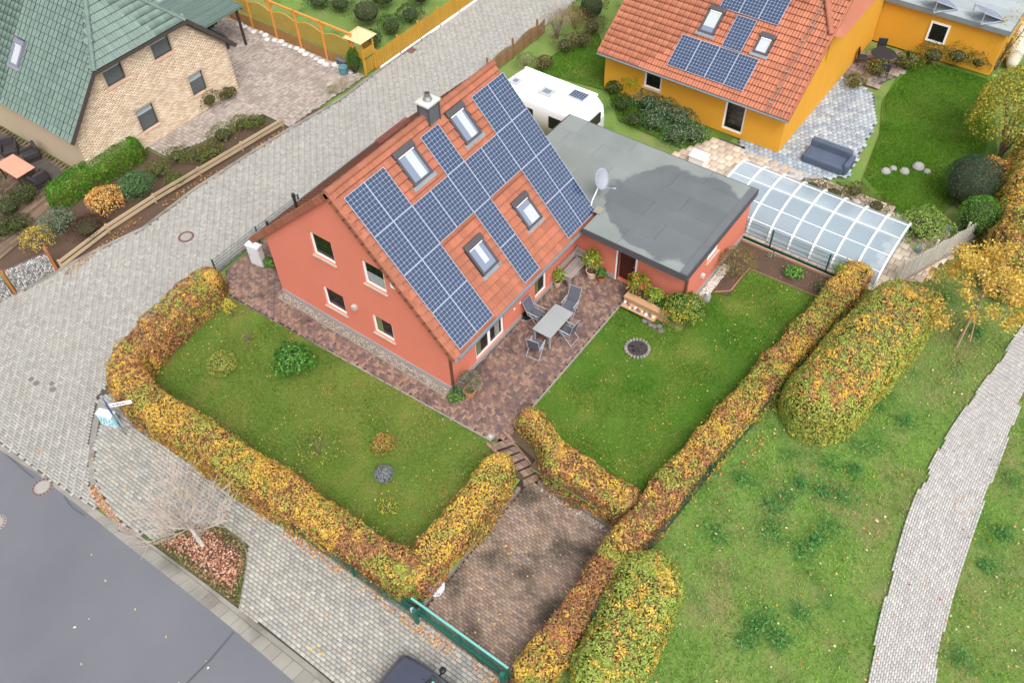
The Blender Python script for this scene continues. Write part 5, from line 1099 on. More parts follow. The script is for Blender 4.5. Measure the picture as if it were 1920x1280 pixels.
# ------------------------------------------------------------------ terrace furniture
m_alu = mat('chair_aluminium', lin(176, 180, 188), .4, .05, metal=.4); m_sling = mat('grey_sling', lin(86, 88, 98), .8, .1, 4., 60.)
tb = thing('garden_table', 'grey rectangular garden table on the brick terrace', 'table', (4.6, -1.51, 0))
MB().bevbox((3.78, -1.95, .71), (5.42, -1.08, .755), .012, 2).obj('table_top', mat('grey_table_top', lin(146, 150, 150), .6, .08, 1.5, 40.), tb)
for x in (3.86, 5.34):
    for y in (-1.87, -1.16): MB().bevbox((x-.035, y-.035, 0), (x+.035, y+.035, .712), .006, 1).obj('leg', m_alu, tb)
MB().b2((3.9, -1.85, .64), (5.3, -1.18, .70)).obj('apron', m_alu, tb)
def make_chair(label, x, y, rz, tilt=.3):
    c = thing('garden_chair', label, 'chair', (x, y, 0), 'garden chairs round the terrace table', rz)      # faces local +y
    b = MB(); hb = .68; by = -.24; ty_ = by - hb*math.sin(tilt); tz_ = .43 + hb*math.cos(tilt)
    MB().bevbox((-.23, -.24, .425), (.23, .24, .445), .008, 1).obj('seat', m_sling, c, local=True)
    M = Matrix.Translation((0, by, .44)) @ Matrix.Rotation(tilt, 4, 'X'); MB().bevbox((-.23, -.012, .02), (.23, .012, hb), .01, 1, M).obj('backrest', m_sling, c, local=True)
    for s in (-.26, .26):
        MB().cyl((s, .24, .44), (s, -.26, .44), .014).cyl((s, by, .43), (s, ty_, tz_), .015).obj('side_frame', m_alu, c, local=True)
        MB().cyl((s*1.06, .28, 0), (s*1.06, -.2, .62), .014).obj('leg', m_alu, c, local=True); MB().cyl((s*1.06, -.36, 0), (s*1.06, .2, .62), .014).obj('leg', m_alu, c, local=True)
        MB().bevbox((s*1.06-.025, -.3, .615), (s*1.06+.025, .24, .645), .01, 1).obj('armrest', m_alu, c, local=True)
    MB().cyl((-.27, .28, .02), (.27, .28, .02), .012).cyl((-.27, -.36, .02), (.27, -.36, .02), .012).cyl((-.24, ty_, tz_), (.24, ty_, tz_), .014).obj('crossbar', m_alu, c, local=True)
    return c
make_chair('reclined grey garden chair between the table and the house wall', 4.75, -.62, math.pi, .42)
make_chair('grey garden chair at the table end nearer the wooden bench', 5.92, -1.45, R_(96), .4)
make_chair('grey garden chair on the lawn side of the table', 4.7, -2.15, 0, .2)
make_chair('grey garden chair at the table end nearer the big terracotta pot', 3.4, -1.55, R_(-80), .2)
bn = thing('garden_bench', 'weathered grey wooden bench against the house wall', 'bench', (7.75, -.35, 0)); m_bn = mat('silver_wood', lin(150, 140, 136), .85, .18, 2., 50., rand=.12)
for k in range(5): MB().b2((7.0, -.68+.11*k, .42), (8.45, -.59+.11*k, .45)).obj('seat_slat', m_bn, bn)
for k in range(3): MB().b2((7.0, -.12, .55+.13*k), (8.45, -.09, .65+.13*k)).obj('back_slat', m_bn, bn)
for x in (7.05, 8.4):
    MB().b2((x-.04, -.7, 0), (x+.04, -.62, .62)).b2((x-.04, -.16, 0), (x+.04, -.08, .95)).obj('leg', m_bn, bn); MB().b2((x-.045, -.72, .62), (x+.045, -.1, .66)).obj('armrest', m_bn, bn)
lb = thing('log_rack', 'grey slatted wooden crate at the end of the bench', 'crate', (8.5, -.35, 0))
for k in range(5): MB().b2((8.5, -.75, .05+.17*k), (8.56, -.1, .17+.17*k)).obj('slat', m_bn, lb)
for y in (-.74, -.12): MB().b2((8.47, y-.03, 0), (8.59, y+.03, .95)).obj('post', m_bn, lb)
pb = pix(1076, 510, .05); setp(MB().lathe((pb[0], pb[1], 0), [(.24, 0), (.24, .06), (.2, .08), (.04, .09), (.04, .2), (.03, .2)], 20).obj('parasol_base', m_conc), 'round grey concrete parasol base before the bench', 'parasol base')
# fire ring
fr = pix(1195, 653, .02); fire = thing('fire_ring', 'round stone-rimmed fire pit with ash in the lawn', 'fire pit', (fr[0], fr[1], 0)); n = 22
for i in range(n):
    a = 2*math.pi*i/n; r = .46; MB().bevbox((-.06, -.05, -.05), (.06, .05, .07), .02, 1, Matrix.Translation((fr[0]+r*math.cos(a), fr[1]+r*math.sin(a), .01)) @ Matrix.Rotation(a + random.gauss(0, .1), 4, 'Z')).obj('stone', mat('rim_stone', lin(134, 129, 122), .9, .2, 4., 30., rand=.2), fire)
MB().lathe((fr[0], fr[1], -.04), [(.42, 0), (.42, .05), (.2, .055), (.02, .07)], 20).obj('ash', mat('ash', lin(64, 56, 58), .95, .4, 8., 40., bump=1.), fire)
for i in range(9): a, r = random.uniform(0, 6.28), random.uniform(.02, .28); MB().box((fr[0]+r*math.cos(a), fr[1]+r*math.sin(a), .04), (random.uniform(.05, .14), .05, .05), rz=a).obj('ember', mat('charcoal', lin(50, 46, 48), .9, .3, 6., 30., rand=.5), fire)
# raised planter with shelf of stones
pt = thing('planter_bench', 'raised pale wooden planter with a shelf of stones beside the terrace', 'planter', (7.9, -3.9, 0)); m_pw = mat('planter_wood', lin(188, 148, 112), .85, .15, 1.5, 40., rand=.1)
MB().b2((7.55, -4.85, .42), (7.85, -3.0, .48)).obj('plank', m_pw, pt); MB().b2((7.6, -4.85, .0), (7.64, -3.0, .2)).obj('plank', m_pw, pt); MB().b2((7.6, -4.85, .22), (7.64, -3.0, .41)).obj('plank', m_pw, pt); MB().b2((8.42, -4.95, 0), (8.5, -3.0, .46)).obj('plank', m_pw, pt)
for y in (-4.9, -3.0, -3.95): MB().b2((7.64, y-.03, 0), (8.42, y+.03, .4)).obj('divider', m_pw, pt)
MB().b2((7.64, -4.85, .0), (8.42, -3.0, .33)).obj('soil', m_soil, pt); MB().b2((7.25, -4.6, .18), (7.58, -3.05, .22)).obj('shelf', m_pw, pt)
for k in range(14):
    sx_, sy_ = 7.3 + random.random()*.22, -3.12 - k*.104; r0 = random.uniform(.045, .085)
    setp(MB().lathe((sx_, sy_, .215), [(r0*.9, 0), (r0*1.1, r0*.4), (r0*.8, r0*.9), (r0*.2, r0*1.1)], 7).obj('pebble_stone', mat('shelf_stone_%d' % (k % 5), [lin(200, 196, 190), lin(120, 90, 76), lin(90, 100, 140), lin(214, 196, 150), lin(110, 104, 106)][k % 5], .8, .2, 8., 40.)), 'collected stone lying on the wooden planter shelf', 'stone', 'stones on the planter shelf')
for k in range(6):
    q0 = np.array((7.25, -4.2 - k*.16)); r0 = random.uniform(.08, .15); setp(MB().lathe((q0[0]+random.gauss(0, .06), q0[1], -.02), [(r0, 0), (r0*1.05, r0*.4), (r0*.7, r0*.8), (r0*.2, r0*.9)], 7).obj('field_stone', mat('field_stone', lin(110, 104, 100), .9, .2, 4., 30., rand=.2)), 'dark field stone on the grass under the planter shelf', 'stone', 'field stones by the planter')
mc_ = pix(1325, 563, .0); mcn = thing('milk_can', 'grey zinc can standing on the lawn by the big shrub', 'can', tuple(mc_)); MB().lathe((mc_[0], mc_[1], 0), [(.13, 0), (.14, .02), (.14, .3), (.1, .38), (.11, .44), (.085, .44), (.08, .3)], 18).obj('body', mat('zinc_can', lin(176, 178, 180), .45, .1, metal=.3), mcn, smooth=True)
fl = pix(920, 818, .01); fli = thing('ground_light', 'small square ground light set in the terrace by the steps', 'light', (fl[0], fl[1], 0)); MB().bevbox((fl[0]-.13, fl[1]-.13, .0), (fl[0]+.13, fl[1]+.13, .02), .005, 1).obj('plate', m_conc, fli); MB().lathe((fl[0], fl[1], .018), [(.07, 0), (.07, .012), (.05, .014)], 16).obj('lens', m_blind, fli)
gl_ = pix(1017, 886, -.7); gll = thing('garden_lamp', 'thin grey garden lamp post at the foot of the steps', 'lamp', (gl_[0], gl_[1], -.9)); MB().cyl((gl_[0], gl_[1], -.9), (gl_[0], gl_[1], -.4), .03).obj('pole', m_zinc, gll); MB().lathe((gl_[0], gl_[1], -.4), [(.05, 0), (.06, .12), (.08, .14), (.02, .2)], 12).obj('head', m_frame, gll)
# meter cabinet by the street corner of the house
cb = thing('meter_cabinet', 'white meter cabinet at the street corner of the house', 'cabinet', (.55, 11.2, 0)); M = Matrix.Translation((.62, 11.25, 0)) @ Matrix.Rotation(R_(8), 4, 'Z')
m_cab = mat('cabinet_white', lin(206, 204, 206), .6, .04, 2., 20.)
MB().bevbox((-.15, -.32, 0), (.15, .32, 1.05), .015, 1, M).obj('body', m_cab, cb); MB().bevbox((-.18, -.35, 1.05), (.18, .35, 1.12), .01, 1, M).obj('lid', m_cab, cb); MB().bevbox((-.165, -.28, .12), (-.15, .28, .98), .004, 1, M).obj('door', m_cab, cb); MB().box((-.17, .2, .6), (.02, .05, .08), M=M).obj('lock', m_zinc, cb)
# ------------------------------------------------------------------ street things
def manhole(px_, py_, r, z, label, ringcol):
    p = pix(px_, py_, z); t = thing('manhole', label, 'manhole', (p[0], p[1], z))
    MB().lathe((p[0], p[1], z-.02), [(r, 0), (r, .030), (r*.72, .032), (r*.72, .0)], 36).obj('frame', mat('manhole_ring_%d' % int(r*100), ringcol, .7, .15, 4., 30.), t)
    MB().lathe((p[0], p[1], z-.02), [(r*.68, 0), (r*.68, .034), (r*.1, .036)], 30).obj('cover', mat('manhole_concrete', lin(150, 144, 138), .85, .12, 4., 40.), t)
    for i in range(16): a = 2*math.pi*i/16; MB().lathe((p[0]+r*.86*math.cos(a), p[1]+r*.86*math.sin(a), z), [(.028, 0), (.028, .0135), (.01, .014)], 8).obj('vent_hole', m_tyre, t)
manhole(79, 913, .40, -.955, 'round manhole in the asphalt by the gutter', lin(120, 104, 102))
manhole(349, 444, .36, .006, 'round manhole with brown rim in the paved side street', lin(120, 92, 86))
manhole(-6, 980, .34, -.955, 'manhole cut by the picture edge in the asphalt', lin(150, 140, 138))
for i, (px_, py_, lb_) in enumerate(((58, 711, 'small oval valve cap paired with the larger cap in the street'), (68, 718, 'larger oval valve cap in the paved street'), (97, 719, 'small dark valve cap alone near the street corner'), (99, 730, 'grey valve cap beside the small dark one near the corner'))):
    p = pixg(px_, py_, .004); setp(MB().lathe((p[0], p[1], p[2]-.02), [(.1 + .03*(i % 2), 0), (.1 + .03*(i % 2), .026), (.08, .028)], 16).obj('valve_cap', mat('cast_iron', lin(112, 104, 106), .7, .15)), lb_, 'valve cap')
p = pix(772, 95, .01); dg = thing('drain_grate', 'rusty square drain grate by the yellow fence kerb', 'drain', (p[0], p[1], 0)); MB().b2((p[0]-.25, p[1]-.2, -.02), (p[0]+.25, p[1]+.2, .01)).obj('frame', mat('rusty_iron', lin(116, 84, 78), .8, .2), dg)
for i in range(6): MB().b2((p[0]-.21, p[1]-.16+i*.058, .01), (p[0]+.21, p[1]-.16+i*.058+.03, .02)).obj('bar', MATS['rusty_iron'], dg)
# street name sign on a pole, blue sign seen edge-on
sp_ = pix(236, 815, -.86); sx_, sy_ = sp_[0], sp_[1]; sg_ = thing('street_sign', 'street name sign with white plate and blue plate on grey pole', 'sign', (sx_, sy_, -.86)); TOPZ = 1.28
MB().cyl((sx_, sy_, -.9), (sx_, sy_, TOPZ), .035, .035, 10).obj('pole', m_zinc, sg_)
m_blue_ = mat('sign_blue', lin(40, 82, 178), .4, .03); bdir = Vector((.35, .94, 0)).normalized()
c0 = Vector((sx_, sy_, 1.0)); MB().bar(c0 - Vector((0, 0, .3)), c0 + Vector((0, 0, .32)), .5, .02, (.94, -.35, 0)).obj('blue_plate', m_blue_, sg_)
wd = Vector((.75, -.66, 0)).normalized(); w0 = Vector((sx_, sy_, 1.02)) + wd*.05; tl = Vector((.45, .5, 0)).normalized()
pn = wd.cross(Vector((0, 0, 1))); pu = (Vector((0, 0, 1))*.9 - pn*.1).normalized()
wp = MB(); hh_ = .09; wp.add([w0 + pu*s*hh_ + o for o in (Vector(), wd*.82) for s in (-1, 1)] + [w0 + pu*s*hh_ + o + pn*.012 for o in (Vector(), wd*.82) for s in (-1, 1)], [(0, 2, 3, 1), (4, 5, 7, 6), (0, 1, 5, 4), (2, 6, 7, 3), (0, 4, 6, 2), (1, 3, 7, 5)]); wpl = wp.obj('name_plate', mat('sign_white', lin(232, 226, 224), .5, .03), sg_)
for sgn in (-.004, .016):
    t_ = MB(); xx = .14
    for L_ in (.05, .03, .09, .05, .08, .04): t_.poly([w0 + wd*xx + pu*-.03 + pn*sgn, w0 + wd*(xx+L_) + pu*-.03 + pn*sgn, w0 + wd*(xx+L_) + pu*.03 + pn*sgn, w0 + wd*xx + pu*.03 + pn*sgn]); xx += L_ + .025
    t_.obj('lettering', mat('sign_text', lin(70, 70, 90), .6, 0), wpl)
MB().bar((sx_-.02, sy_-.02, -.15), (sx_-.02, sy_-.02, .12), .3, .015, (.94, -.35, 0)).obj('blue_plate', m_blue_, sg_)
# utility box painted pale blue with dark marks
ub = pix(210, 795, -.86); ubx = thing('utility_box', 'pale blue painted utility box with dark paint marks by the street sign', 'utility box', (ub[0], ub[1], -.86)); M = Matrix.Translation((ub[0]+.02, ub[1]+.05, -.86)) @ Matrix.Rotation(R_(18), 4, 'Z')
m_ub = mat('painted_box', lin(170, 212, 222), .6, .08, 3., 20., stain=[(lin(206, 222, 232), 2.5, .5, .6, .9), (lin(60, 120, 150), 5., .62, .66, .8)])
M = M @ Matrix.Scale(.82, 4)
MB().bevbox((-.17, -.42, 0), (.17, .42, .78), .012, 1, M).obj('body', m_ub, ubx); MB().bevbox((-.2, -.45, .78), (.2, .45, .86), .03, 2, M).obj('lid', mat('box_lid', lin(196, 206, 214), .6, .08), ubx); MB().bevbox((-.186, -.38, .06), (-.17, .38, .74), .004, 1, M).obj('door', m_ub, ubx)
for i in range(7): MB().box((-.19, -.32 + .1*i, .36 + .16*math.sin(i*2.1)), (.01, .045, .09 + .04*(i % 2)), M=M).obj('paint_mark', mat('dark_paint', lin(40, 58, 76), .6, 0), ubx)
# white plastic sack in the parking bay
sk = pix(815, 1092, -.8); bag = thing('plastic_sack', 'crumpled white and green plastic sack on the parking bay by hedge', 'sack', (sk[0], sk[1], -.9))
bm = bmesh.new(); bmesh.ops.create_icosphere(bm, subdivisions=3, radius=1)
for v in bm.verts:
    q_ = vnoise(np.array([v.co[:]])*2.2, 1., 3.)[0]; v.co = Vector((v.co.x*.33*(1 + .3*(q_-.5)), v.co.y*.5*(1 + .3*(q_-.5)), max(-.02, v.co.z*.2*(1 + .6*(q_-.5)) + .12)))
bm.transform(Matrix.Translation((sk[0], sk[1], -.9)) @ Matrix.Rotation(R_(-35), 4, 'Z')); mb = MB(); bm.verts.index_update(); mb.add([v.co for v in bm.verts], [[v.index for v in f.verts] for f in bm.faces]); bm.free()
mb.obj('sack', mat('sack_plastic', lin(208, 210, 214), .4, .12, 3., 14., stain=[(lin(40, 110, 100), 3.2, .56, .6, .9), (lin(120, 60, 60), 7., .66, .69, .9)]), bag)
# blue tub, bench by the conifer, satellite odds and ends
bt = pix(644, 133, .2); tubt = thing('blue_tub', 'grey-blue garden tub beside the small conifer', 'tub', (bt[0], bt[1], 0)); MB().lathe((bt[0], bt[1], 0), [(.2, 0), (.25, .42), (.27, .44), (.22, .42)], 16).obj('tub', mat('blue_plastic', lin(86, 128, 138), .5, .08), tubt)
bs = pix(640, 116, .3); bb_ = thing('blue_bench', 'small slate-blue bench by the trellis end', 'bench', (bs[0], bs[1], 0)); MB().b2((bs[0]-.1, bs[1]-.35, .36), (bs[0]+.1, bs[1]+.35, .42)).obj('seat', mat('slate_blue', lin(92, 112, 128), .7, .1), bb_)
for y in (-.3, .3): MB().b2((bs[0]-.08, bs[1]+y-.03, 0), (bs[0]+.08, bs[1]+y+.03, .36)).obj('leg', MATS['slate_blue'], bb_)
ps = thing('pool_shower', 'slim metal pool shower post with braces behind the white fence', 'shower', (19.6, -12.7, 0)); b0 = Vector((19.9, -12.9, 0)); MB().cyl(b0, b0 + Vector((0, 0, 1.5)), .03).cyl(b0 + Vector((0, 0, 1.45)), b0 + Vector((0, 0, 1.6)), .07, .07).obj('post', m_zinc, ps); MB().bar(b0 + Vector((0, 0, 1.3)), b0 + Vector((-.4, .2, 0)), .025).bar(b0 + Vector((0, 0, 1.3)), b0 + Vector((.1, .45, 0)), .025).obj('brace', m_frame, ps)
for i, (px_, py_) in enumerate(((1780, 425), (1724, 462))): q_ = pix(px_, py_, .3); setp(MB().lathe((q_[0], q_[1], 0), [(.13, 0), (.15, .25), (.12, .3), (.03, .34)], 14).obj('garden_lamp', mat('blue_grey_lamp', lin(130, 146, 172), .5, .1)), ['blue-grey globe lamp beneath the pool shower post', 'blue-grey globe lamp at the corner of the pool enclosure'][i], 'lamp')
# things on the ochre neighbour's yard
sof = pix(1548, 300, .2); so = thing('covered_lounge', 'dark blue-grey covered garden lounge on the pale yard', 'lounge', (sof[0], sof[1], 0)); m_cov = mat('slate_cover', lin(78, 88, 106), .8, .15, 2., 12., bump=.3)
MB().bevbox((sof[0]-.5, sof[1]-1.0, 0), (sof[0]+.5, sof[1]+1.0, .42), .08, 2).obj('base', m_cov, so); MB().bevbox((sof[0]+.35, sof[1]-1.0, .3), (sof[0]+.65, sof[1]+1.0, .8), .08, 2).obj('backrest', m_cov, so); MB().bevbox((sof[0]-.45, sof[1]-1.2, .1), (sof[0]+.55, sof[1]-.95, .6), .06, 2).obj('armrest', m_cov, so)
gt = pix(1655, 108, .5); gtt = thing('patio_table', 'dark round patio table near the ochre wall', 'table', (gt[0], gt[1], 0)); m_bk = mat('charcoal_metal', lin(46, 46, 50), .6, .1); MB().lathe((gt[0], gt[1], .7), [(.62, 0), (.65, .02), (.62, .045)], 24).obj('table_top', m_bk, gtt)
for a in (0, 1.57, 3.14, 4.71): MB().bar((gt[0]+.3*math.cos(a), gt[1]+.3*math.sin(a), .7), (gt[0]+.45*math.cos(a), gt[1]+.45*math.sin(a), 0), .04).obj('leg', m_bk, gtt)
for i, a in enumerate((.4, 2.0, 3.6, 5.2)):
    cx_, cy_ = gt[0]+1.0*math.cos(a), gt[1]+1.0*math.sin(a); pc_ = thing('patio_chair', 'dark chair around the round patio table', 'chair', (cx_, cy_, 0), 'chairs at the round patio table', a + math.pi/2)
    MB().bevbox((-.24, -.24, .4), (.24, .24, .46), .02, 1).obj('seat', m_bk, pc_, local=True); MB().bevbox((-.24, -.27, .45), (.24, -.22, .9), .02, 1).obj('backrest', m_bk, pc_, local=True)
    for u in (-.2, .2):
        for v in (-.2, .2): MB().bar((u, v, 0), (u, v, .4), .035).obj('leg', m_bk, pc_, local=True)
for i, (px_, py_, c_, lb_) in enumerate(((1405, 235, lin(226, 160, 60), 'amber storage box against the ochre wall'), (1732, 55, lin(170, 120, 150), 'mauve cushion box beside the outbuilding wall'), (1715, 85, lin(226, 226, 230), 'white garden box near the outbuilding'), (1310, 300, lin(226, 226, 226), 'white garden box near the garage corner'))):
    q_ = pix(px_, py_, .2); bx_ = thing('garden_box', lb_, 'box', (q_[0], q_[1], 0)); mm_ = mat('garden_box_%d' % i, c_, .7, .08); MB().bevbox((q_[0]-.3, q_[1]-.4, 0), (q_[0]+.3, q_[1]+.4, .45), .03, 1).obj('body', mm_, bx_); MB().bevbox((q_[0]-.33, q_[1]-.43, .45), (q_[0]+.33, q_[1]+.43, .52), .03, 1).obj('lid', mm_, bx_)
for i, (px_, py_) in enumerate(((1676, 312), (1697, 318), (1723, 310), (1740, 318), (1662, 318))):
    q_ = pix(px_, py_, .1); r0 = .17 + .05*(i % 3); setp(MB().lathe((q_[0], q_[1], -.1), [(r0, 0), (r0*1.08, r0*.5), (r0*.75, r0*.95), (r0*.25, r0*1.1)], 8).obj('boulder', mat('grey_boulder', lin(150, 148, 144), .9, .15, 3., 30.)), 'pale boulder in a row on the neighbour lawn', 'boulder', 'boulders on the neighbour lawn')
q_ = pix(30, 315, .6); aw = thing('garden_table', 'terracotta-coloured cloth-covered table on the brick house deck', 'table', (q_[0], q_[1], 0)); MB().bevbox((q_[0]-.5, q_[1]-.9, .68), (q_[0]+.5, q_[1]+.9, .74), .02, 1).obj('table_top', mat('salmon_cloth', lin(206, 144, 120), .8, .1), aw)
for u in (-.4, .4):
    for v in (-.8, .8): MB().bar((q_[0]+u, q_[1]+v, -.4), (q_[0]+u, q_[1]+v, .68), .06).obj('leg', m_cpw, aw)
for i, (px_, py_) in enumerate(((70, 330), (55, 285), (15, 275))):
    q_ = pix(px_, py_, .4); cc_ = thing('deck_chair', 'dark wicker armchair on the brick house deck', 'chair', (q_[0], q_[1], -.1), 'wicker armchairs on the deck', i*1.3); m_wk = mat('dark_wicker', lin(58, 52, 54), .8, .3, 20., 60., bump=.5)
    MB().bevbox((-.35, -.35, 0), (.35, .35, .42), .04, 1).obj('seat', m_wk, cc_, local=True); MB().bevbox((-.35, -.4, .3), (.35, -.25, .85), .04, 1).obj('backrest', m_wk, cc_, local=True)
    for s in (-1, 1): MB().bevbox((s*.35-.06, -.35, .3), (s*.35+.06, .35, .6), .03, 1).obj('armrest', m_wk, cc_, local=True)

# ================================================================== VEGETATION
YEL, GOLD, ORB, BRN, DBR, GRN, DGR, OLV = (lin(216, 186, 86), lin(214, 168, 84), lin(198, 142, 94), lin(168, 120, 86), lin(128, 94, 72), lin(146, 158, 70), lin(96, 126, 58), lin(184, 178, 88))
AUT = [YEL, GOLD, ORB, BRN, DBR, GRN, OLV]
m_twig = mat('hedge_twigs', lin(116, 86, 58), .95, .3, 6., 40., bump=.5)
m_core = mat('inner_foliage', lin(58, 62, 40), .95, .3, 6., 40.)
m_bark = mat('bark', lin(120, 108, 94), .9, .2, 3., 40., bump=.4)
def autumn(ye, br, gr, side_brown=0.):
    """weights over AUT from noise patches: ye / br / gr = how much yellow, brown, green"""
    def f(P, N):
        a = vnoise(P, .45, 11.); b = vnoise(P, .8, 47.); c = vnoise(P, 1.9, 83.); d = vnoise(P, .55, 131.); sidev = np.clip(1 - N[:, 2]*1.3, 0, 1)
        sh = lambda v, lo, hi: np.clip((v-lo)/(hi-lo), 0, 1)
        a = .6*a + .4*vnoise(P, 1.1, 151.); d = .6*d + .4*vnoise(P, 1.4, 171.)
        y = ye*(.2 + 1.5*sh(a, .44, .58)); g = gr*(.15 + 2.2*sh(b, .52, .66)); r = br*(.3 + 1.9*sh(d, .47, .6)) + side_brown*sidev
        return np.stack([y*1.1, y*.5*(.5 + c), y*.15 + r*.45, r*.9, r*.3, g*.9, g*.7 + y*.35], 1)
    return f
def hedge(name, label, path, wd, top, colf, dens=620, leaf=.08, pal=None, bump=.13, e=.38, cat='hedge', group=None, base=None, wfun=None):
    """leafy hedge swept along a path; top(x, y) and base(x, y) are heights"""
    base = base or (lambda x, y: h(x)); P = np.array(path, float); L = np.r_[0, np.cumsum(np.linalg.norm(np.diff(P, axis=0), axis=1))]; c = P.mean(0)
    root = thing(name, label, cat, (c[0], c[1], base(c[0], c[1])), group)
    at = lambda s: np.stack([np.interp(s, L, P[:, 0]), np.interp(s, L, P[:, 1])], 1)
    mid = at(np.array([L[-1]/2]))[0]; H = top(*mid) - base(*mid)
    n2 = int((math.pi*wd*H*.95 + math.pi*wd*wd*.5)*dens); n1 = int(L[-1]*(2*wd + 2*H)*.95*dens); n = n1 + 2*n2; isend = np.arange(n) >= n1
    s = np.where(isend, np.where(np.arange(n) < n1 + n2, 0., L[-1]), rng.uniform(0, L[-1], n)); Q = at(s); ep = .25; T = at(np.clip(s+ep, 0, L[-1])) - at(np.clip(s-ep, 0, L[-1])); T /= np.linalg.norm(T, axis=1)[:, None] + 1e-9; S = np.stack([T[:, 1], -T[:, 0]], 1)
    tb = np.array([top(*q_) for q_ in Q]); bb = np.array([base(*q_) for q_ in Q]); hh = tb - bb
    # cross-section resampled by true arc length, so the top is as leafy as the sides
    t = np.linspace(0, math.pi, 6001); x = -np.sign(np.cos(t))*np.abs(np.cos(t))**e; z = np.sin(t).clip(0)**e; d = np.r_[0, np.cumsum(np.hypot(np.diff(x)*wd, np.diff(z)*H))]; g = np.linspace(0, d[-1], 240); x = np.interp(g, d, x); z = np.interp(g, d, z)
    nx = -np.gradient(z)*H; nz = np.gradient(x)*wd; ln = np.hypot(nx, nz) + 1e-9; nx, nz = nx/ln, nz/ln
    u = rng.random(n)*239; X = np.interp(u, np.arange(240), x); Z = np.interp(u, np.arange(240), z); NX = np.interp(u, np.arange(240), nx); NZ = np.interp(u, np.arange(240), nz)
    wv = np.ones(n) if wfun is None else np.array([wfun(*q_) for q_ in Q])
    ph = rng.uniform(-math.pi/2, math.pi/2, n); endT = T*np.where(np.arange(n) < n1 + n2, -1., 1.)[:, None]; R2 = np.where(isend[:, None], endT*np.cos(ph)[:, None] + S*np.sin(ph)[:, None], S*np.sign(X)[:, None])
    rad = np.abs(X)*np.where(isend, np.sqrt(rng.random(n))*.0 + 1., 1.)
    pos = np.concatenate([Q + R2*(rad*wd*wv)[:, None], (bb + Z*hh)[:, None]], 1)
    Nn = np.concatenate([R2*np.abs(NX)[:, None], np.abs(NZ)[:, None] + .02], 1); Nn /= np.linalg.norm(Nn, axis=1)[:, None] + 1e-9
    bm_ = (vnoise(pos, 1.3, 5.) - .5)*2*bump + (vnoise(pos, 4.5, 9.) - .5)*bump*.9; dep = -rng.random(n)**2*.10; stray = (rng.random(n) < .04)*rng.uniform(0, .14, n)
    pos = pos + Nn*(bm_ + dep + stray)[:, None]; pos[:, 2] = np.maximum(pos[:, 2], bb + .02)
    col = pick(pal if pal is not None else AUT, colf(pos, Nn), pos)
    me = leaf_mesh('foliage', pos - np.array(wloc(root)), Nn, leaf*rng.uniform(.65, 1.3, n), col, .42); link('foliage', me, m_leafcol, root, 'stuff')
    # twiggy core so that nothing shows through
    m_ = MB(); rings = []; ss = np.linspace(-wd*.55, L[-1] + wd*.55, max(6, int(L[-1]/.6)))
    for q_ in ss:
        c_ = min(max(q_, 0), L[-1]); p = at(np.array([c_]))[0]; t_ = at(np.array([min(c_+ep, L[-1])]))[0] - at(np.array([max(c_-ep, 0)]))[0]; t_ /= np.linalg.norm(t_) + 1e-9; sd_ = np.array([t_[1], -t_[0]]); kk = 1 - .35*abs(q_-c_)/(wd*.55); b0 = base(*p); ht = (top(*p)-b0)*(.86 if e < .5 else .72); ww = wd*(.8 if e < .5 else .6)*kk*(1 if wfun is None else wfun(*p)); p = p + t_*(q_-c_)
        rings.append([(*(p + sd_*a*ww), b0 - .05 + b_*ht) for a, b_ in ((-1, 0), (-1, .75), (-.7, .97), (.7, .97), (1, .75), (1, 0))])
    m_.loft(rings).obj('branches', m_twig, root); return root
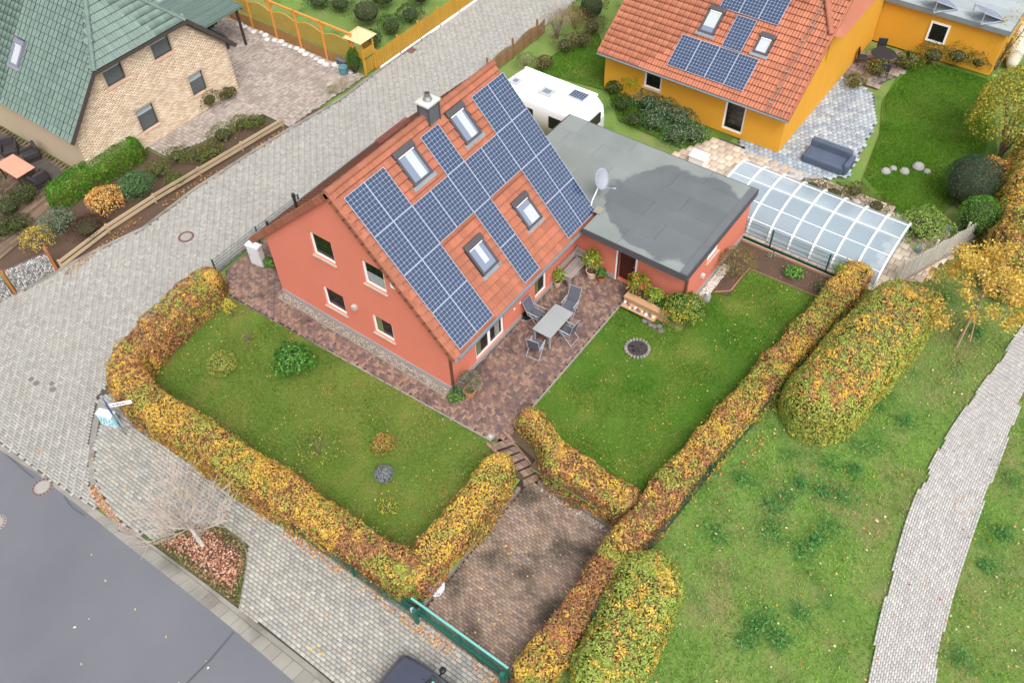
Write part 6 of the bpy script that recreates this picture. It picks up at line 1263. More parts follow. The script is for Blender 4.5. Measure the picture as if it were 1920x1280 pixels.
def bush(name, label, c, r, pal, w, n, leaf=.07, lump=.25, cat='shrub', group=None, e=1., stems=5, spread=.7, inner=.35, parent=None, z0=None, stemr=.018, squash=1., core=None, aspect=.62):
    """rounded shrub: lumpy shell and inner leaves round a fan of stems; c is the base point, r = (rx, ry, height)"""
    c = np.array(c, float); root = parent or thing(name, label, cat, tuple(c), group); n = int(n)
    D = rng.normal(0, 1, (n, 3)); D[:, 2] = np.where(D[:, 2] < -.25, -D[:, 2], D[:, 2]); D /= np.linalg.norm(D, axis=1)[:, None]
    mx = np.abs(D)**(1/max(e, .05)) if False else None
    if e < 1: q_ = np.abs(D)**e*np.sign(D); D2 = q_
    else: D2 = D
    ins = rng.random(n) < inner; rad = np.where(ins, rng.uniform(.45, 1, n)**.5, 1 - rng.random(n)**2*.12); lum = 1 + (vnoise(D + c[:3]*.37, 1.7, 21.)-.5)*2*lump + (vnoise(D, 4., 33.)-.5)*lump
    R3 = np.array([r[0], r[1], r[2]*.55]); ctr = c + np.array([0, 0, r[2]*.48]); pos = ctr + D2*R3*(rad*lum)[:, None]; pos[:, 2] = np.maximum(pos[:, 2], c[2] + .03)
    Wt = w(pos, D) if callable(w) else np.repeat(np.array([w], float), n, 0)
    link('foliage', leaf_mesh('foliage', pos - np.array(wloc(root)), D, leaf*rng.uniform(.65, 1.25, n), pick(pal, Wt), spread, aspect), m_leafcol, root, 'stuff')
    m_ = MB()
    for i in range(stems):
        a = 2*math.pi*i/max(1, stems) + random.uniform(-.4, .4); f = random.uniform(.4, .75); p1 = c + np.array([math.cos(a)*r[0]*f*.5, math.sin(a)*r[1]*f*.5, r[2]*.5]); p2 = c + np.array([math.cos(a)*r[0]*f, math.sin(a)*r[1]*f, r[2]*.85])
        m_.tube([tuple(c + np.array([math.cos(a)*.04, math.sin(a)*.04, -.05])), tuple(p1), tuple(p2)], [stemr, stemr*.7, stemr*.3], 5)
    if stems: m_.obj('stems', m_bark, root)
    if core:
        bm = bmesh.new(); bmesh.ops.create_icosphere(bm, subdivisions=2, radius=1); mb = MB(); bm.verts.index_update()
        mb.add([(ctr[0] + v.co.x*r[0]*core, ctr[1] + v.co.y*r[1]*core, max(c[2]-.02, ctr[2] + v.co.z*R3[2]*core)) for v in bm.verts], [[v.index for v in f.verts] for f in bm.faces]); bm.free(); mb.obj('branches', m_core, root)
    return root
W1 = lambda *w: list(w)

# ---- the garden's clipped autumn hedges
arcp = [(-1.95, 11.5), (-3.2, 11.5), (-4.8, 11.45), (-5.9, 11.35), (-6.7, 10.95), (-7.1, 10.2), (-7.15, 9), (-7.1, 4), (-7.0, 1.2), (-6.88, -.6), (-6.8, -3.3)]
hedge('hedge', 'long yellow and brown hedge curving from side street along the front fence', arcp, .74, lambda x, y: (.9 if x < -6.3 else .95 + (x+6.3)*.05) - (.25*min(1, max(0, (1.5-y)/3.)) if x < -6.3 else 0) + .06*math.sin(y*.9 + x), autumn(.85, .85, .8, .9), wfun=lambda x, y: 1. if y > 1 else .88)
hedge('hedge', 'golden hedge dividing the side lawn from the parking bay', [(-6.5, -3.7), (-4.5, -3.76), (-2.9, -3.78), (-2.05, -3.72)], .62, lambda x, y: .55 + (x+6.0)*.09 + .05*math.sin(x*2), autumn(1.0, .55, .8, 1.5), base=lambda x, y: -.9)
hedge('hedge', 'short yellow hedge between the steps and the right-hand lawn', [(.3, -3.4), (.1, -4.2), (-.2, -4.85)], .42, lambda x, y: .85 + .05*math.sin(y*3), autumn(1.2, .35, .8, .2))
hedge('hedge', 'brownish hedge at the head of the parking bay', [(-.4, -5.25), (-.38, -6.4), (-.4, -7.8)], .68, lambda x, y: .66 + .06*math.sin(y*2), autumn(.9, .8, .45, 1.3), base=lambda x, y: -.88)
def mh_y(x): return -8.72 - .098*(x+2) if x > -2 else -8.72 + .03*(x+2)
mhp = [(x, mh_y(x)) for x in np.linspace(14.0, -2.4, 14)]
hedge('hedge', 'long autumn-coloured hedge between garden lawn and meadow', mhp, .62, lambda x, y: (.92 if x > 0 else .92 + .12*x) + .06*math.sin(x*1.1), autumn(.95, .6, .8, .3))
hedge('hedge', 'brown-topped hedge between parking bay and rounded meadow bush', [(-2.6, -8.75), (-4.2, -8.72), (-5.6, -8.72)], .6, lambda x, y: .45 + .05*math.sin(x*2), autumn(.55, 1.2, .5, .4))
hedge('hedge', 'bright yellow-green hedge end at the sliding gate', [(-5.9, -8.7), (-7.0, -8.65)], .62, lambda x, y: .42, autumn(1.2, .2, 1.0, .1))
GB = [lin(222, 190, 84), lin(216, 166, 86), ORB, BRN, lin(128, 132, 92), lin(158, 172, 76), lin(178, 182, 88)]
def bigw(P, N):
    a = vnoise(P, .33, 17.); b = vnoise(P, .6, 67.); side_ = np.clip(1.15 - N[:, 2]*1.3, 0, 1); topb = (1-side_)
    return np.stack([.3 + .4*np.clip((b-.45)*4, 0, 1), .06 + .35*topb*np.clip((a-.4)*4, 0, 1), .05 + .4*topb*np.clip((a-.45)*4, 0, 1), .04 + .5*topb*np.clip((a-.5)*4, 0, 1), .3 + 1.2*topb*np.clip((.55-a)*4, 0, 1), .6 + 1.6*side_, .5 + .9*side_], 1)
hedge('clipped_bush', 'huge rounded clipped yellow-green and russet bush on the meadow', [(12.3, -12.45), (9.6, -12.1), (6.9, -11.75)], 1.42, lambda x, y: 2.15, bigw, 620, .08, GB, .1, .62, 'bush')
hedge('clipped_bush', 'rounded green and orange clipped bush by the parking bay hedge', [(-2.6, -10.1), (-5.6, -10.5)], 1.15, lambda x, y: .95, lambda P, N: autumn(.5, .12, 2.6)(P, N) + np.array([0, 0, 0, 0, .15, .5, .4]), 620, .08, [lin(222, 196, 90), GOLD, ORB, BRN, DGR, lin(148, 168, 76), lin(170, 182, 92)], .1, .62, 'bush')

# ---- shrubs on the side lawn
G_ = [lin(70, 122, 48), lin(96, 150, 62), lin(54, 98, 40), lin(120, 164, 78)]
def at_px(px_, py_): p = pixg(px_, py_); return (p[0], p[1], p[2])
bush('shrub', 'low clipped yellow-green dome shrub on the side lawn', at_px(420, 690), (.62, .62, .62), [lin(176, 184, 84), lin(146, 164, 72), lin(196, 184, 92), lin(120, 140, 62)], [1, 1, .6, .7], 2800, .05, .12, core=.75)
bush('shrub', 'large-leaved bright green bush on the side lawn near the walk', at_px(557, 690), (.8, .8, 1.05), G_, [1, .9, .5, .5], 1500, .12, .3, core=.5)
bush('shrub', 'small upright yellow shrub at the end of the side hedge', at_px(436, 592), (.26, .26, .95), [YEL, lin(196, 190, 60), OLV], [1, 1, .6], 350, .07, .3, inner=.6)
bush('shrub', 'small tawny yellow shrub on the side lawn above the blue-grey ball', at_px(720, 842), (.42, .42, .72), [lin(190, 160, 76), lin(160, 134, 66), ORB, lin(140, 130, 70)], [1, .8, .5, .5], 1100, .06, .25)
bush('shrub', 'small blue-grey ball shrub on the side lawn', at_px(722, 896), (.36, .36, .56), [lin(150, 155, 164), lin(128, 133, 142), lin(174, 177, 182)], [1, .8, .5], 2200, .035, .06, core=.85, spread=.4)
bush('shrub', 'sparse olive-yellow shrub low on the side lawn', at_px(600, 848), (.85, .75, .7), [OLV, lin(120, 136, 60), lin(150, 140, 66)], [1, 1, .7], 420, .07, .4, inner=.6, stems=7)
bush('shrub', 'tiny yellow sprig at the front corner of the side lawn', at_px(728, 955), (.4, .35, .4), [lin(196, 186, 70), OLV], [1, .7], 130, .07, .4, inner=.6)
bush('shrub', 'bare little twiggy sprig on the side lawn near the walk', at_px(466, 638), (.3, .3, .4), [BRN, OLV], [1, .7], 60, .05, .4, inner=.6, stems=8)
bush('shrub', 'green tuft by the white meter cabinet', at_px(508, 500), (.25, .3, .45), G_, [.8, 1, .4, .6], 350, .09, .3)

# ---- pots and planting on the terrace
m_terra = mat('terracotta_pot', lin(196, 126, 86), .85, .12, 3., 40.); m_cream = mat('cream_pot', lin(206, 176, 154), .85, .1, 3., 40.); m_orpot = mat('orange_pot', lin(206, 104, 50), .8, .1, 3., 40.)
def potted(label, x, y, r, hh, pm, pr, pal, w, n, leaf, trunk=0., kind='potted_plant', extra=None):
    t = thing(kind, label, 'potted plant', (x, y, 0))
    MB().lathe((x, y, 0), [(r*.68, 0), (r*.75, .02), (r*.95, hh*.85), (r*1.08, hh*.86), (r*1.08, hh), (r*.92, hh), (r*.9, hh*.8)], 20).obj('pot', pm, t); MB().lathe((x, y, hh*.8), [(r*.9, 0), (r*.88, .015)], 16).obj('soil', m_soil, t)
    if trunk: MB().tube([(x, y, hh*.8), (x+.03, y+.02, hh*.8+trunk*.6), (x, y, hh*.8+trunk+.1)], [.03, .025, .02], 6).obj('trunk', m_bark, t)
    bush('', '', (x, y, hh*.85+trunk), pr, pal, w, n, leaf, .3, parent=t, stems=4, stemr=.01, inner=.5)
    return t
LIM = [lin(150, 168, 50), lin(120, 146, 44), lin(172, 180, 70), lin(96, 124, 40)]
p = pix(1045, 533, .05); potted('yellow-green bushy plant in a cream pot before the patio door', p[0], p[1], .17, .28, m_cream, (.32, .32, .62), LIM, [1, .8, .6, .4], 420, .085)
p = pix(1109, 517, .05); potted('tall yellow-green plant in a large cream pot by the garage corner', p[0], p[1], .24, .38, m_cream, (.42, .42, .8), LIM, [1, .8, .7, .4], 560, .1, .25)
p = pix(1127, 524, .04); potted('small green plant in an orange pot beside the large cream pot', p[0], p[1], .15, .2, m_orpot, (.26, .26, .5), G_, [1, .4, 1, .2], 260, .085)
p = pix(881, 739, .05); potted('heather and grey-green plant in a terracotta pot at house corner', p[0], p[1], .22, .32, m_terra, (.52, .52, .85), [lin(110, 124, 92), lin(84, 104, 66), lin(142, 150, 122), lin(150, 110, 140), lin(96, 90, 60)], [1, .9, .7, .35, .4], 1100, .06)
bush('shrub', 'low green leafy clump at the corner of the house', at_px(857, 744), (.35, .3, .3), G_, [1, 1, .5, .5], 220, .1, .3)
p = pix(987, 594, .1); bk = thing('plant_pot', 'black empty plant pot by the wall sockets', 'pot', (p[0], p[1], 0)); MB().lathe((p[0], p[1], 0), [(.11, 0), (.16, .24), (.17, .26), (.14, .25), (.12, .08)], 18).obj('pot', mat('black_pot', lin(28, 28, 30), .6, .1), bk)
bush('shrub', 'red-flowered leafy plant in the planter by the garage door', (8.1, -3.35, .33), (.45, .5, 1.1), LIM + [lin(206, 36, 60)], [1, .8, .7, .5, .75], 680, .1, .35, inner=.5)
bush('shrub', 'light green plant in the middle of the wooden planter', (8.1, -4.1, .33), (.38, .42, .7), [lin(150, 178, 60), lin(120, 154, 50), lin(176, 196, 90)], [1, 1, .6], 420, .09, .3, inner=.5)
bush('shrub', 'dark green low plant at the planter end', (8.05, -4.65, .33), (.3, .3, .4), G_, [1, .4, 1, .2], 260, .08, .3, inner=.5)
bush('shrub', 'big rounded green shrub with yellow leaves beside the planter', (8.2, -5.4, 0), (.86, .86, 1.2), [lin(96, 134, 58), lin(70, 108, 46), lin(130, 156, 70), lin(214, 178, 60), lin(150, 160, 70)], lambda P, N: np.stack([np.ones(len(P)), .9*np.ones(len(P)), .8*np.ones(len(P)), .2 + 1.2*(vnoise(P, 1.6, 3.) > .62), .6*np.ones(len(P))], 1), 3400, .085, .2, core=.6)
# ---- bed by the pool fence
bush('shrub', 'straggly reddish-green rose bush in the bed by the garage wall', at_px(1372, 512), (.95, .85, 1.2), [lin(128, 126, 66), lin(150, 110, 70), lin(100, 114, 58), lin(170, 140, 90)], [1, .6, 1, .4], 1500, .065, .4, inner=.6, stems=12)
bush('shrub', 'bright green leafy perennial in the flower bed', at_px(1487, 516), (.4, .4, .35), [lin(110, 168, 70), lin(80, 140, 54)], [1, .8], 320, .1, .2)
bush('shrub', 'slender climbing plant against the pool fence', at_px(1564, 528), (.2, .25, 1.1), LIM, [1, 1, .8, .5], 240, .08, .4, inner=.6)
bush('shrub', 'low grey-green perennial near the hedge end of the bed', at_px(1535, 540), (.3, .3, .25), [lin(104, 130, 84), lin(86, 116, 66)], [1, 1], 140, .08, .3)
bush('shrub', 'tiny seedling between perennial and pool fence post', at_px(1446, 482), (.15, .2, .2), [lin(120, 140, 110), lin(170, 180, 160)], [1, .5], 70, .06, .3)

ORD = ['first', 'second', 'third', 'fourth', 'fifth', 'sixth', 'seventh', 'eighth', 'ninth']
def by_dist(lst, x, y): return sorted(lst, key=lambda t: math.hypot(t[0]-x, t[1]-y))
# ---- across the side street
hedge('conifer_hedge', 'vivid green clipped conifer hedge before the brick house', [tuple(pix(108, 362, .5)[:2]), tuple(pix(250, 282, .5)[:2])], .55, lambda x, y: h(x) + 1.15, lambda P, N: np.repeat([[1, 1, .6]], len(P), 0), 700, .07, [lin(84, 134, 34), lin(64, 112, 26), lin(108, 156, 48)], .1, .55)
bush('shrub', 'golden-orange shrub in front of the conifer hedge', at_px(205, 392), (.95, .85, 1.15), [lin(228, 178, 100), lin(206, 148, 76), lin(236, 196, 120), lin(180, 120, 70)], [1, .8, .8, .4], 2200, .075, .25, core=.6)
bush('shrub', 'dense mid-green shrub beside the plank fence', at_px(262, 366), (.9, .85, 1.2), [lin(84, 124, 74), lin(64, 104, 56), lin(110, 146, 96)], [1, .9, .6], 2600, .065, .2, core=.65)
bush('shrub', 'grey-green feathery shrub near the gabion wall', at_px(118, 432), (.95, .85, 1.05), [lin(116, 132, 104), lin(90, 108, 80), lin(146, 156, 130)], [1, .9, .6], 2200, .06, .3, core=.55)
bush('shrub', 'dark maroon low shrub along the plank fence', at_px(172, 436), (.95, .75, .8), [lin(86, 58, 46), lin(66, 46, 40), lin(110, 76, 56)], [1, 1, .5], 1700, .06, .3, core=.6)
bush('shrub', 'yellow-leaved shrub behind the gabion end', at_px(82, 462), (.85, .75, 1.0), [YEL, lin(196, 170, 60), OLV, lin(150, 120, 60)], [1, .8, .8, .4], 1100, .075, .35, inner=.5)
for i, (px_, py_, rr, hh) in enumerate(by_dist(((300, 330, .6, .7), (335, 300, .7, .6), (375, 300, .6, .5), (420, 262, .8, .7), (455, 240, .6, .6), (330, 345, .5, .5), (485, 236, .55, .5), (400, 290, .6, .5)), 262, 366)):
    bush('shrub', ORD[i] + ' low green shrub from the dense mid-green one along the plank fence', at_px(px_, py_), (rr, rr, hh), [[lin(104, 116, 50), lin(78, 96, 44), lin(130, 126, 70)], [lin(84, 110, 48), lin(120, 128, 60), lin(96, 82, 56)]][i % 2], [1, 1, .7], 620, .08, .3, group='low shrubs behind the plank fence', core=.5)
for i, (px_, py_, rr, hh) in enumerate(((395, 200, .7, .9), (430, 185, .5, .6))): bush('shrub', 'olive shrub at the corner of the brick house drive', at_px(px_, py_), (rr, rr, hh), [lin(98, 98, 48), lin(76, 84, 40), lin(120, 112, 62)], [1, 1, .6], 700, .08, .3, group='olive shrubs by the drive', core=.5)
for i, (px_, py_, rr, hh) in enumerate(by_dist(((20, 400, .9, 1.0), (55, 375, .7, .8), (10, 440, .7, .7), (40, 430, .6, .6), (-20, 360, .9, 1.2)), 60, 470)): bush('shrub', ORD[i] + ' dark green shrub from the gabion wall beside the brick house deck', at_px(px_, py_), (rr, rr, hh), [lin(72, 92, 44), lin(52, 66, 36), lin(108, 120, 62), lin(90, 70, 50)], [1, .9, .5, .4], 900, .08, .3, group='dark shrubs by the deck', core=.55)
bush('conifer', 'narrow green conifer standing at the yellow tower', at_px(667, 138), (.38, .38, 1.5), [lin(70, 112, 34), lin(54, 92, 28), lin(92, 132, 48)], [1, 1, .5], 2200, .06, .15, cat='conifer', core=.8, stems=1)
bush('dry_grass', 'beige dry ornamental grass clump at the driveway corner', at_px(645, 168), (.55, .5, .6), [lin(190, 172, 146), lin(160, 144, 118), lin(206, 190, 166)], [1, .8, .6], 700, .12, .3, cat='grass clump', inner=.6, aspect=.12)
bush('dry_grass', 'thin green grass tuft beside the dry ornamental grass', at_px(622, 176), (.4, .35, .45), [lin(136, 150, 90), lin(160, 160, 110)], [1, .8], 300, .12, .3, cat='grass clump', inner=.6, aspect=.12)
for i, (px_, py_, rr, hh) in enumerate(by_dist(((735, 62, .8, 1.0), (700, 88, .6, .9), (770, 40, .8, .9), (690, 45, 1.2, 1.6), (720, 12, 1.3, 1.6), (640, 20, .9, 1.0), (790, 8, .9, 1.2), (600, 12, .9, .8)), 680, 75)): bush('shrub', ORD[i] + ' dark green garden shrub from the timber tower behind the yellow fence', at_px(px_, py_), (rr, rr, hh), [lin(62, 92, 44), lin(84, 116, 58), lin(46, 70, 38), lin(110, 120, 74)], [1, .8, .7, .4], 900, .085, .3, group='shrubs behind the yellow fence', core=.6)
# ---- behind the house and round the ochre house
bush('dry_bush', 'bare greyish-brown twiggy bush behind the wavy fence', at_px(1045, 70), (1.3, .8, 1.7), [lin(168, 148, 132), lin(140, 120, 104), lin(186, 168, 150), lin(176, 130, 80)], [1, .8, .6, .2], 3200, .09, .35, cat='bush', inner=.8, stems=26, aspect=.14)
bush('dry_bush', 'russet twiggy bush at the far end of the wavy fence', at_px(1078, 52), (1.0, .8, 1.2), [lin(164, 126, 84), lin(140, 108, 76), lin(190, 150, 90)], [1, .8, .5], 1400, .09, .35, cat='bush', inner=.7, stems=14, aspect=.25)
bush('conifer', 'dark green spreading conifer beside the ochre house eave', at_px(1108, 40), (1.0, 1.0, 2.0), [lin(70, 96, 56), lin(52, 76, 44), lin(96, 116, 72)], [1, 1, .5], 2200, .07, .3, cat='conifer', core=.65)
bush('shrub', 'grey-green wispy plant beside the wavy fence', at_px(985, 122), (.6, .5, .6), [lin(120, 132, 84), lin(150, 148, 104)], [1, .7], 420, .08, .4, inner=.6)
bush('shrub', 'lime green round shrub below the ochre house eave', at_px(1200, 162), (1.15, 1.15, 1.5), [lin(132, 172, 32), lin(104, 150, 26), lin(160, 190, 60)], [1, .9, .5], 2600, .085, .25, core=.6)
for i, (px_, py_, rr, hh) in enumerate(by_dist(((1215, 205, .8, .9), (1245, 222, .9, 1.0), (1275, 235, .8, .9), (1300, 262, .8, .8), (1225, 240, .7, .8), (1265, 265, .8, .8), (1310, 215, .7, .9)), 1110, 200)): bush('shrub', ORD[i] + ' grey-green border shrub from the caravan below the ochre house', at_px(px_, py_), (rr, rr, hh), [lin(104, 132, 96), lin(72, 98, 66), lin(140, 162, 128), lin(60, 80, 40)], [1, .9, .5, .4], 950, .08, .3, group='grey-green border shrubs', core=.55)
for i, (px_, py_, rr, hh) in enumerate(((1165, 205, .6, .7), (1190, 232, .7, .6), (1150, 175, .5, .7))): bush('shrub', 'dark green shrub between caravan and garage roof', at_px(px_, py_), (rr, rr, hh), [lin(62, 92, 30), lin(46, 72, 26), lin(110, 110, 70)], [1, 1, .4], 700, .08, .3, group='dark shrubs by the caravan', core=.55)
for i, (px_, py_, rr, hh) in enumerate(by_dist(((1060, 95, .8, .8), (1090, 85, .7, .7), (1110, 62, .8, .9), (1020, 128, .6, .6)), 925, 110)): bush('shrub', ORD[i] + ' brownish-green shrub from the red house roof by the wavy fence', at_px(px_, py_), (rr, rr, hh), [lin(110, 104, 66), lin(84, 90, 46), lin(140, 116, 84), lin(86, 60, 50)], [1, 1, .6, .4], 700, .08, .35, group='brownish shrubs by the wavy fence', core=.5)
for i, (px_, py_, rr, hh) in enumerate(by_dist(((1480, 395, .5, .5), (1520, 360, .6, .6), (1560, 372, .7, .6), (1600, 365, .6, .5), (1640, 395, .6, .6), (1585, 395, .5, .5)), 1415, 355)): bush('shrub', ORD[i] + ' olive-brown low shrub from the garage corner along the pool deck', at_px(px_, py_), (rr, rr, hh), [lin(112, 104, 60), lin(86, 96, 46), lin(140, 118, 86)], [1, 1, .6], 520, .08, .3, group='low shrubs along the pool deck', core=.5)
for i, (px_, py_, rr, hh) in enumerate(by_dist(((1640, 140, .6, .8), (1600, 165, .5, .7), (1700, 128, .7, .8), (1745, 118, .9, 1.0), (1790, 122, .9, 1.2), (1830, 130, .8, 1.1), (1850, 110, .9, 1.3)), 1655, 108)): bush('shrub', ORD[i] + ' green and tan shrub from the round patio table near the outbuilding', at_px(px_, py_), (rr, rr, hh), [lin(112, 118, 52), lin(84, 92, 40), lin(160, 140, 70), lin(110, 86, 60)], [1, .9, .6, .4], 850, .085, .35, group='shrubs at the outbuilding foot', core=.5)
bush('conifer', 'dark blue-green rounded conifer at the lawn corner', at_px(1806, 378), (1.15, 1.2, 2.3), [lin(58, 84, 66), lin(44, 68, 54), lin(78, 102, 80)], [1, 1, .4], 5200, .06, .1, cat='conifer', core=.85, stems=2)
bush('shrub', 'light green feathery shrub at the end of the pool enclosure', at_px(1722, 442), (1.2, 1.2, 1.1), [lin(150, 172, 84), lin(120, 150, 62), lin(176, 190, 110), lin(96, 130, 56)], [1, .9, .6, .6], 2600, .09, .35, core=.55)
bush('conifer', 'bright green pointed conifer behind the white slat fence', at_px(1822, 438), (.9, .9, 1.9), [lin(90, 144, 44), lin(70, 120, 34), lin(114, 164, 60)], [1, 1, .5], 3400, .06, .15, cat='conifer', core=.8, stems=2)
hedge('hedge', 'tall yellow-orange hedge running up beside the meadow', [tuple(pix(1905, 505, 1.0)[:2]), tuple(pix(1915, 390, 1.0)[:2]), tuple(pix(1945, 300, 1.0)[:2])], 1.15, lambda x, y: 2.3, autumn(1.3, .3, .9, .1), 450, .095, [YEL, GOLD, ORB, BRN, DGR, GRN, OLV], .22, .7)
bush('shrub', 'russet and orange shrub between the conifer and the tall hedge', at_px(1862, 352), (.9, .9, 1.5), [ORB, lin(206, 150, 90), YEL, BRN], [1, 1, .8, .5], 1600, .08, .35, core=.5)
tr1 = bush('tree', 'tall yellow-green autumn tree at the meadow corner', at_px(1876, 290), (1.9, 2.0, 4.2), [lin(176, 166, 66), lin(140, 146, 58), lin(200, 176, 80), lin(104, 122, 48)], [1, 1, .7, .6], 9500, .11, .3, cat='tree', inner=.5, stems=8, stemr=.06)
bush('tree', 'thin yellow-leaved tree before the flat-roofed outbuilding', at_px(1868, 128), (1.0, 1.2, 2.8), [lin(200, 170, 76), lin(170, 150, 70), OLV], [1, .8, .7], 900, .09, .5, cat='tree', inner=.7, stems=9, stemr=.04)
tq = [pix(1920, 45, .7), pix(1897, 122, .3)]; rl = thing('covered_roll', 'long weathered white covered roll lying among yellow bushes', 'roll', tuple(tq[1])); a_, b_ = Vector(tq[0]), Vector(tq[1]); MB().tube([a_, a_ + (b_-a_)*.15, a_ + (b_-a_)*.8, b_], [.2, .42, .4, .25], 12).obj('cover', mat('stained_white', lin(196, 190, 174), .8, .15, 2., 12.), rl, smooth=True)

# ---- trees
def limb(m_, p, d, L, r, depth, tips, spread=.5, kids=(2, 4), up=.25, tipr=.004, shrink=.72, segs=3):
    pts = [Vector(p)]; rs = [r]; dd = Vector(d).normalized()
    for i in range(segs):
        dd = (dd + Vector((random.gauss(0, .12), random.gauss(0, .12), random.gauss(0, .08) + up*.12))).normalized(); pts.append(pts[-1] + dd*L/segs); rs.append(max(tipr, r*(1 - .55*(i+1)/segs)))
    m_.tube(pts, rs, 4 if r < .02 else 7)
    if depth <= 0: tips.append((pts[-1], dd)); return
    for k in range(random.randint(*kids)):
        t = random.uniform(.35, 1.) if k else 1.; i = min(segs-1, int(t*segs)); q_ = pts[i] + (pts[i+1]-pts[i])*(t*segs - i)
        a = Vector((random.gauss(0, 1), random.gauss(0, 1), random.gauss(0, .5))); nd = (dd + a*spread).normalized(); nd.z = nd.z*.8 + up; limb(m_, q_, nd, L*random.uniform(.6, .85)*shrink/.72, max(tipr, rs[i]*.62), depth-1, tips, spread, kids, up, tipr, shrink, segs)
bt = Vector(pix(381, 1022, -.86)); tree = thing('bare_tree', 'leafless pale-barked young street tree in the leaf-strewn pit', 'tree', tuple(bt)); m_pale = mat('pale_bark', lin(196, 190, 182), .85, .15, 4., 30.); m_twg = mat('grey_twig', lin(176, 162, 150), .9, .15)
MB().tube([bt - Vector((0, 0, .1)), bt + Vector((-.02, .03, .7)), bt + Vector((-.03, .05, 1.4))], [.085, .07, .06], 10).obj('trunk', m_pale, tree)
m_ = MB(); tips = []; top_ = bt + Vector((-.03, .05, 1.35)); st8 = random.getstate(); random.seed(3)
for k in range(13):
    a = k*2.4; f = (k+1)/13; limb(m_, top_ + Vector((0, 0, f*.5 - .25)), (math.cos(a)*(.75-.25*f), math.sin(a)*(.75-.25*f), .35 + .6*f), random.uniform(1.0, 1.35), .024, 2, tips, .42, (5, 6), .16, .0078, .66, 3)
limb(m_, top_, (0, 0, 1), 1.5, .038, 3, tips, .4, (3, 4), .2, .0085, .7, 3)
m_.obj('crown', m_twg, tree); random.setstate(st8)
yt = Vector(pix(1797, 634, .0)); tree = thing('young_tree', 'young yellow-leaved tree tied to wooden stakes on the meadow', 'tree', tuple(yt)); m_ = MB(); tips = []
MB().tube([yt - Vector((0, 0, .05)), yt + Vector((.02, 0, 1.1)), yt + Vector((.0, .03, 2.2)), yt + Vector((.03, .0, 3.4))], [.045, .04, .03, .015], 8).obj('trunk', m_bark, tree)
for k in range(15): a = k*2.4; z = 1.5 + k*.13; limb(m_, yt + Vector((0, 0, z)), (math.cos(a), math.sin(a), .45), 1.15*(1 - .3*k/15), .016, 1, tips, .45, (2, 4), .12, .005, .8)
m_.obj('limbs', m_bark, tree); tp_ = np.array([t[0][:] for t in tips]); n = 6200; P = tp_[rng.integers(0, len(tp_), n)] + rng.normal(0, .16, (n, 3)) - np.array([0, 0, .05]); link('crown', leaf_mesh('crown', P - np.array(yt), rng.normal(0, 1, (n, 3)) + [0, 0, .8], .1*rng.uniform(.7, 1.3, n), pick([YEL, lin(226, 188, 96), lin(190, 160, 70), OLV, ORB], np.repeat([[1, 1, .7, .35, .35]], n, 0)), .6), m_leafcol, tree, 'stuff')
for k, (dx, dy) in enumerate(((-.45, -.1), (.12, -.42), (.3, .35))):
    st_o = thing('tree_stake', ['wooden tree stake leaning from the left of the young tree', 'wooden tree stake nearest the footpath at the young tree', 'wooden tree stake behind the young tree trunk'][k], 'stake', (yt.x+dx, yt.y+dy, 0)); MB().cyl((yt.x+dx, yt.y+dy, -.05), (yt.x+dx*.35, yt.y+dy*.35, 1.5), .035, .03, 8).obj('pole', mat('stake_wood', lin(170, 150, 118), .9, .15, 2., 30.), st_o)

# ---- grass, weeds, fallen leaves
def grass(name, poly, n, hgt, cols, wf, zf=None, holes=(), label=None, wid=.014):
    P = np.array(poly); x0, y0 = P.min(0); x1, y1 = P.max(0); q_ = rng.uniform((x0, y0), (x1, y1), (int(n), 2)); m = inpoly(q_[:, 0], q_[:, 1], poly)
    for hp in holes: m &= ~inpoly(q_[:, 0], q_[:, 1], hp)
    q_ = q_[m]; n = len(q_); z = hv(q_[:, 0]) - .035; B = np.c_[q_, z]; a = rng.uniform(0, 2*np.pi, n); d = np.c_[np.cos(a), np.sin(a), np.zeros(n)]*wid*rng.uniform(.6, 1.4, (n, 1)); hg = hgt*rng.uniform(.5, 1.4, n)*(.6 + .8*vnoise(B, 1.2, 7.)); tip = B + np.c_[rng.normal(0, .5, (n, 2))*hg[:, None], hg]
    V = np.stack([B - d, B + d, tip], 1).reshape(-1, 3); c = pick(cols, wf(B)); o = link(name, fast_mesh(name, V, tris=np.arange(3*n).reshape(-1, 3), col=np.repeat(c, 3, 0)), m_blade, None, 'stuff'); return setp(o, label, 'grass')
sh = lambda v, lo, hi: np.clip((v-lo)/(hi-lo), 0, 1)
def lw(dry, s1=.45): return lambda B: np.stack([.9 + 0*B[:, 0], .3 + 1.0*sh(vnoise(B, .9, 3.), .45, .7), .2 + .8*sh(vnoise(B, 1.3, 43.), .5, .7), dry*sh(vnoise(B, s1, 61.), .48, .7)], 1)
grass('lawn_grass', lawnR, 130000, .045, [lin(74, 122, 28), lin(94, 140, 38), lin(60, 104, 24), lin(158, 154, 76)], lw(1.1), label='short green lawn grass of the terrace garden')
grass('lawn_grass', lawnL, 120000, .045, [lin(90, 122, 42), lin(116, 140, 54), lin(72, 106, 32), lin(160, 150, 82)], lw(1.6, .6), label='patchy olive lawn grass of the side garden')
mead = [(-7.4, -9.2), (-2, -9.25), (14.8, -10.9), (15.3, -12.1), (20.5, -14.2), (24, -14.5), (30, -12), (34, -20), (10, -24), (-4, -24), (-8, -18)]
grass('meadow_grass', mead, 330000, .06, [lin(104, 152, 58), lin(140, 180, 76), lin(76, 126, 46), lin(168, 154, 112)], lw(3.2, .5), holes=[path_in], label='rough green grass of the meadow beside the footpath', wid=.016)
nlawn = [tuple(pix(*p)[:2]) for p in [(1140, 70), (1130, 160), (1170, 230), (1250, 180), (1180, 130)]]
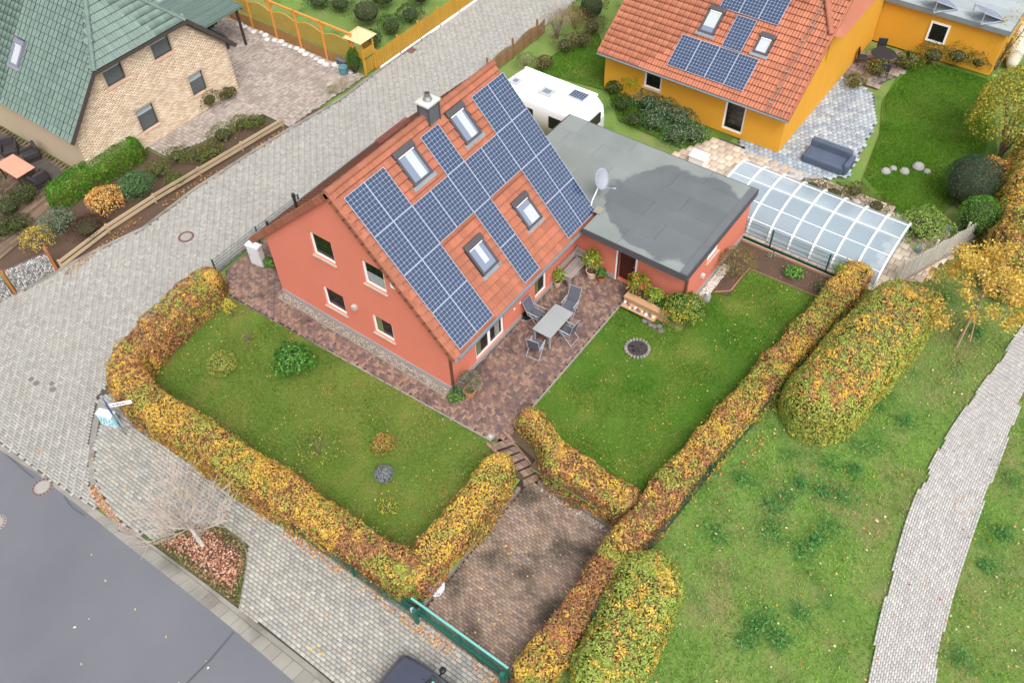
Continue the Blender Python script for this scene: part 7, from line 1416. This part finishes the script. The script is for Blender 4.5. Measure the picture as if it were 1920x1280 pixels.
grass('lawn_grass', [tuple(pix(*p)[:2]) for p in [(1000, 130), (1120, 40), (1130, 100), (1260, 170), (1330, 260), (1300, 280), (1160, 220), (1140, 170)]], 60000, .06, [lin(84, 128, 30), lin(104, 148, 36), lin(60, 100, 24), lin(130, 150, 60)], lw(.6), label='lush lawn grass between the caravan and the ochre house')
grass('lawn_grass', [tuple(pix(*p)[:2]) for p in [(1660, 180), (1720, 110), (1860, 150), (1850, 280), (1770, 390), (1680, 400), (1620, 330), (1650, 250)]], 90000, .06, [lin(84, 128, 30), lin(104, 148, 36), lin(60, 100, 24), lin(130, 150, 60)], lw(.6), label='lush lawn grass between pale yard and dark conifer')
# greener lawn ground under the neighbours' grass
for pts in ([(1000, 130), (1120, 40), (1130, 95), (1260, 170), (1400, 235), (1330, 300), (1160, 225), (1140, 170)], [(1655, 190), (1700, 115), (1860, 130), (1870, 280), (1770, 400), (1680, 410), (1600, 380), (1650, 250)]): sheet('lawn', [tuple(pix(*p)[:2]) for p in pts], -.04, m_lawnR)
# weeds: leafy clumps in the meadow
cl = [(1480, 930), (1500, 905), (1455, 950), (1530, 1010), (1510, 1030), (1555, 985), (1440, 990), (1580, 930), (1420, 1180), (1440, 1160), (1400, 1200), (1460, 1200), (1500, 1150), (1600, 880), (1540, 920), (1620, 840), (1690, 640), (1720, 600), (1770, 560), (1640, 760), (1700, 790), (1830, 620), (1870, 560), (1560, 870), (1880, 1000), (1850, 1060), (1900, 900), (1800, 1230), (1390, 900), (1340, 1000)]
Ps, Ss, Cs = [], [], []
for px_, py_ in cl:
    c = pixg(px_, py_); n = 170; r = random.uniform(.3, .6); P = c + np.c_[rng.normal(0, r*.5, (n, 2)), np.abs(rng.normal(0, .06, n))]; Ps.append(P); Cs.append(pick([lin(80, 134, 68), lin(66, 116, 58), lin(104, 152, 84)], np.repeat([[1, 1, .6]], n, 0)))
P = np.concatenate(Ps); setp(link('weeds', leaf_mesh('weeds', P, np.tile([0, 0, 1.], (len(P), 1)), .085*rng.uniform(.6, 1.3, len(P)), np.concatenate(Cs), .45), m_leafcol, None, 'stuff'), 'dark green leafy weed clumps scattered in the meadow grass', 'weeds')
def litter(poly, n, z, pal, label, size=.07, name='fallen_leaves', zf=None):
    P = np.array(poly); x0, y0 = P.min(0); x1, y1 = P.max(0); q_ = rng.uniform((x0, y0), (x1, y1), (int(n*3), 2)); q_ = q_[inpoly(q_[:, 0], q_[:, 1], poly)]; q_ = q_[rng.random(len(q_)) < sh(vnoise(np.c_[q_, np.zeros(len(q_))], 1.1, 5.), .25, .7) + .12][:int(n)]; n = len(q_)
    zz = hv(q_[:, 0]) if z is None else np.full(n, z); B = np.c_[q_, zz + rng.uniform(.012, .03, n)]
    return setp(link(name, leaf_mesh(name, B, np.tile([0, 0, 1.], (n, 1)), size*rng.uniform(.6, 1.3, n), pick(pal, np.repeat([[1.]*len(pal)], n, 0)), .28, .8), m_leafcol, None, 'stuff'), label, 'leaves')
LP = [lin(214, 164, 120), lin(196, 132, 90), lin(226, 190, 150), lin(170, 104, 76), lin(206, 150, 60)]
cen = np.mean(pit, 0); litter([tuple(cen + (np.array(p)-cen)*.92) for p in pit], 1500, -.81, [lin(206, 158, 132), lin(186, 128, 100), lin(222, 186, 162), lin(150, 96, 74)], 'pinkish-brown fallen leaves filling the tree pit', .085)
grass('pit_grass', pit, 22000, .09, [lin(104, 124, 60), lin(84, 106, 50), lin(130, 136, 80), lin(150, 130, 90)], lambda B: np.repeat([[1, 1, .5, .4]], len(B), 0), label='green ground cover in the street tree pit') if False else None
q2 = rng.uniform(np.min(pit, 0), np.max(pit, 0), (9000, 2)); q2 = q2[inpoly(q2[:, 0], q2[:, 1], pit)]; dd = np.min([np.abs(np.cross(np.array(pit[(i+1) % len(pit)]) - np.array(pit[i]), q2 - np.array(pit[i])))/np.linalg.norm(np.array(pit[(i+1) % len(pit)]) - np.array(pit[i])) for i in range(len(pit))], 0); q2 = q2[dd < .32*(.4 + rng.random(len(q2)))]; n = len(q2)
setp(link('ground_cover', leaf_mesh('ground_cover', np.c_[q2, np.full(n, -.81) + rng.random(n)*.14], np.tile([0, 0, 1.], (n, 1)), .055*rng.uniform(.6, 1.3, n), pick([lin(108, 124, 66), lin(86, 104, 52), lin(136, 140, 84), lin(150, 110, 80)], np.repeat([[1, 1, .5, .3]], n, 0)), .7), m_leafcol, None, 'stuff'), 'low green ground cover round the rim of the tree pit', 'ground cover')
litter([tuple(pix(*p, -.85)[:2]) for p in [(166, 915), (180, 905), (200, 945), (235, 985), (290, 1025), (262, 1010), (210, 975), (180, 945)]], 420, -.865, LP, 'fallen leaves gathered along the curved kerb', .07)
litter([(-7.85, 6), (-7.5, 6), (-7.5, -8), (-7.85, -8)], 900, -.855, LP, 'fallen leaves along the foot of the green fence', .07)
litter([(-11, 12), (-7.7, 9), (-7.7, -7.5), (-10.4, -7.5)], 26, -.852, [YEL, lin(226, 196, 110), LP[0]], 'few yellow leaves scattered on the front pavement', .12)
litter(mead, 900, None, LP + [lin(236, 214, 180)], 'brown and orange leaves scattered over the meadow', .085)
litter([(-4.5, -9.3), (14, -11.1), (14, -11.9), (-1.5, -10.3), (-2, -9.6)], 900, None, LP + [BRN, DBR], 'brown leaves gathered along the meadow side of the hedge', .08)
litter(lawnL, 420, None, LP + [YEL], 'few fallen leaves on the side lawn', .06); litter(lawnR, 380, None, LP + [YEL], 'few fallen leaves on the terrace lawn', .06)
litter(park_poly, 140, -.885, LP + [YEL, DBR], 'few fallen leaves in the parking bay', .07)
litter([(-4.5, 18.5), (8.2, 17.4), (8.2, 17.1), (-4.5, 18.1)], 700, None, [lin(206, 160, 80), lin(176, 124, 70), DBR], 'amber leaves along the low plank fence', .08)
litter([(-10, 19), (30, 17), (30, 12.5), (-10, 12.5)], 40, None, [lin(206, 160, 120), YEL], 'few leaves scattered on the paved side street', .08)
litter([(-15, 8), (-11.6, 8), (-11.6, -2), (-15, -2)], 14, -.965, [lin(226, 206, 110), lin(210, 206, 200)], 'single pale leaves on the asphalt road', .1)
litter([(12.4, -10.4), (13.8, -10.4), (13.8, -5.4), (10.4, -5.6), (10.4, -6.2), (12.3, -6.2)], 200, .0, [BRN, DBR, lin(170, 150, 120)], 'brown leaf litter on the flower bed', .06)
# asphalt repair seams
sa_ = [pix(438, 1184, -.955), pix(395, 1235, -.955), pix(340, 1290, -.955)]; m_ = MB()
for a, b in zip(sa_, sa_[1:]): m_.bar((a[0], a[1], -.9605), (b[0], b[1], -.9605), .07, .008)
sa_ = [pix(8, 848, -.955), pix(50, 885, -.955), pix(64, 896, -.955)]
for a, b in zip(sa_, sa_[1:]): m_.bar((a[0], a[1], -.9605), (b[0], b[1], -.9605), .06, .008)
sa_ = [pix(120, 930, -.955), pix(135, 950, -.955), pix(160, 967, -.955)]
for a, b in zip(sa_, sa_[1:]): m_.bar((a[0], a[1], -.9605), (b[0], b[1], -.9605), .06, .008)
m_.obj('tar_seam', mat('tar', lin(78, 80, 86), .7, .15), kind='structure')
